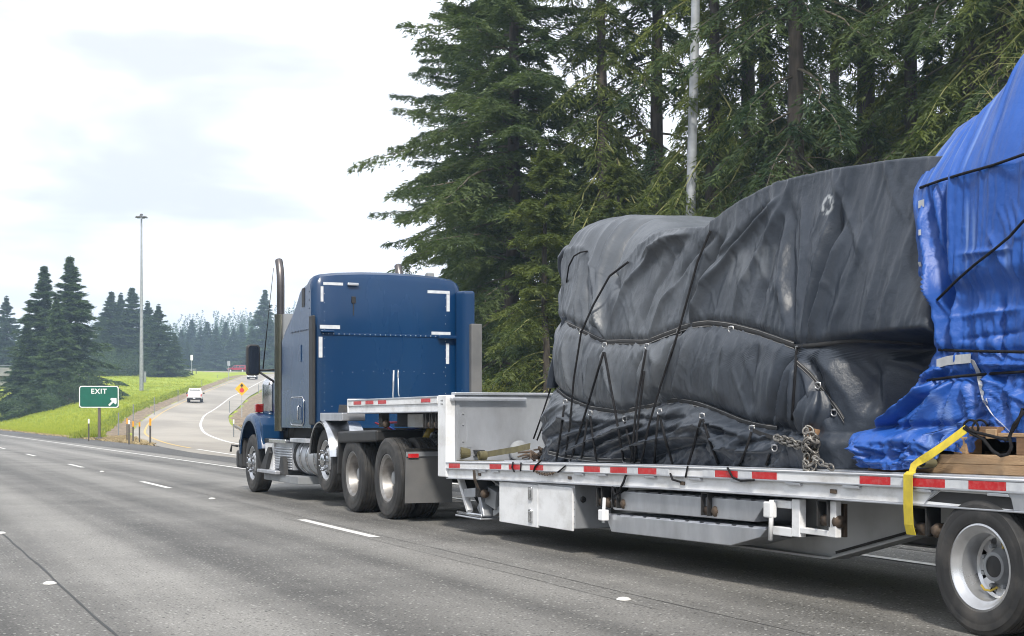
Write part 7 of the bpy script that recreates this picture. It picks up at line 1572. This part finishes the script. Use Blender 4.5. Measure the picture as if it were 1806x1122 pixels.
for i, (px, yt, Z_) in enumerate([(322, 578, 520), (338, 562, 560), (352, 574, 530), (366, 566, 545), (382, 572, 520), (398, 566, 550), (412, 576, 535), (426, 570, 560), (330, 600, 470)]):
    p = at_Z(px, yt, Z_); tree_px(P_FARA if i % 2 else P_FARB, 'hazy blue fir, ' + ['leftmost', 'second from left', 'third from left', 'fourth from left', 'middle', 'fourth from right', 'third from right', 'rightmost', 'lowest and nearest'][i] + ' of the row beyond the top of the ramp', px, Z_, i * 1.3, (p.z - gz(p.x, p.y)) / (20 if i % 2 else 22), group='firs beyond the ramp')
# far ridge: a wood that reads as one mass
def ridge():
    rng = np.random.default_rng(31); V = []; T = []
    n = 1100; X = rng.uniform(-330, 60, n); Z = rng.uniform(640, 930, n)
    for x, z in zip(X, Z):
        d, s = x * CT + z * ST, z * CT - x * ST; g = gz(d, s); h = rng.uniform(13, 24); r = h * rng.uniform(.18, .26); k = 130
        t = rng.uniform(0, 1, k) ** 1.3; a = rng.uniform(0, 6.283, k); rad = r * (1 - t) * rng.uniform(.3, 1, k)
        p = np.column_stack([d + np.cos(a) * rad, s + np.sin(a) * rad, g - 1 + t * h]); e = np.column_stack([np.cos(a), np.sin(a), rng.normal(-.2, .35, k)])
        V.append(needles(p, unit(e), rng.uniform(.9, 2.0, k) * (1.1 - .6 * t), rng.uniform(.5, 1.0, k), rng)); T.append(np.clip(rng.uniform(0, .6) + rng.normal(0, .1, k), 0, 1))
    o = link('ridge_wood', tri_mesh('ridge_wood', np.vstack(V), np.concatenate(T), M_SPR), None); o['kind'] = 'stuff'
ridge()
# the wood on the other side of the road, behind and left of the camera (seen only as a reflection in paint and glass)
def roadside_wood():
    rng = np.random.default_rng(77); V = []; T = []
    spots = [(rng.uniform(-70, -42), s + rng.uniform(-2, 2)) for s in np.arange(-95, 150, 2.6)] + [(x + rng.uniform(-2, 2), rng.uniform(-110, -85)) for x in np.arange(-45, 60, 3.5)] + [(rng.uniform(26, 45), s) for s in np.arange(-80, 6, 3)]
    for x, s in spots:
        g = gz(x, s); h = rng.uniform(15, 27); r = h * rng.uniform(.16, .22); k = 520; t = rng.uniform(0, 1, k) ** 1.2; a = rng.uniform(0, 6.283, k); rad = r * (1 - t) ** .8 * rng.uniform(.3, 1, k)
        p = np.column_stack([x + np.cos(a) * rad, s + np.sin(a) * rad, g + t * h]); e = np.column_stack([np.cos(a), np.sin(a), rng.normal(-.3, .35, k)])
        V.append(needles(p, unit(e), rng.uniform(.8, 1.9, k) * (1.1 - .6 * t), rng.uniform(.4, .9, k), rng)); T.append(np.clip(rng.uniform(0, .6) + rng.normal(0, .1, k), 0, 1))
    o = link('roadside_wood', tri_mesh('roadside_wood', np.vstack(V), np.concatenate(T), M_FIR), None); o['kind'] = 'stuff'
roadside_wood()
# ------------------------------------------------------------------ vehicles on the ramp
M_WHITEP = mat('white_car_paint', (0.78, 0.79, 0.80), (0.72, 0.73, 0.74), scale=1, rough=.25, coat=.5, rvar=.05)
M_REDP = mat('red_car_paint', (0.30, 0.012, 0.03), (0.26, 0.012, 0.028), scale=1, rough=.3, coat=.5, rvar=.05)
M_SILVERP = mat('silver_car_paint', (0.40, 0.42, 0.45), (0.36, 0.38, 0.41), scale=1, rough=.3, coat=.5, rvar=.05)
def pickup(paint, label, loc, rz, canopy=False, van=False):
    t = thing('pickup_truck' if not van else 'van', label, 'pickup truck' if not van else 'van', (0, 0, 0))
    def q(name, mb, m, parent=None, **k):
        o = obj(name, mb, m, None, **k); o.parent = parent or t; return o
    L_, W2 = 5.5, .96       # rear at y=-2.7, front at +2.8, wheels at -1.6 and +1.85
    low = [(-2.7, .55), (-2.7, 1.05), (-2.62, 1.12), (.9 if not van else .9, 1.14), (1.7, 1.14), (2.6, 1.02), (2.78, .85), (2.78, .45), (2.35, .42)]
    low += [(1.85 + .45 * math.cos(a), .42 + .43 * math.sin(a)) for a in np.linspace(.2, math.pi - .2, 9)] + [(-1.6 + .45 * math.cos(a), .42 + .43 * math.sin(a)) for a in np.linspace(.2, math.pi - .2, 9)] + [(-2.2, .42)]
    q('body', MB().prism_x(low, -W2, W2), paint, bevel=.05, seg=3)
    y0 = -2.6 if (canopy or van) else -.55
    cab = [(y0, 1.12), (y0 + .22, 1.84), (y0 + .4, 1.9), (.55, 1.9), (.75, 1.84), (1.55, 1.12)]
    c = MB(); n = len(cab); A = [(-W2 + .02 + .17 * max(0, (z - 1.12) / .78), y, z) for y, z in cab]; B = [(-x, y, z) for x, y, z in A]
    c.add(A + B, [tuple(range(n)), tuple(range(2 * n - 1, n - 1, -1))] + [(i, i + n, (i + 1) % n + n, (i + 1) % n) for i in range(n)]); cb = q('cab', c, paint, bevel=.03, seg=2)
    q('rear_window', MB().hexa([(-.72, y0 + .062, 1.30), (.72, y0 + .062, 1.30), (.72, y0 + .09, 1.30), (-.72, y0 + .09, 1.30)], [(-.66, y0 + .185, 1.74), (.66, y0 + .185, 1.74), (.66, y0 + .21, 1.74), (-.66, y0 + .21, 1.74)]), M_GLASS)
    q('windscreen', MB().hexa([(-.76, .82, 1.80), (.76, .82, 1.80), (.76, .78, 1.80), (-.76, .78, 1.80)], [(-.84, 1.46, 1.20), (.84, 1.46, 1.20), (.84, 1.42, 1.2), (-.84, 1.42, 1.2)]), M_GLASS)
    for s in (-1, 1):
        f = lambda z: s * (W2 - .02 - .17 * (z - 1.12) / .78 + .004)
        for (a, b) in (((-.25, .42), (.5, 1.2)) if not (canopy or van) else ((-2.2, -.9), (-.75, .05), (.12, 1.2))):
            q('side_window', MB().add([(f(1.2), a, 1.2), (f(1.2), b, 1.2), (f(1.76), min(b, .72), 1.76), (f(1.76), a + .06, 1.76)], [(0, 1, 2, 3)]), M_GLASS)
        q('tail_light', MB().box(s * W2 - (.14 if s > 0 else .006), s * W2 + (.006 if s > 0 else .14), -2.715, -2.6, .75, 1.08), M_LENS, bevel=.01)
        q('headlight', MB().box(s * .9 - .16, s * .9 + .04 * s + .02, 2.66, 2.79, .72, .9), M_TAPEW, bevel=.02)
        m = q('mirror', MB().box(s * 1.0 - .0 if s > 0 else -1.22, 1.22 if s > 0 else -1.0, 1.0, 1.1, 1.15, 1.36), M_BLACK, bevel=.03)
    q('rear_bumper', MB().box(-.93, .93, -2.82, -2.69, .42, .62), M_BLACK if not van else paint, bevel=.03)
    q('front_bumper', MB().box(-.95, .95, 2.77, 2.86, .38, .62), M_BLACK, bevel=.03)
    q('tailgate', MB().box(-.78, .78, -2.712, -2.702, .64, 1.07), paint, bevel=.008); q('number_plate', MB().box(-.16, .16, -2.828, -2.8205, .46, .59), M_TAPEW)
    w = None
    for x in (-.84, .84):
        for y in (-1.6, 1.85):
            if w is None:
                w = bpy.data.objects.new('wheel', None); COL.objects.link(w); w.parent = t
                a = obj('tyre', MB().lathe_x(tyre_prof(.39, .24, .25), n=28), M_TYRE, None); a.parent = w
                a = obj('rim', MB().lathe_x([(-.11, .24), (-.12, .22), (-.09, .2), (-.06, .06), (-.08, .05), (-.085, 0)], n=20), M_RIMB, None); a.parent = w
                c = w
            else: c = copy_tree(w, t)
            c.location = (x, y, .39); c.rotation_euler = (0, 0, 0 if x < 0 else math.pi)
    t.location = loc; t.rotation_euler = (0, 0, rz); return t
def ramp_dir(s): return math.atan2((yd(s + 4) - yd(s - 4)) / 2 + (wdd(s + 4) - wdd(s - 4)) / 2, 8)
def on_ramp(px, Z):
    p = at_Z(px, HY, Z); s = p.y; return p.x, s
x, s = on_ramp(344, 196); pickup(M_WHITEP, 'white pickup driving up the exit ramp, seen from behind', (x, s, float(base_h(x, s)) + .01), -ramp_dir(s) * .9)
x, s = on_ramp(445, 306); pickup(M_SILVERP, 'white van at the top of the ramp, half hidden by the truck mirror', (x, s, float(base_h(x, s)) + .01), -ramp_dir(s), van=True)
p = at_Z(419, 650, 420); g = gz(p.x, p.y); zr_ = max(g, p.z - 1.0) 
pk = pickup(M_REDP, 'dark red pickup with a canopy crossing at the top of the slope, side on', (p.x, p.y, zr_), math.radians(90) - TH, canopy=True)
mb = MB(); rdir = Vector((CT, -ST, 0)); rn = Vector((ST, CT, 0)); c0 = Vector((p.x, p.y, zr_ - .01))
P = []
for k in np.linspace(-160, 260, 43):
    q0 = c0 + rdir * float(k); gzz = max(gz(q0.x, q0.y) + .05, zr_ - .012 - abs(k) * .012); P.append([tuple(q0 - rn * 4 + Vector((0, 0, gzz - q0.z - 1.5))), tuple(q0 - rn * 3.5 + Vector((0, 0, gzz - q0.z))), tuple(q0 + rn * 6 + Vector((0, 0, gzz - q0.z))), tuple(q0 + rn * 8 + Vector((0, 0, gzz - q0.z - 2)))])
mb.grid(np.array(P), False); struct('cross_road', mb, M_RAMP)

# ------------------------------------------------------------------ thin summer haze: one closed box of even air
hz = MB(); hz.box(-700, 1250, -120, 1350, -1.4, 78)
hm = bpy.data.materials.new('thin_haze'); hm.use_nodes = True; t = hm.node_tree; t.nodes.clear()
o = t.nodes.new('ShaderNodeOutputMaterial'); v = t.nodes.new('ShaderNodeVolumePrincipled'); v.inputs['Color'].default_value = (.58, .77, 1.0, 1); v.inputs['Density'].default_value = HAZE; v.inputs['Anisotropy'].default_value = 0.2
t.links.new(v.outputs[0], o.inputs['Volume'])
if HAZE > 0:
    ho = obj('haze', hz, hm, None, kind='stuff'); ho.display_type = 'WIRE'
